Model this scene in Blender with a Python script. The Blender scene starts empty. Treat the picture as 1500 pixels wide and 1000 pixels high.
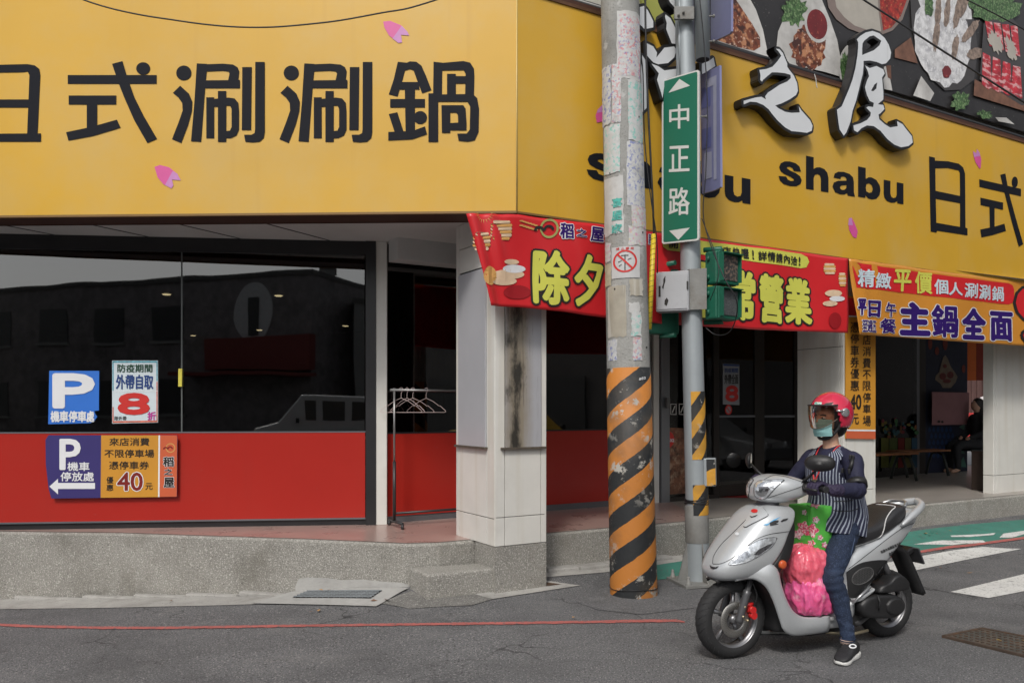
import bpy, bmesh, math, random
from math import sin, cos, pi, radians, sqrt, atan2
from mathutils import Vector, Matrix, Euler, noise as mnoise
from mathutils.geometry import tessellate_polygon
random.seed(7)
S = bpy.context.scene
C = S.collection
# ---------------------------------------------------------------- camera, sky, sun, exposure
F, HX, HY, CZ = 1200.0, 750.0, 597.0, 1.53        # focal length / horizon in photo pixels, eye height
cam_d = bpy.data.cameras.new('camera'); cam = bpy.data.objects.new('camera', cam_d); C.objects.link(cam)
cam.location = (0, 0, CZ); cam.rotation_euler = (pi/2, 0, 0)
cam_d.sensor_width = 36; cam_d.lens = 36*F/1500; cam_d.shift_y = (HY-500)/1500
cam_d.clip_start = .05; cam_d.clip_end = 400
S.camera = cam
SUN_EL, SUN_AZ = radians(46), radians(-165)       # azimuth measured from +Y towards +X
w = bpy.data.worlds.new('World'); S.world = w; w.use_nodes = True
nt = w.node_tree; nt.nodes.clear()
sky = nt.nodes.new('ShaderNodeTexSky'); sky.sky_type = 'NISHITA'; sky.sun_disc = False
sky.sun_elevation = SUN_EL; sky.sun_rotation = SUN_AZ; sky.air_density = 1.0; sky.dust_density = 3.0
hs = nt.nodes.new('ShaderNodeHueSaturation'); hs.inputs['Saturation'].default_value = .25
bg = nt.nodes.new('ShaderNodeBackground'); bg.inputs['Strength'].default_value = .108
wo = nt.nodes.new('ShaderNodeOutputWorld')
nt.links.new(sky.outputs[0], hs.inputs['Color']); nt.links.new(hs.outputs[0], bg.inputs[0]); nt.links.new(bg.outputs[0], wo.inputs[0])
sd = bpy.data.lights.new('sun', 'SUN'); sd.energy = 1.5; sd.angle = radians(10); sd.color = (1, .95, .88)
so = bpy.data.objects.new('sun', sd); C.objects.link(so)
sdir = Vector((sin(SUN_AZ)*cos(SUN_EL), cos(SUN_AZ)*cos(SUN_EL), sin(SUN_EL)))
so.rotation_euler = sdir.to_track_quat('Z', 'Y').to_euler(); so.location = (0, 0, 20)
S.view_settings.view_transform = 'Standard'; S.view_settings.look = 'None'
S.view_settings.gamma = 1; S.view_settings.use_curve_mapping = False
S.view_settings.exposure = 0.36
S.render.engine = 'CYCLES'
S.cycles.max_bounces = 8; S.cycles.transparent_max_bounces = 12

# ---------------------------------------------------------------- projection helpers (photo pixel -> point on a real surface)
def P(px, py, Y): return Vector(((px-HX)*Y/F, Y, CZ+(HY-py)*Y/F))
def ray(px, py): return Vector(((px-HX)/F, 1.0, (HY-py)/F))
CAMP = Vector((0, 0, CZ))
def onplane(px, py, p0, n):
    d = ray(px, py); t = (Vector(p0)-CAMP).dot(n)/d.dot(n); return CAMP+d*t
def smooth(a, b, x):
    t = max(0, min(1, (x-a)/(b-a))); return t*t*(3-2*t)
def g(X, Y):                                       # the road rises gently to the right and up to the kerb
    sl = .03 if X < 1.9 else .02
    z = sl*(X-1.9)
    z = max(z, -.30)
    r = max(0, Y-6.2); r = min(r, 6.0)
    return z + .035*(r-.25*(1-math.exp(-r/.25)))*smooth(-1, 1.5, X) + (0 if X < 9 else -.02*(X-9))
def onground(px, py, dz=0):
    Y = 6.0
    for _ in range(60):
        X = (px-HX)*Y/F; Y = .5*Y+.5*(CZ-g(X, Y)-dz)*F/(py-HY); Y = min(Y, 60)
    X = (px-HX)*Y/F
    return Vector((X, Y, g(X, Y)+dz))
def onz(px, py, z):
    Y = (z-CZ)*F/(HY-py); return Vector(((px-HX)*Y/F, Y, z))

# ---------------------------------------------------------------- object helpers
def link(o, parent=None):
    C.objects.link(o)
    if parent is not None: o.parent = parent
    return o
def wmat(o):
    m = o.matrix_basis.copy()
    return wmat(o.parent) @ m if o.parent else m
def tag(o, label=None, cat=None, group=None, kind=None):
    if label: o['label'] = label
    if cat: o['category'] = cat
    if group: o['group'] = group
    if kind: o['kind'] = kind
    return o
def thing(name, label, cat, loc=(0, 0, 0), rz=0, group=None, rot=None):
    o = bpy.data.objects.new(name, None); C.objects.link(o); o.empty_display_size = .1
    o.location = loc; o.rotation_euler = rot if rot else (0, 0, rz)
    return tag(o, label, cat, group)
def copy_tree(o, parent=None):
    c = o.copy(); C.objects.link(c); c.parent = parent
    for ch in [x for x in bpy.data.objects if x.parent == o]: copy_tree(ch, c)
    return c
class MB:
    """collects geometry, then links it as ONE mesh object"""
    def __init__(s): s.v = []; s.f = []; s.m = []; s.uv = {}; s.sm = []
    def add(s, vs, fs, mi=0, smooth=False, uvs=None):
        b = len(s.v); s.v += [Vector(v) for v in vs]
        for i, f in enumerate(fs):
            s.f.append([b+k for k in f]); s.m.append(mi); s.sm.append(smooth)
            if uvs: s.uv[len(s.f)-1] = [uvs[k] for k in f]
        return s
    def box(s, c, d, rz=0, mi=0, M=None, bev=0):
        c = Vector(c); hx, hy, hz = d[0]/2, d[1]/2, d[2]/2
        R = M if M is not None else Matrix.Rotation(rz, 3, 'Z')
        if bev <= 0:
            vs = [c+R@Vector((x*hx, y*hy, z*hz)) for z in (-1, 1) for y in (-1, 1) for x in (-1, 1)]
            return s.add(vs, [(0,2,3,1),(4,5,7,6),(0,1,5,4),(2,6,7,3),(0,4,6,2),(1,3,7,5)], mi)
        b = min(bev, hx*.9, hy*.9, hz*.9); vs = []; 
        bm = bmesh.new(); bmesh.ops.create_cube(bm, size=1)
        for v in bm.verts: v.co = Vector((v.co.x*2*hx, v.co.y*2*hy, v.co.z*2*hz))
        bmesh.ops.bevel(bm, geom=bm.edges[:], offset=b, segments=2, affect='EDGES', profile=.5)
        bm.verts.index_update()
        s.add([c+R@v.co for v in bm.verts], [[v.index for v in f.verts] for f in bm.faces], mi); bm.free(); return s
    def quad(s, a, b, c, d, mi=0): return s.add([a, b, c, d], [(0, 1, 2, 3)], mi)
    def slab(s, a, b, z0, z1, t, mi=0, side=1, bev=0):
        """upright slab between plan points a,b from z0 to z1, thickness t towards the left of a->b times side"""
        a = Vector((a[0], a[1], 0)); b = Vector((b[0], b[1], 0)); d = (b-a); L = d.length; d.normalize()
        n = Vector((-d.y, d.x, 0))*side
        c = (a+b)/2+n*t/2; c.z = (z0+z1)/2
        return s.box(c, (L, t, z1-z0), atan2(d.y, d.x), mi, bev=bev)
    def tube(s, pts, r, n=10, mi=0, cap=True, smooth=True, radii=None, closed=False):
        pts = [Vector(p) for p in pts]; N = len(pts)
        if radii is None: radii = [r]*N
        T = []
        for i in range(N):
            if closed: t = pts[(i+1) % N]-pts[i-1]
            else: t = pts[min(i+1, N-1)]-pts[max(i-1, 0)]
            T.append(t.normalized() if t.length > 1e-9 else Vector((0, 0, 1)))
        ref = Vector((0, 0, 1)) if abs(T[0].z) < .9 else Vector((1, 0, 0))
        x = T[0].cross(ref).normalized(); vs = []; fs = []; uvs = []
        acc = 0
        for i in range(N):
            x = (x-T[i]*x.dot(T[i])); x = x.normalized() if x.length > 1e-6 else T[i].orthogonal().normalized(); y = T[i].cross(x)
            if i: acc += (pts[i]-pts[i-1]).length
            for k in range(n):
                a = 2*pi*k/n; vs.append(pts[i]+(x*cos(a)+y*sin(a))*radii[i]); uvs.append((k/n, acc))
        M = N if closed else N-1
        for i in range(M):
            for k in range(n):
                j = (i+1) % N
                fs.append((i*n+k, i*n+(k+1) % n, j*n+(k+1) % n, j*n+k))
        s.add(vs, fs, mi, smooth, uvs)
        if cap and not closed:
            b = len(s.v)-len(vs)
            s.f.append([b+k for k in range(n)][::-1]); s.m.append(mi); s.sm.append(False)
            s.f.append([b+(N-1)*n+k for k in range(n)]); s.m.append(mi); s.sm.append(False)
        return s
    def loft(s, rings, mi=0, cap=True, smooth=True, closed=False, uoff=0):
        n = len(rings[0]); N = len(rings); vs = [v for r in rings for v in r]; fs = []
        uvs = [(k/n, i/max(1, N-1)) for i in range(N) for k in range(n)]
        M = N if closed else N-1
        for i in range(M):
            for k in range(n):
                j = (i+1) % N; fs.append((i*n+k, i*n+(k+1) % n, j*n+(k+1) % n, j*n+k))
        b = len(s.v); b0 = len(s.f); s.v += [Vector(v) for v in vs]
        for q, f in enumerate(fs):
            s.f.append([b+k for k in f]); s.m.append(mi); s.sm.append(smooth)
            i, k = divmod(q, n); u = [(k/n, i/max(1, N-1)), ((k+1)/n, i/max(1, N-1)), ((k+1)/n, (i+1)/max(1, N-1)), (k/n, (i+1)/max(1, N-1))]
            s.uv[len(s.f)-1] = u
        if cap and not closed:
            s.f.append([b+k for k in range(n)][::-1]); s.m.append(mi); s.sm.append(smooth)
            s.f.append([b+(N-1)*n+k for k in range(n)]); s.m.append(mi); s.sm.append(smooth)
        return s
    def lathe(s, prof, c=(0, 0, 0), M=None, n=32, mi=0, smooth=True, cap=False, arc=None):
        """prof: list of (r, h) turned about local Z"""
        c = Vector(c); M = M if M is not None else Matrix.Identity(3); vs = []; fs = []
        full = arc is None; a0, a1 = arc if arc else (0, 2*pi); m = n if full else n+1
        for (r, h) in prof:
            for k in range(m):
                a = a0+(a1-a0)*k/n; vs.append(c+M@Vector((r*cos(a), r*sin(a), h)))
        for i in range(len(prof)-1):
            for k in range(n):
                k2 = (k+1) % m if full else k+1
                fs.append((i*m+k, i*m+k2, (i+1)*m+k2, (i+1)*m+k))
        s.add(vs, fs, mi, smooth)
        if cap:
            b = len(s.v)-len(vs)
            for i, rev in ((0, True), (len(prof)-1, False)):
                f = [b+i*m+k for k in range(m)]; s.f.append(f[::-1] if rev else f); s.m.append(mi); s.sm.append(False)
        return s
    def poly(s, pts, mi=0, holes=(), to3=None, thick=0, nrm=None, side_mi=None):
        """flat polygon (list of 2D points) mapped by to3(x,y)->Vector, optional thickness along nrm"""
        loops = [[Vector((x, y, 0)) for x, y in pts]]+[[Vector((x, y, 0)) for x, y in h] for h in holes]
        tris = tessellate_polygon(loops)
        flat = [p for l in loops for p in l]
        to3 = to3 or (lambda x, y: Vector((x, y, 0)))
        A = [to3(p.x, p.y) for p in flat]
        s.add(A, tris, mi)
        if thick:
            nn = Vector(nrm)*thick
            s.add([a-nn for a in A], [t[::-1] for t in tris], mi if side_mi is None else side_mi)
            k = 0
            for l in loops:
                n = len(l); vs = [A[k+i] for i in range(n)]+[A[k+i]-nn for i in range(n)]
                s.add(vs, [(i, (i+1) % n, n+(i+1) % n, n+i) for i in range(n)], mi if side_mi is None else side_mi); k += n
        return s
    def build(s, name, mats, parent=None, world=True, fix=False, sub=0, bevel=0, weld=False, solid=0):
        me = bpy.data.meshes.new(name)
        vs = s.v
        if world and parent is not None:
            inv = wmat(parent).inverted(); vs = [inv@v for v in vs]
        me.from_pydata([tuple(v) for v in vs], [], s.f)
        if not isinstance(mats, (list, tuple)): mats = [mats]
        for m in mats: me.materials.append(m)
        me.polygons.foreach_set('material_index', s.m); me.polygons.foreach_set('use_smooth', s.sm)
        if s.uv:
            ul = me.uv_layers.new(name='UVMap')
            for fi, us in s.uv.items():
                p = me.polygons[fi]
                for li, u in zip(p.loop_indices, us): ul.data[li].uv = u
        if fix or weld:
            bm = bmesh.new(); bm.from_mesh(me)
            if weld: bmesh.ops.remove_doubles(bm, verts=bm.verts, dist=1e-5)
            bmesh.ops.recalc_face_normals(bm, faces=bm.faces); bm.to_mesh(me); bm.free()
        me.update()
        o = bpy.data.objects.new(name, me); link(o, parent)
        if solid: m = o.modifiers.new('s', 'SOLIDIFY'); m.thickness = solid; m.offset = -1
        if sub: m = o.modifiers.new('sub', 'SUBSURF'); m.levels = m.render_levels = sub
        if bevel:
            m = o.modifiers.new('b', 'BEVEL'); m.width = bevel; m.segments = 2; m.limit_method = 'ANGLE'; m.angle_limit = radians(40)
            m.harden_normals = False
        return o
def structure(o, label=None): o['kind'] = 'structure'; return o

# ---------------------------------------------------------------- text as flat mesh
_tc = {}
def text2d(body, off=0.0, shear=0, ext=0, space=1, cuts=0):
    """tessellated glyph outlines of the built-in font, normalised so that the ink box of the un-offset text is 0..1"""
    key = (body, off, shear, space)
    if key in _tc: return _tc[key]
    def mk(o_):
        cu = bpy.data.curves.new('t', 'FONT'); cu.body = body; cu.size = 1; cu.offset = o_; cu.shear = shear; cu.space_character = space
        cu.resolution_u = 3; cu.fill_mode = 'FRONT'
        ob = bpy.data.objects.new('t', cu); C.objects.link(ob)
        dg = bpy.context.evaluated_depsgraph_get(); dg.update()
        me = bpy.data.meshes.new_from_object(ob.evaluated_get(dg))
        vs = [(v.co.x, v.co.y) for v in me.vertices]; fs = [tuple(p.vertices) for p in me.polygons]
        bpy.data.objects.remove(ob); bpy.data.curves.remove(cu); bpy.data.meshes.remove(me)
        return vs, fs
    v0, f0 = mk(0)
    xs = [v[0] for v in v0]; ys = [v[1] for v in v0]
    x0, x1, y0, y1 = min(xs), max(xs), min(ys), max(ys)
    vs, fs = (v0, f0) if off == 0 else mk(off)
    out = ([((x-x0)/(x1-x0), (y-y0)/(y1-y0)) for x, y in vs], fs, (x1-x0)/(y1-y0))
    _tc[key] = out; return out
def cutmesh(vs, fs, nx, ny):
    """slice a flat mesh into cells so that it can follow a curved surface"""
    bm = bmesh.new(); bv = [bm.verts.new((x, y, 0)) for x, y in vs]
    for f in fs:
        try: bm.faces.new([bv[i] for i in f])
        except ValueError: pass
    for ax, n in ((0, nx), (1, ny)):
        for i in range(1, n):
            co = [0, 0, 0]; no = [0, 0, 0]; co[ax] = i/n; no[ax] = 1
            bmesh.ops.bisect_plane(bm, geom=bm.verts[:]+bm.edges[:]+bm.faces[:], dist=1e-6, plane_co=co, plane_no=no)
    bmesh.ops.triangulate(bm, faces=[f for f in bm.faces if len(f.verts) > 4])
    bm.verts.index_update()
    r = ([(v.co.x, v.co.y) for v in bm.verts], [[v.index for v in f.verts] for f in bm.faces]); bm.free(); return r
def bil(q, u, v):
    """q = TL,TR,BR,BL"""
    return (q[3]*(1-u)+q[2]*u)*(1-v)+(q[0]*(1-u)+q[1]*u)*v
def put_text(mb, body, q, lift=.002, off=0, mi=0, nrm=None, nx=0, ny=0, fmap=None, shear=0, space=1, k=8, grow=True):
    """write body so that its ink fills the quad q (TL,TR,BR,BL); off = stroke thickening as a share of the text height,
    made of shifted copies a hair apart. fmap(x, y, lift) for curved surfaces (then q is 2D)"""
    vs, fs, asp = text2d(body, 0, shear, 0, space)
    if nx or ny: vs, fs = cutmesh(vs, fs, max(nx, 1), max(ny, 1))
    q = [Vector(c) for c in q]
    W = ((q[1]-q[0]).length+(q[2]-q[3]).length)/2; H = ((q[3]-q[0]).length+(q[2]-q[1]).length)/2
    if not fmap and nrm is None: nrm = (q[1]-q[0]).cross(q[0]-q[3]).normalized()
    sh = [(0, 0)]
    if off: sh = [(cos(2*pi*i/k)*off*H/W, sin(2*pi*i/k)*off) for i in range(k)]
    for i, (dx, dy) in enumerate(sh):
        l2 = lift+.00012*i
        if fmap: mb.add([fmap(*bil(q, x+dx, y+dy), l2) for x, y in vs], fs, mi)
        else: mb.add([bil(q, x+dx, y+dy)+nrm*l2 for x, y in vs], fs, mi)

# ---------------------------------------------------------------- materials
_mats = {}
def pm(name, col, rough=.5, var=.08, scale=6, bump=0, bscale=60, metal=0, spec=.5, coat=0, speck=None, dirt=None, streak=None, wave=None, emit=None, trans=0, rvar=0, sheen=0):
    """procedural Principled material: noise in the base colour, optional fine relief, specks, dirt patches, vertical streaks"""
    if name in _mats: return _mats[name]
    m = bpy.data.materials.new(name); m.use_nodes = True; t = m.node_tree; b = t.nodes['Principled BSDF']; L = t.links.new
    def N(k, **kw):
        n = t.nodes.new(k)
        for a, v in kw.items(): setattr(n, a, v)
        return n
    tc = N('ShaderNodeTexCoord'); co = tc.outputs['Object']
    col = tuple(col)+(1,) if len(col) == 3 else col
    n1 = N('ShaderNodeTexNoise'); n1.inputs['Scale'].default_value = scale; n1.inputs['Detail'].default_value = 6; n1.inputs['Roughness'].default_value = .6; L(co, n1.inputs['Vector'])
    mr = N('ShaderNodeMapRange'); mr.inputs['From Min'].default_value = .3; mr.inputs['From Max'].default_value = .7
    mr.inputs['To Min'].default_value = 1-var; mr.inputs['To Max'].default_value = 1+var; L(n1.outputs[0], mr.inputs['Value'])
    sc = N('ShaderNodeVectorMath', operation='SCALE'); sc.inputs[0].default_value = col[:3]; L(mr.outputs[0], sc.inputs['Scale'])
    out = sc.outputs[0]
    def mixc(fac, c2, a):
        x = N('ShaderNodeMix', data_type='RGBA'); L(fac, x.inputs['Factor']); L(a, x.inputs['A']); x.inputs['B'].default_value = tuple(c2)+(1,); return x.outputs['Result']
    def ramp(src, lo, hi, k=1):
        r = N('ShaderNodeMapRange'); r.inputs['From Min'].default_value = lo; r.inputs['From Max'].default_value = hi; r.inputs['To Max'].default_value = k; L(src, r.inputs['Value']); return r.outputs[0]
    if speck:                                   # list of (colour, scale, lo, hi, amount)
        for (c2, s2, lo, hi, k) in speck:
            v = N('ShaderNodeTexNoise'); v.inputs['Scale'].default_value = s2; v.inputs['Detail'].default_value = 2; L(co, v.inputs['Vector'])
            out = mixc(ramp(v.outputs[0], lo, hi, k), c2, out)
    if dirt:
        for (c2, s2, lo, hi, k) in dirt:
            v = N('ShaderNodeTexNoise'); v.inputs['Scale'].default_value = s2; v.inputs['Detail'].default_value = 8; v.inputs['Roughness'].default_value = .65; L(co, v.inputs['Vector'])
            out = mixc(ramp(v.outputs[0], lo, hi, k), c2, out)
    if streak:
        for (c2, sx, sz, lo, hi, k) in streak:
            mp = N('ShaderNodeMapping'); mp.inputs['Scale'].default_value = (sx, sx, sz); L(co, mp.inputs['Vector'])
            v = N('ShaderNodeTexNoise'); v.inputs['Scale'].default_value = 1; v.inputs['Detail'].default_value = 6; L(mp.outputs[0], v.inputs['Vector'])
            out = mixc(ramp(v.outputs[0], lo, hi, k), c2, out)
    L(out, b.inputs['Base Color'])
    b.inputs['Roughness'].default_value = rough; b.inputs['Metallic'].default_value = metal
    b.inputs['Specular IOR Level'].default_value = spec; b.inputs['Coat Weight'].default_value = coat; b.inputs['Coat Roughness'].default_value = .06
    if rvar:
        L(ramp_ := (lambda: (lambda r: (setattr(r.inputs['To Min'], 'default_value', max(0, rough-rvar)), setattr(r.inputs['To Max'], 'default_value', rough+rvar), L(n1.outputs[0], r.inputs['Value']), r.outputs[0])[-1])(N('ShaderNodeMapRange')))(), b.inputs['Roughness'])
    if bump:
        v = N('ShaderNodeTexNoise'); v.inputs['Scale'].default_value = bscale; v.inputs['Detail'].default_value = 4; L(co, v.inputs['Vector'])
        bp = N('ShaderNodeBump'); bp.inputs['Strength'].default_value = bump; bp.inputs['Distance'].default_value = .01; L(v.outputs[0], bp.inputs['Height']); L(bp.outputs[0], b.inputs['Normal'])
    if emit: b.inputs['Emission Color'].default_value = tuple(emit[0])+(1,); b.inputs['Emission Strength'].default_value = emit[1]
    if trans: b.inputs['Transmission Weight'].default_value = trans
    _mats[name] = m; return m
def glassmat(name, tint=(.5, .55, .55), refl=1.0, ior=1.5):
    """window glass: tinted see-through sheet with Fresnel reflection"""
    if name in _mats: return _mats[name]
    m = bpy.data.materials.new(name); m.use_nodes = True; t = m.node_tree; t.nodes.clear(); L = t.links.new
    o = t.nodes.new('ShaderNodeOutputMaterial'); mx = t.nodes.new('ShaderNodeMixShader'); tr = t.nodes.new('ShaderNodeBsdfTransparent'); gl = t.nodes.new('ShaderNodeBsdfGlossy')
    fr = t.nodes.new('ShaderNodeFresnel'); fr.inputs['IOR'].default_value = ior
    nz = t.nodes.new('ShaderNodeTexNoise'); nz.inputs['Scale'].default_value = .8; bp = t.nodes.new('ShaderNodeBump'); bp.inputs['Strength'].default_value = .05; bp.inputs['Distance'].default_value = .05
    tcn = t.nodes.new('ShaderNodeTexCoord'); L(tcn.outputs['Object'], nz.inputs['Vector']); L(nz.outputs[0], bp.inputs['Height']); L(bp.outputs[0], gl.inputs['Normal'])
    tr.inputs[0].default_value = tuple(tint)+(1,); gl.inputs['Roughness'].default_value = .015; gl.inputs[0].default_value = (refl, refl, refl, 1)
    L(fr.outputs[0], mx.inputs[0]); L(tr.outputs[0], mx.inputs[1]); L(gl.outputs[0], mx.inputs[2]); L(mx.outputs[0], o.inputs[0])
    _mats[name] = m; return m
def srgb(r, g_, b): return tuple((c/255/12.92 if c/255 <= .04045 else ((c/255+.055)/1.055)**2.4) for c in (r, g_, b))
# ================================================================ main lines of the corner
AF = radians(30.5); U = Vector((cos(AF), sin(AF), 0)); V = Vector((-sin(AF), cos(AF), 0)); NR = -V     # right facade
ZP = .40                                                                                                   # walkway floor level
A0 = Vector((-.14, 6.65, 0))                       # front corner of the pillar row
SP = Vector((-.04, 6.48, 0))                       # a point on the right sign face
K = Vector((.038, 6.526, 0))                       # sign corner
SL = Vector((-4.18, 6.686, 0)); UL = (K-SL).normalized(); NL = Vector((UL.y, -UL.x, 0))               # left sign face
G0 = Vector((-4.72, 7.55, 0)); G1 = Vector((-1.42, 7.9, 0)); UG = (G1-G0).normalized(); NG = Vector((UG.y, -UG.x, 0))  # left window wall
B0 = Vector((-1.23, 8.0, 0))                       # right shop wall starts here, runs along U
ZS0, ZS1, ZC = 3.085, 4.86, 3.13
def online(px, p0, d):                             # plan point on line p0+t*d seen at column px
    k = (px-HX)/F; t = (k*p0.y-p0.x)/(d.x-k*d.y); return p0+d*t
def tl(px, p0, d):
    k = (px-HX)/F; return (k*p0.y-p0.x)/(d.x-k*d.y)
def zat(px, py, p0, d): return CZ+(HY-py)*online(px, p0, d).y/F
def pmap(p0, n, wave=None):
    n = Vector(n)
    def f(x, y, lift=0):
        p = onplane(x, y, p0, n)
        return p+n*(lift+(wave(x, y) if wave else 0))
    return f

# ---- materials of the place
M_asph = pm('asphalt', (.135, .135, .139), .85, .12, 1.3, 1.0, 75, spec=.3, speck=[((.42, .41, .40), 95, .60, .66, .8), ((.02, .02, .02), 70, .57, .66, .75), ((.34, .33, .32), 48, .66, .70, .6)], dirt=[((.070, .070, .073), .8, .48, .66, .6), ((.21, .205, .20), 2.2, .55, .75, .5), ((.045, .045, .047), 5, .64, .72, .6)], streak=[((.08, .08, .082), .45, 1, .5, .7, .5)])
def cracks(m, sc_, w_, k):
    t = m.node_tree; L = t.links.new; b = t.nodes['Principled BSDF']; src = b.inputs['Base Color'].links[0].from_socket
    tc = t.nodes.new('ShaderNodeTexCoord'); nz = t.nodes.new('ShaderNodeTexNoise'); nz.inputs['Scale'].default_value = 3; nz.inputs['Detail'].default_value = 6; L(tc.outputs['Object'], nz.inputs['Vector'])
    ad = t.nodes.new('ShaderNodeVectorMath'); ad.operation = 'MULTIPLY_ADD'; ad.inputs[1].default_value = (.6, .6, .6); L(nz.outputs['Color'], ad.inputs[0]); L(tc.outputs['Object'], ad.inputs[2])
    vo = t.nodes.new('ShaderNodeTexVoronoi'); vo.feature = 'DISTANCE_TO_EDGE'; vo.inputs['Scale'].default_value = sc_; L(ad.outputs[0], vo.inputs['Vector'])
    mr = t.nodes.new('ShaderNodeMapRange'); mr.inputs['From Max'].default_value = w_; mr.inputs['To Min'].default_value = k; mr.inputs['To Max'].default_value = 0; L(vo.outputs['Distance'], mr.inputs['Value'])
    n2 = t.nodes.new('ShaderNodeTexNoise'); n2.inputs['Scale'].default_value = .9; L(tc.outputs['Object'], n2.inputs['Vector']); m2 = t.nodes.new('ShaderNodeMapRange'); m2.inputs['From Min'].default_value = .45; m2.inputs['From Max'].default_value = .6; L(n2.outputs[0], m2.inputs['Value'])
    mu = t.nodes.new('ShaderNodeMath'); mu.operation = 'MULTIPLY'; L(mr.outputs[0], mu.inputs[0]); L(m2.outputs[0], mu.inputs[1])
    mx = t.nodes.new('ShaderNodeMix'); mx.data_type = 'RGBA'; L(mu.outputs[0], mx.inputs['Factor']); L(src, mx.inputs['A']); mx.inputs['B'].default_value = (.02, .02, .02, 1); L(mx.outputs['Result'], b.inputs['Base Color'])
cracks(M_asph, .9, .014, .85)
M_terr = pm('pebble_wash_concrete', (.27, .26, .235), .85, .12, 2, .9, 95, spec=.3, speck=[((.58, .56, .52), 105, .54, .64, .7), ((.05, .05, .048), 88, .60, .70, .65)], dirt=[((.12, .11, .09), 2.2, .5, .75, .6), ((.02, .015, .012), 9, .72, .75, .9)], streak=[((.12, .10, .07), 5, .8, .6, .8, .5)])
M_conc = pm('concrete', (.36, .35, .33), .85, .15, 3, .6, 70, speck=[((.12, .12, .11), 60, .6, .72, .5)], dirt=[((.18, .17, .15), 5, .5, .75, .6)])
M_mort = pm('mortar', (.36, .355, .34), .9, .12, 5, .5, 60, dirt=[((.25, .24, .22), 9, .55, .75, .5)])
M_tileP = pm('pink_floor_tile', (.36, .25, .22), .30, .10, 3, 0, dirt=[((.25, .20, .18), 2.5, .5, .8, .5)], rvar=.12)
M_tileG = pm('grey_floor_tile', (.33, .30, .27), .32, .10, 3, 0, dirt=[((.20, .18, .16), 2.5, .5, .8, .5)], rvar=.12)
M_white = pm('white_tile', (.66, .65, .61), .30, .06, 2.5, .05, 30, dirt=[((.42, .40, .36), 3, .58, .85, .35)], streak=[((.50, .45, .35), 9, .4, .52, .75, .45)])
M_joint = pm('dark_joint', (.03, .03, .03), .8)
M_frost = pm('frosted_panel', (.40, .405, .43), .28, .05, 2, streak=[((.30, .30, .33), 12, .6, .6, .9, .3)])
M_stain = pm('stained_panel', (.40, .41, .46), .45, .05, 2, dirt=[((.03, .028, .025), 3.5, .56, .70, .9)], streak=[((.20, .16, .11), 14, .5, .46, .62, .9), ((.05, .045, .04), 26, .8, .55, .70, .9)])
def stain(m):
    t = m.node_tree; L = t.links.new; b = t.nodes['Principled BSDF']; src = b.inputs['Base Color'].links[0].from_socket
    tc = t.nodes.new('ShaderNodeTexCoord'); dp_ = t.nodes.new('ShaderNodeVectorMath'); dp_.operation = 'DOT_PRODUCT'; dp_.inputs[1].default_value = (cos(radians(30.5)), sin(radians(30.5)), 0); L(tc.outputs['Object'], dp_.inputs[0])
    u0 = (-.14*cos(radians(30.5))+(6.65-9)*sin(radians(30.5)))
    def N(k, **kw):
        n = t.nodes.new(k)
        for a, v in kw.items(): setattr(n, a, v)
        return n
    def M(op, a, b_=None, c_=None):
        n = N('ShaderNodeMath', operation=op)
        for i, v in enumerate((a, b_, c_)):
            if v is None: continue
            if isinstance(v, (int, float)): n.inputs[i].default_value = v
            else: L(v, n.inputs[i])
        return n.outputs[0]
    def noise(sx, sz, det=8):
        mp = N('ShaderNodeMapping'); mp.inputs['Scale'].default_value = (sx, sx, sz); L(tc.outputs['Object'], mp.inputs['Vector']); n = N('ShaderNodeTexNoise'); n.inputs['Scale'].default_value = 1; n.inputs['Detail'].default_value = det; n.inputs['Roughness'].default_value = .68; L(mp.outputs[0], n.inputs['Vector']); return n.outputs[0]
    def over(mask, colr, src):
        x = N('ShaderNodeMix', data_type='RGBA'); L(mask, x.inputs['Factor']); L(src, x.inputs['A']); x.inputs['B'].default_value = colr+(1,); return x.outputs['Result']
    w1 = noise(3, 3)
    off = M('ABSOLUTE', M('SUBTRACT', M('SUBTRACT', dp_.outputs['Value'], u0+.20), M('MULTIPLY', M('SUBTRACT', w1, .5), .10)))
    fall = M('MAXIMUM', M('SUBTRACT', 1.0, M('DIVIDE', off, .17)), 0.0)
    tan = M('MINIMUM', M('MULTIPLY', M('MULTIPLY', fall, noise(10, .8)), 2.6), .9)
    dark = M('MINIMUM', M('MULTIPLY', M('MAXIMUM', M('SUBTRACT', M('ADD', M('MULTIPLY', fall, .35), noise(7, 3.2)), .68), 0.0), 5.0), .93)
    thin = M('MINIMUM', M('MULTIPLY', M('MAXIMUM', M('SUBTRACT', M('ADD', noise(60, 1.3), M('MULTIPLY', fall, .12)), .63), 0.0), 8.0), .8)
    o_ = over(tan, (.24, .20, .14), src); o_ = over(thin, (.05, .045, .04), o_); o_ = over(dark, (.02, .019, .017), o_); L(o_, b.inputs['Base Color'])
M_stain = pm('stained_panel2', (.38, .385, .41), .45, .05, 2); stain(M_stain)
M_red = pm('red_panel', (.40, .022, .015), .24, .05, 1.5, .04, 2, spec=.5, streak=[((.34, .022, .016), 8, .8, .6, .85, .4)], dirt=[((.30, .08, .07), 9, .68, .76, .5), ((.33, .03, .02), 1.5, .45, .75, .5), ((.55, .12, .10), 40, .74, .78, .5)])
M_black = pm('black_metal', (.018, .018, .02), .35, .15, 4)
M_ceil = pm('white_ceiling', (.55, .55, .54), .7, .06, 2, dirt=[((.3, .29, .27), 1.2, .6, .85, .4)])
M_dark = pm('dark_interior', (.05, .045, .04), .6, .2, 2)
M_dfl = pm('dark_interior_floor', (.10, .09, .085), .35, .2, 2)
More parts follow.
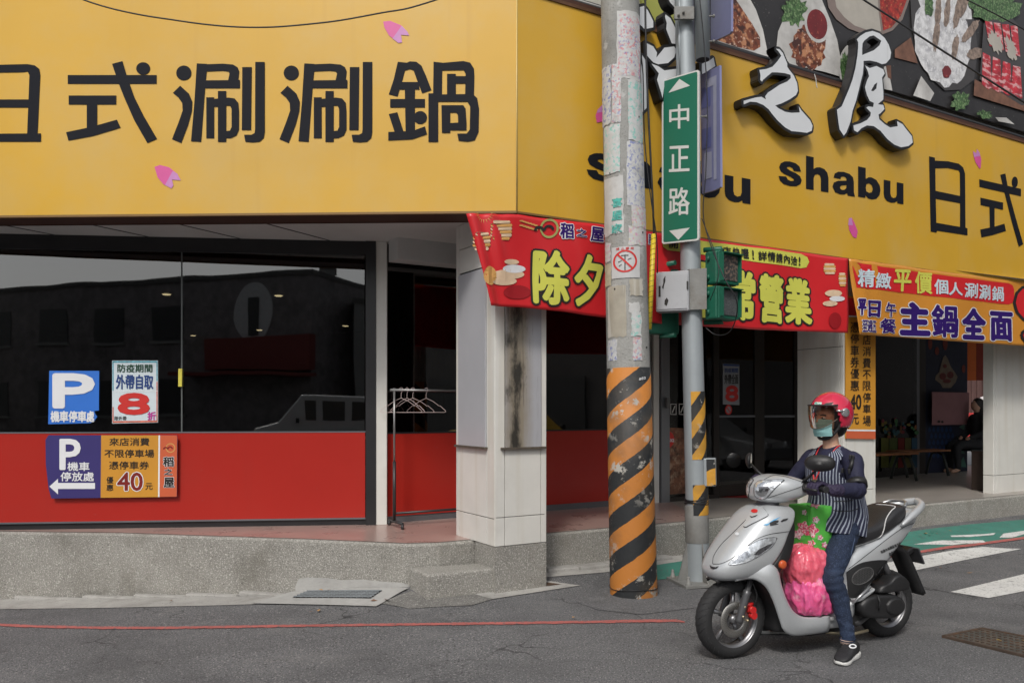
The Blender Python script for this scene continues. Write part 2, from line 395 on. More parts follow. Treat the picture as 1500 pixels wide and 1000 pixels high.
M_alu = pm('grey_aluminium', (.20, .21, .23), .35, .05, 4, metal=.6)
M_bronze = pm('bronze_frame', (.035, .03, .027), .4, .1, 4, metal=.3)
M_glass = glassmat('dark_window_glass', (.28, .30, .30), 1.0, 2.1)
M_glass2 = glassmat('door_glass', (.50, .51, .50), 1.0, 1.55)
M_steel = pm('galvanised_steel', (.36, .39, .41), .45, .1, 5, .1, 60, metal=.55, streak=[((.22, .23, .24), 12, 1.2, .55, .8, .5)], dirt=[((.25, .2, .15), 8, .68, .8, .4)])
M_cable = pm('black_cable', (.012, .012, .014), .5)
M_upper = pm('upper_wall', (.55, .54, .48), .6, .1, 2, dirt=[((.3, .28, .24), 2, .5, .8, .5)])

# ================================================================ ground
edge_px = [(-60, 777.5), (0, 779), (170, 781.2), (340, 787), (450, 790.5), (527, 794), (594, 797), (645, 795.5), (690, 791.5), (719, 789)]
edge = [onz(x, y, ZP) for x, y in edge_px]
edge2 = [onz(x, y, ZP) for x, y in [(801, 781.6), (893, 774), (1005, 764.4), (1099, 753.6), (1240, 745), (1338, 740), (1365, 737.5), (1500, 724.5), (1600, 716)]]
kl = [(p.x, p.y) for p in edge]+[(p.x, p.y) for p in edge2]
def kerbY(X):
    if X <= kl[0][0]: return kl[0][1]
    for (x0, y0), (x1, y1) in zip(kl, kl[1:]):
        if X <= x1: return y0+(y1-y0)*(X-x0)/(x1-x0) if x1 > x0 else y1
    return kl[-1][1]+(X-kl[-1][0])*.55
def g(X, Y):
    z = -.05*math.log1p(math.exp((-.5-X)/.25))*.25*1.04 if X > -6 else -.05*.25*1.04*((-.5+6)/.25)
    d = (kerbY(X)-Y)*.88; w_ = .55+.5*smooth(2.5, 5, X)
    a = .075+.07*smooth(2.5, 5, X)
    z += a*smooth(w_, .03, d)*smooth(-2.5, -.6, X)
    return z
def sheet(name, polys, m, dz, step=.08, thick=0):
    """ground marking that follows the road surface; polys = lists of plan points"""
    bm = bmesh.new()
    for pl in polys:
        tris = tessellate_polygon([[Vector((p[0], p[1], 0)) for p in pl]])
        vs = [bm.verts.new((p[0], p[1], 0)) for p in pl]
        for t in tris:
            try: bm.faces.new([vs[i] for i in t])
            except ValueError: pass
    xs = [v.co.x for v in bm.verts]; ys = [v.co.y for v in bm.verts]
    for ax, lo, hi in ((0, min(xs), max(xs)), (1, min(ys), max(ys))):
        k = math.floor(lo/step)+1
        while k*step < hi:
            co = [0, 0, 0]; no = [0, 0, 0]; co[ax] = k*step; no[ax] = 1
            bmesh.ops.bisect_plane(bm, geom=bm.verts[:]+bm.edges[:]+bm.faces[:], dist=1e-6, plane_co=co, plane_no=no); k += 1
    for v in bm.verts: v.co.z = g(v.co.x, v.co.y)+dz
    bmesh.ops.recalc_face_normals(bm, faces=bm.faces)
    for f in bm.faces:
        if f.normal.z < 0: f.normal_flip()
    me = bpy.data.meshes.new(name); bm.to_mesh(me); bm.free(); me.materials.append(m)
    o = bpy.data.objects.new(name, me); C.objects.link(o); return o
def gp(px, py):                                    # photo pixel -> plan point on the road
    Y = 6.0
    for _ in range(80):
        X = (px-HX)*Y/F; Y = .6*Y+.4*min(60, (CZ-g(X, Y))*F/(py-HY))
    return Vector(((px-HX)*Y/F, Y, g((px-HX)*Y/F, Y)))
xs = [-90, -60, -40, -25, -15, -10]+[-8+.12*i for i in range(int(20/.12))]+[12.2, 13, 15, 18, 24, 32, 45, 60, 90]
ys = [-80, -50, -30, -20, -14, -9, -5, -2, 0, 1.5, 2.6]+[3+.12*i for i in range(int(9.5/.12))]+[12.7, 14, 17, 22, 30, 45, 60, 90]
vs = [(x, y, g(x, y)) for y in ys for x in xs]; nx_ = len(xs)
fs = [(j*nx_+i, j*nx_+i+1, (j+1)*nx_+i+1, (j+1)*nx_+i) for j in range(len(ys)-1) for i in range(nx_-1)]
mb = MB(); mb.add(vs, fs, 0, True); structure(mb.build('road', M_asph))

# ---- raised walkway (pebble-wash kerb with tiled floor)
mb = MB()
R1 = A0+U*.5
outl = [Vector((-9, kerbY(-5), 0))]+[Vector((p.x, p.y, 0)) for p in edge]+[A0+V*.30, A0+U*.5+V*.30]+[Vector((p.x, p.y, 0)) for p in edge2]+[Vector((12, 13.0, 0)), Vector((12, 24, 0)), Vector((-9, 24, 0))]
n = len(outl)
bot = [Vector((p.x, p.y, -.6)) for p in outl]; top = [Vector((p.x, p.y, ZP)) for p in outl]
# bevelled kerb edge: a thin chamfer ring
def inset(pts, d):
    out = []
    N = len(pts)
    for i in range(N):
        a, b, c = pts[i-1], pts[i], pts[(i+1) % N]
        e1 = (b-a); e2 = (c-b); e1.z = e2.z = 0; e1.normalize(); e2.normalize()
        nn = Vector((-(e1.y+e2.y), e1.x+e2.x, 0)); nn = nn.normalized() if nn.length > 1e-6 else Vector((-e1.y, e1.x, 0))
        out.append(b+nn*d)
    return out
mid = [Vector((p.x, p.y, ZP-.018)) for p in outl]; ins = inset(outl, .018); ins = [Vector((p.x, p.y, ZP)) for p in ins]
mb.add(bot+mid, [(i, (i+1) % n, n+(i+1) % n, n+i) for i in range(n)], 0)
mb.add(mid+ins, [(i, (i+1) % n, n+(i+1) % n, n+i) for i in range(n)], 0)
tr = tessellate_polygon([[Vector((p.x, p.y, 0)) for p in ins]]); mb.add(ins, tr, 0)
walk = structure(mb.build('walkway', M_terr, fix=True))
# floor finish, 4 mm above the kerb body and set back from its edge
def clipX(pts, lo, hi):
    bm = bmesh.new(); vs = [bm.verts.new(p) for p in pts]; bm.faces.new(vs)
    for x, s in ((lo, -1), (hi, 1)):
        bmesh.ops.bisect_plane(bm, geom=bm.verts[:]+bm.edges[:]+bm.faces[:], plane_co=(x, 0, 0), plane_no=(s, 0, 0), clear_outer=True)
    r = bm
    return r
ins2 = [Vector((p.x, p.y, ZP+.004)) for p in inset(outl, .05)]
for nm, lo, hi, mt in (('floor_tiles', -9, 1.9, M_tileP), ('floor_tiles', 1.9, 12, M_tileG)):
    bm = clipX(ins2, lo, hi); bmesh.ops.triangulate(bm, faces=bm.faces)
    for f in bm.faces:
        if f.normal.z < 0: f.normal_flip()
    me = bpy.data.meshes.new(nm); bm.to_mesh(me); bm.free(); me.materials.append(mt); o = bpy.data.objects.new(nm, me); C.objects.link(o); structure(o)

# plinth below the corner pillar
mb = MB(); c = A0+U*.25+V*.17; mb.box((c.x, c.y, ZP/2-.3), (.496, .34, ZP+.6-.004), AF); o = mb.build('pillar_plinth', M_terr); structure(o)
# gutter strip, lip and patches
structure(sheet('gutter', [[gp(-60, 879), gp(-60, 893), gp(150, 890.5), gp(372, 885), gp(438, 872), gp(340, 873.5), gp(170, 875)]], M_conc, .005))
structure(sheet('gutter', [[gp(800, 830), gp(795, 846), gp(893, 838), gp(1000, 822), gp(1000, 812), gp(893, 824)]], M_conc, .006))
rr = random.Random(3)
mb = MB(); prev = None
pts = [(20, 879), (120, 877.5), (195, 876), (272, 874.5), (350, 873), (432, 871.5)]
for a, b in zip(pts, pts[1:]):
    p, q = gp(*a), gp(*b); d = (q-p).normalized(); nn = Vector((-d.y, d.x, 0))
    q = q-d*.02; c = (p+q)/2+nn*.03; c.z = (p.z+q.z)/2-.002
    mb.box(c, ((q-p).length, .07+rr.uniform(-.015, .015), .045), atan2(d.y, d.x), 0, bev=.01)
structure(mb.build('kerb_lip', M_conc))
mb = MB(); prev = None
pts = [(802, 838), (850, 835), (893, 830.5), (985, 818)]
for a, b in zip(pts, pts[1:]):
    p, q = gp(*a), gp(*b); d = (q-p).normalized(); nn = Vector((-d.y, d.x, 0)); q = q-d*.015; c = (p+q)/2+nn*.05; c.z = (p.z+q.z)/2+.01
    mb.box(c, ((q-p).length, .14, .05), atan2(d.y, d.x), 0, bev=.012)
structure(mb.build('kerb_lip', M_conc))
# mortar patch on the kerb face above the drain
kp = [(433, 849), (440, 845), (480, 846), (500, 848), (530, 847), (560, 850), (590, 853), (600, 856), (600, 864), (520, 867), (440, 868), (434, 862)]
def kface(px, py, off=.006):
    k = (px-HX)/F; best = None
    for (x0, y0), (x1, y1) in zip(kl, kl[1:]):
        d = Vector((x1-x0, y1-y0, 0))
        den = d.x-k*d.y
        if abs(den) < 1e-6: continue
        t = (k*y0-x0)/den
        if -.001 <= t <= 1.001: best = (Vector((x0, y0, 0))+d*t, d.normalized()); break
    p, d = best; nn = Vector((d.y, -d.x, 0)); z = CZ+(HY-py)*p.y/F
    return Vector((p.x, p.y, z))+nn*off
mb = MB(); topk = [(433, 858), (438, 847), (450, 845), (480, 846), (500, 849), (530, 848), (560, 851), (590, 853), (600, 856)]
vs = [kface(x, y, .006) for x, y in topk]+[kface(x, y, .001) for x, y in topk]+[Vector((kface(x, 880, .02).x, kface(x, 880, .02).y, kface(x, 880, .02).z-.02)) for x, y in topk]
n = len(topk); mb.add(vs, [(i, i+1, n+i+1, n+i) for i in range(n-1)]+[(2*n+i, 2*n+i+1, i+1, i) for i in range(n-1)], 0)
structure(mb.build('mortar_patch', M_mort, fix=True))

# ---- painted markings
M_rline = pm('red_road_paint', (.42, .115, .10), .7, .15, 8, .4, 90, speck=[((.12, .11, .11), 45, .55, .66, .85)], dirt=[((.30, .10, .09), 3, .5, .8, .5)])
M_wline = pm('white_road_paint', (.62, .62, .60), .7, .08, 5, .4, 90, speck=[((.15, .15, .15), 50, .60, .68, .8)], dirt=[((.16, .16, .16), 9, .58, .68, .8)])
M_gline = pm('green_lane_paint', (.05, .20, .155), .7, .15, 5, .4, 90, speck=[((.12, .13, .13), 45, .56, .68, .75)], dirt=[((.10, .13, .12), 6, .58, .75, .6)])
def strip_px(top, botm): return [gp(*p) for p in top]+[gp(*p) for p in reversed(botm)]
rl = [(-60, 909), (0, 913.5), (60, 916), (150, 918), (250, 917.8), (400, 915.5), (600, 913), (800, 910.5), (950, 907.5), (990, 907.5), (1003, 910.5)]
lo = [(-60, 912.5), (0, 917), (60, 919.5), (150, 921.7), (250, 921.4), (400, 919), (600, 916.3), (800, 914), (950, 911.5), (985, 911), (1003, 912)]
jr = random.Random(2)
def ragged(pts, k):
    o_ = []
    for a, b in zip(pts, pts[1:]):
        n_ = max(1, int((b[0]-a[0])/7))
        for i in range(n_): t_ = i/n_; o_.append((a[0]+(b[0]-a[0])*t_, a[1]+(b[1]-a[1])*t_+jr.uniform(-k, k)))
    return o_+[pts[-1]]
structure(sheet('red_line', [strip_px(ragged(rl, .35), ragged(lo, .45))], M_rline, .005))
structure(sheet('bike_lane', [strip_px([(940, 829), (1000, 822), (1100, 806), (1200, 793), (1333, 779), (1420, 768), (1500, 761), (1600, 752)], [(940, 852), (1000, 845), (1100, 836), (1200, 824), (1333, 809), (1420, 797), (1500, 786), (1600, 772)])], M_gline, .005, .1))
structure(sheet('red_line', [strip_px([(1180, 826), (1333, 809.5), (1420, 797.5), (1500, 786.5), (1600, 772.5)], [(1180, 829), (1333, 813), (1420, 801), (1500, 790), (1600, 776)])], M_rline, .009))
structure(sheet('crosswalk_stripe', [[gp(1300, 824), gp(1340, 816), gp(1440, 801), gp(1496, 804), gp(1420, 819), gp(1338, 836), gp(1300, 842)]], M_wline, .005))
structure(sheet('crosswalk_stripe', [[gp(1392, 867), gp(1500, 841), gp(1600, 818), gp(1640, 838), gp(1500, 866), gp(1448, 876)]], M_wline, .005))
wl = [[(1338, 798), (1380, 792), (1437, 794), (1395, 799)], [(1392, 785), (1440, 783), (1458, 781), (1456, 784), (1420, 787), (1394, 787)], [(1464, 788), (1470, 782), (1500, 778), (1540, 774), (1540, 778), (1500, 783), (1482, 788)], [(1397, 792), (1440, 792), (1444, 795), (1420, 797)]]
for q in wl: structure(sheet('lane_symbol', [[gp(*p) for p in q]], M_wline, .009, .1))
# cracks in the asphalt around the poles
M_crack = pm('asphalt_patch', (.115, .115, .118), .9, .15, 5, .8, 90, speck=[((.3, .3, .3), 80, .6, .68, .7), ((.02, .02, .02), 60, .58, .66, .6)])
structure(sheet('asphalt_patch', [[gp(*p) for p in [(845, 882), (880, 862), (900, 857), (1000, 860), (1035, 872), (1020, 890), (940, 900), (875, 893)]]], M_crack, .004))
structure(sheet('asphalt_patch', [[gp(*p) for p in [(556, 884), (602, 866), (628, 874), (700, 868), (724, 877), (690, 887), (600, 892)]]], pm('rough_patch', (.15, .145, .135), .9, .2, 8, 1.5, 60, speck=[((.35, .34, .32), 90, .55, .65, .8)]), .006))

# ---- drain with grate, rusty plate, step block, manhole cover
t = thing('drain_grate', 'steel drain grate in a pale mortar pad at the foot of the kerb', 'drain', gp(495, 876))
o = sheet('drain_pad', [[gp(368, 885), gp(435, 865.5), gp(599, 862.6), gp(551, 889.5)]], M_mort, .012); o.parent = t; o.matrix_parent_inverse = t.matrix_basis.inverted()
q = [gp(428, 877.5), gp(543, 878.5), gp(560, 867), gp(452, 867.5)]
o = sheet('grate_pit', [q], pm('pit', (.01, .01, .01), .9), .016); o.parent = t; o.matrix_parent_inverse = t.matrix_basis.inverted()
M_grate = pm('grate_steel', (.22, .24, .25), .5, .15, 8, metal=.5)
for i in range(5):
    k = (i+.5)/5; a = q[0].lerp(q[3], k); b = q[1].lerp(q[2], k); mb = MB(); up_ = Vector((0, 0, .020)); mb.tube([a+up_, b+up_], .007, 4, smooth=False); mb.build('bar', M_grate, t)
mb = MB()
for i in range(14):
    k = (i+.5)/14; a = q[0].lerp(q[1], k); b = q[3].lerp(q[2], k); up_ = Vector((0, 0, .019)); mb.tube([a+up_, b+up_], .003, 4, smooth=False)
mb.build('cross_bars', M_grate, t)['kind'] = 'stuff'
tl_, tr_, br_, bl_ = Vector((-.84, 6.72, .22)), Vector((.035, 7.02, .22)), Vector((.062, 6.78, .22)), Vector((-.666, 6.44, .22))
mb = MB(); ring = [tl_, bl_, br_, tr_]; b4 = [Vector((p.x, p.y, -.05)) for p in ring]
mb.add(ring+b4, [(0, 1, 2, 3), (4, 7, 6, 5), (0, 4, 5, 1), (1, 5, 6, 2), (2, 6, 7, 3), (3, 7, 4, 0)], 0)
o = mb.build('step_block', M_terr, bevel=.018, fix=True); tag(o, 'low pebble-wash concrete step block against the kerb in front of the corner pillar', 'step block')
M_rust = pm('rusty_iron', (.085, .06, .045), .75, .3, 8, .6, 60, metal=.3, dirt=[((.16, .08, .04), 6, .5, .7, .7)])
t = thing('drain_cover', 'dark rusty steel plate set in the asphalt beside the step block', 'drain cover', gp(760, 861))
o = sheet('plate', [[gp(700, 864), gp(730, 868.5), gp(822, 857), gp(796, 853.5)]], M_rust, .012); o.parent = t; o.matrix_parent_inverse = t.matrix_basis.inverted()
o = sheet('surround', [[gp(680, 866), gp(722, 878), gp(850, 858), gp(795, 850)]], M_conc, .008); o.parent = t; o.matrix_parent_inverse = t.matrix_basis.inverted()
t = thing('manhole_cover', 'rectangular rusty manhole cover with yellow paint traces in the road at lower right', 'manhole cover', gp(1450, 938))
mq = [gp(1383, 933.5), gp(1439, 922), gp(1560, 946), gp(1500, 962)]
o = sheet('lid', [mq], pm('manhole_lid', (.085, .08, .07), .75, .3, 12, 1.2, 70, metal=.2, dirt=[((.16, .09, .05), 6, .5, .7, .6), ((.50, .34, .05), 9, .64, .68, .8)]), .010); o.parent = t; o.matrix_parent_inverse = t.matrix_basis.inverted()
mb = MB()
for a, b in zip(mq, mq[1:]+mq[:1]):
    d = b-a; c = (a+b)/2; c.z += .008; mb.box(c, (d.length+.02, .022, .02), atan2(d.y, d.x), bev=.003)
mb.build('rim', M_rust, t)
mb = MB()
for i in range(1, 14):
    for j in range(1, 7):
        p = mq[0].lerp(mq[1], j/7).lerp(mq[3].lerp(mq[2], j/7), i/14); p.z = g(p.x, p.y)+.013; mb.box(p, (.022, .008, .006), .3 if (i+j) % 2 else -1.1)
mb.build('tread_studs', M_rust, t)['kind'] = 'stuff'

# ================================================================ the restaurant building
bld = thing('restaurant_building', 'corner restaurant with dark windows over red panels and white tiled pillars', 'building', (0, 9, ZP))
def wall_on(p0, d, t0, t1, z0, z1, th, m, name, off=0, parent=bld, bevel=0, label=None):
    a = p0+d*t0; b = p0+d*t1; n = Vector((d.y, -d.x, 0)); a = a+n*off; b = b+n*off
    mb = MB(); mb.slab(a, b, z0, z1, th, 0, 1); o = mb.build(name, m, parent, bevel=bevel)
    if label: o['label'] = label
    return o
LG = (G1-G0).length
tg = lambda px: tl(px, G0, UG)
# left window wall: two panes, red panel, frames
zg0, zg1 = 1.305, 2.995
wall_on(G0, UG, -4, tg(265.3), zg0, zg1, .012, M_glass, 'glass_pane')
wall_on(G0, UG, tg(267.3), tg(534), zg0, zg1, .012, M_glass, 'glass_pane')
wall_on(G0, UG, tg(265.3), tg(267.3), zg0, zg1, .02, pm('silicone_seam', (.10, .11, .11), .4), 'pane_seam', .004)
wall_on(G0, UG, -4, tg(535), .475, zg0-.012, .03, M_red, 'red_panel', .012)
wall_on(G0, UG, -4, tg(536), zg0-.012, zg0, .05, M_alu, 'sill', .016)
wall_on(G0, UG, -4, tg(536), .46, .475, .06, M_alu, 'trim', .02)
wall_on(G0, UG, -4, tg(536), ZP, .46, .08, M_black, 'base_rail', -.0)
wall_on(G0, UG, -4, tg(537), zg1, ZC, .08, M_black, 'header', .02)
wall_on(G0, UG, tg(536), tg(551), ZP+.004, ZC, .12, M_black, 'column', .04)
wall_on(G0, UG, tg(551), tg(567), ZP+.004, ZC, .14, M_white, 'post', .03, bevel=.004)
# return wall between the post and the recessed window
Pp = G0+UG*tg(566); mb = MB(); mb.slab(Pp, B0-U*.02, ZP, ZC, .05, 0, 1); mb.build('return_wall', M_white, bld)
# recessed right wall W3
tb = lambda px: tl(px, B0, U)
e1 = tb(955)
wall_on(B0, U, 0, tb(700), 1.29, 2.96, .012, M_glass, 'glass_pane')
wall_on(B0, U, tb(700)+.05, e1, 1.29, 2.96, .012, M_glass, 'glass_pane')
wall_on(B0, U, 0, e1, .47, 1.275, .03, M_red, 'red_panel', .01)
wall_on(B0, U, 0, e1, 1.275, 1.29, .05, M_black, 'sill', .012)
wall_on(B0, U, 0, e1, ZP, .47, .06, M_alu, 'base_rail', .0)
wall_on(B0, U, tb(700), tb(700)+.05, .47, 2.96, .06, M_black, 'mullion', .02)
wall_on(B0, U, -.05, tb(1200), 2.96, ZC, .12, M_black, 'header', .0)
wall_on(B0, U, -.02, tb(760), 2.93, ZC+.001, .22, M_ceil, 'beam', .34)
# entrance: aluminium jamb, side light, double door
wall_on(B0, U, tb(956), tb(964), ZP, 2.96, .08, M_white, 'jamb', .02)
wall_on(B0, U, tb(965), tb(977), ZP, 2.96, .10, M_alu, 'jamb', .05)
wall_on(B0, U, tb(977.3), tb(1044), ZP+.05, 2.90, .012, M_glass2, 'side_light', .0)
wall_on(B0, U, tb(977.3), tb(1044), ZP, ZP+.05, .05, M_bronze, 'sill', .02)
for a, b in ((1044, 1052), (1104, 1118), (1162, 1170)): wall_on(B0, U, tb(a), tb(b), ZP, 2.90, .06, M_bronze, 'door_frame', .02)
wall_on(B0, U, tb(977.3), tb(1200), 2.90, 2.96, .06, M_bronze, 'door_head', .02)
for a, b in ((1052, 1104), (1118, 1162)):
    d = wall_on(B0, U, tb(a)+.004, tb(b)-.004, ZP+.02, 2.895, .012, M_glass2, 'door', .006)
    wall_on(B0, U, tb(a)+.004, tb(b)-.004, zat((a+b)/2, 611, B0, U), zat((a+b)/2, 608, B0, U), .03, M_alu, 'push_bar', .03)
    wall_on(B0, U, tb(a)+.004, tb(b)-.004, ZP+.02, ZP+.16, .03, M_bronze, 'kick_plate', .02)
# interior shell
def inner(name, pts, z, m, flip=False):
    mb = MB(); mb.poly([(p.x, p.y) for p in pts], to3=lambda x, y: Vector((x, y, z))); return mb.build(name, m, bld, fix=False)
W3e = B0+U*tb(1175)
room = [Vector((-9, 7.2, 0)), G0-UG*4-NG*.1, G1-NG*.1, B0+V*.08, W3e+V*.08, W3e+V*4.2, Vector((-9, 17.5, 0))]
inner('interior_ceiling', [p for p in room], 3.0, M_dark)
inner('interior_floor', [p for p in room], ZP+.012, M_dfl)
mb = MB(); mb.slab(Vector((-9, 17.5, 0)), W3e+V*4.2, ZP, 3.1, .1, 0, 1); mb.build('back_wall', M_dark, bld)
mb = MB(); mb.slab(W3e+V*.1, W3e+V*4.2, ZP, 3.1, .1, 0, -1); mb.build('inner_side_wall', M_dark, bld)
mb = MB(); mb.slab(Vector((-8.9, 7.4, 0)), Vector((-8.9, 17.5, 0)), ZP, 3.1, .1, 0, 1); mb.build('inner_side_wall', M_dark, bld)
M_lamp = pm('lamp_glow', (.8, .6, .3), .5, emit=((1, .72, .4), 6))
for px, py, lb in ((244, 432, 'nearest warm downlight behind the left window pane, left of the seam'), (408, 434, 'nearest warm downlight behind the right window pane'), (283, 492, 'small far downlight behind the dark window just right of the pane seam'), (380, 484, 'far downlight behind the middle of the right window pane'), (506, 478, 'far downlight behind the right edge of the dark window')):
    p = onz(px, py, 2.985); mb = MB(); mb.lathe([(0.001, 0), (.045, 0), (.055, .010)], (p.x, p.y, p.z), n=16); tag(mb.build('ceiling_light', M_lamp), lb, 'ceiling light', 'downlights inside the restaurant')
# patterned partition and curtain seen through the panes
M_part = pm('patterned_partition', (.10, .085, .06), .7, .4, 22)
wall_on(B0+V*1.0, U, tb(790)+.2, tb(850)+.3, ZP, 2.9, .06, M_part, 'partition')
M_curt = pm('dark_curtain', (.09, .055, .035), .8, .2, 5)
mb = MB(); N = 60; vs = []
for i in range(N+1):
    p = B0+V*1.2+U*(.55+.9*i/N)+V*(.04*sin(i*1.3)); vs += [Vector((p.x, p.y, ZP)), Vector((p.x, p.y, 2.9))]
mb.add(vs, [(2*i, 2*i+2, 2*i+3, 2*i+1) for i in range(N)], 0, True); mb.build('curtain', M_curt, bld)
# soffit behind the sign
mb = MB(); SO = [SL-UL*3-NL*.28, K-NL*.30+U*.2, Vector((11.5, 12.9, 0)), Vector((11.5, 17, 0)), Vector((4, 13, 0)), Vector((-9, 12, 0))]
mb.poly([(p.x, p.y) for p in SO], to3=lambda x, y: Vector((x, y, ZC))); mb.build('soffit', M_ceil, bld)
# thin joints between the soffit boards
for px in (62, 195, 328, 460):
    p = onz(px, 326, ZC); mb = MB(); mb.box((p.x-.25, p.y+.35, ZC-.003), (.012, .9, .004), -.5); mb.build('soffit_joint', M_joint, bld)
# ---- pillars, each clad in white tiles with dark joints
def pillar(a, wd, dp, zb, panels, name_lbl, zj=.635, strips=((.0, .075), (.49, .50))):
    t = bld
    core = MB(); c = a+U*wd/2+V*dp/2; core.box((c.x, c.y, (zb+ZC)/2), (wd-.03, dp-.03, ZC-zb-.002), AF); core.build('pillar_core', M_joint, bld)
    j = .006
    def tiles(o_, d_, n_, L, cuts, zc):
        for (x0, x1) in cuts:
            for (z0, z1, mt, pr) in zc(x0, x1):
                p = o_+d_*((x0+x1)/2); mb = MB(); mb.box((p.x+n_.x*(pr/2-.008), p.y+n_.y*(pr/2-.008), (z0+z1)/2), (x1-x0-j, .016+pr, z1-z0-j), atan2(d_.y, d_.x), bev=.002)
                mb.build('tile' if mt is M_white else 'panel', mt, bld)
    return tiles, core
def pill(a, wd, dp, zb, fcut, lcut, fz, lz):
    tiles, _ = pillar(a, wd, dp, zb, None, '')
    tiles(a, U, NR, wd, fcut, fz); tiles(a+V*dp, -V, -U, dp, lcut, lz)
    tiles(a+V*dp+U*wd, -V, U, dp, [(0, dp)], lambda x0, x1: [(zb, ZC, M_white, 0)])
def fz1(x0, x1):
    w_ = x1-x0
    if w_ > .3: return [(ZP+.0, .635, M_white, 0), (.635, 1.195, M_white, 0), (1.2, 2.80, M_stain, .012), (2.8, ZC, M_white, 0)]
    return [(ZP, .635, M_white, 0), (.635, ZC, M_white, 0)]
def lz1(x0, x1):
    if x1-x0 > .3: return [(ZP, .625, M_white, 0), (.625, 1.195, M_white, 0), (1.2, 2.69, M_frost, .012), (2.70, 2.91, M_white, 0), (2.91, ZC, M_white, 0)]
    return [(ZP, .625, M_white, 0), (.625, ZC, M_white, 0)]
pill(A0, .50, .70, ZP, [(0, .095), (.095, .445), (.445, .50)], [(0, .06), (.06, .56), (.56, .70)], fz1, lz1)
A2 = Vector((3.625, 8.95, 0))
pill(A2, .548, .63, ZP, [(0, .045), (.045, .50), (.50, .548)], [(0, .58), (.58, .63)],
     lambda a, b: [(ZP, .62, M_white, 0), (.62, ZC, M_white, 0)], lambda a, b: [(ZP, .62, M_white, 0), (.62, 2.2, M_white, 0), (2.2, ZC, M_white, 0)])
A3 = Vector((6.32, 10.75, 0))
pill(A3, .95, .14, ZP, [(0, .07), (.07, .95)], [(0, .14)], lambda a, b: [(ZP, .64, M_white, 0), (.64, ZC, M_white, 0)], lambda a, b: [(ZP, .64, M_white, 0), (.64, ZC, M_white, 0)])
# dark bracket lines under the illuminated panels
for px0, px1, p0, d, nn in ((670, 714.5, A0+V*.7, -V, -U), (733, 797.5, A0, U, NR)):
    a = online(px0, p0, d); b = online(px1, p0, d); mb = MB(); c = (a+b)/2+nn*.015; mb.box((c.x, c.y, 1.197), ((b-a).length, .035, .018), atan2(d.y, d.x)); mb.build('panel_bracket', pm('corroded_bracket', (.12, .10, .08), .6, .3, 20, metal=.4), bld)
# upper storey wall and the dark gutter rail on top of the sign
mb = MB(); mb.slab(SP-U*.2+V*.45, SP+U*12+V*.45, ZC+.05, 9.5, .3, 0, 1); mb.build('upper_wall', M_upper, bld)
mb = MB(); mb.slab(SL-UL*4-NL*.45, K-NL*.5, ZC+.05, 9.5, .3, 0, 1); mb.build('upper_wall', M_upper, bld)

# ---- second shop in the covered passage at the right
shop = thing('dessert_shop', 'dim dessert shop front in the covered passage behind the striped-vest rider', 'shop', (6.5, 14.2, ZP))
def px_wall(px0, d0, px1, d1, z0, z1, th, m, name, parent=shop):
    a = Vector(((px0-HX)*d0/F, d0, 0)); b = Vector(((px1-HX)*d1/F, d1, 0)); mb = MB(); mb.slab(a, b, z0, z1, th, 0, 1); return mb.build(name, m, parent)
px_wall(1240, 12.6, 1343, 13.9, ZP, 3.1, .012, M_glass2, 'glass_pane')
px_wall(1343, 13.9, 1347, 13.95, ZP, 3.1, .12, M_alu, 'door_frame')
px_wall(1347, 14.0, 1356, 14.1, ZP, 3.1, .10, M_bronze, 'door_frame')
px_wall(1356, 14.1, 1417, 14.6, ZP, 3.1, .12, pm('navy_mural', (.008, .012, .032), .6, .3, 4), 'mural_wall')
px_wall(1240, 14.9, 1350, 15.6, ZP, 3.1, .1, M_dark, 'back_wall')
mb = MB()
mb.slab(Vector((3.9, 10.9, 0)), Vector((5.0, 13.2, 0)), ZP, 3.1, .1, 0, 1); mb.build('side_wall', M_dark, shop)
mb = MB(); mb.slab(Vector((8.3, 14.9, 0)), Vector((8.3, 22, 0)), ZP, 4, .1, 0, 1)
# mural shapes: drops, triangles
fm = pmap(Vector(((1356-HX)*14.1/F, 14.1, 0)), Vector(((14.6-14.1), -((1417-HX)*14.6/F-(1356-HX)*14.1/F), 0)).normalized())
def shape_on(name, pts, m, f, lift, parent):
    mb = MB(); mb.poly(pts, to3=lambda x, y: f(x, y, lift)); return mb.build(name, m, parent)
def ell(cx, cy, rx, ry, n=20, a0=0): return [(cx+rx*cos(2*pi*i/n+a0), cy+ry*sin(2*pi*i/n+a0)) for i in range(n)]
M_bl = pm('mural_blue', (.008, .032, .10), .6); M_gr = pm('mural_green', (.04, .13, .10), .6); M_or = pm('mural_orange', (.14, .02, .012), .6)
mb = MB(); rr = random.Random(5)
for i in range(6):
    for j in range(5):
        x = 1361+i*6.2+(j % 2)*3; y = 628+j*9.5
        if x < 1396: mb.poly([(x, y-4.5), (x+2.2, y+1), (x+1.6, y+3.6), (x, y+4.6), (x-1.6, y+3.6), (x-2.2, y+1)], to3=lambda a, b: fm(a, b, .008))
mb.build('mural_drops', M_bl, shop)['kind'] = 'stuff'
for tri in ([(1401, 640), (1413, 636), (1413, 655)], [(1402, 683), (1411, 668), (1415, 684)], [(1404, 664), (1408, 656), (1413, 664)], [(1404, 625), (1413, 620), (1412, 630)]): shape_on('mural_triangle', tri, M_gr, fm, .008, shop)
for e in (ell(1362, 502, 3, 10), ell(1372, 514, 3, 6), ell(1384, 502, 3.5, 11), ell(1411, 540, 2.5, 6)): shape_on('mural_spot', e, M_or, fm, .008, shop)
M_cream = pm('print_cream', (.14, .11, .08), .6, .3, 10); M_syrup = pm('print_syrup', (.09, .012, .012), .6, .5, 20)
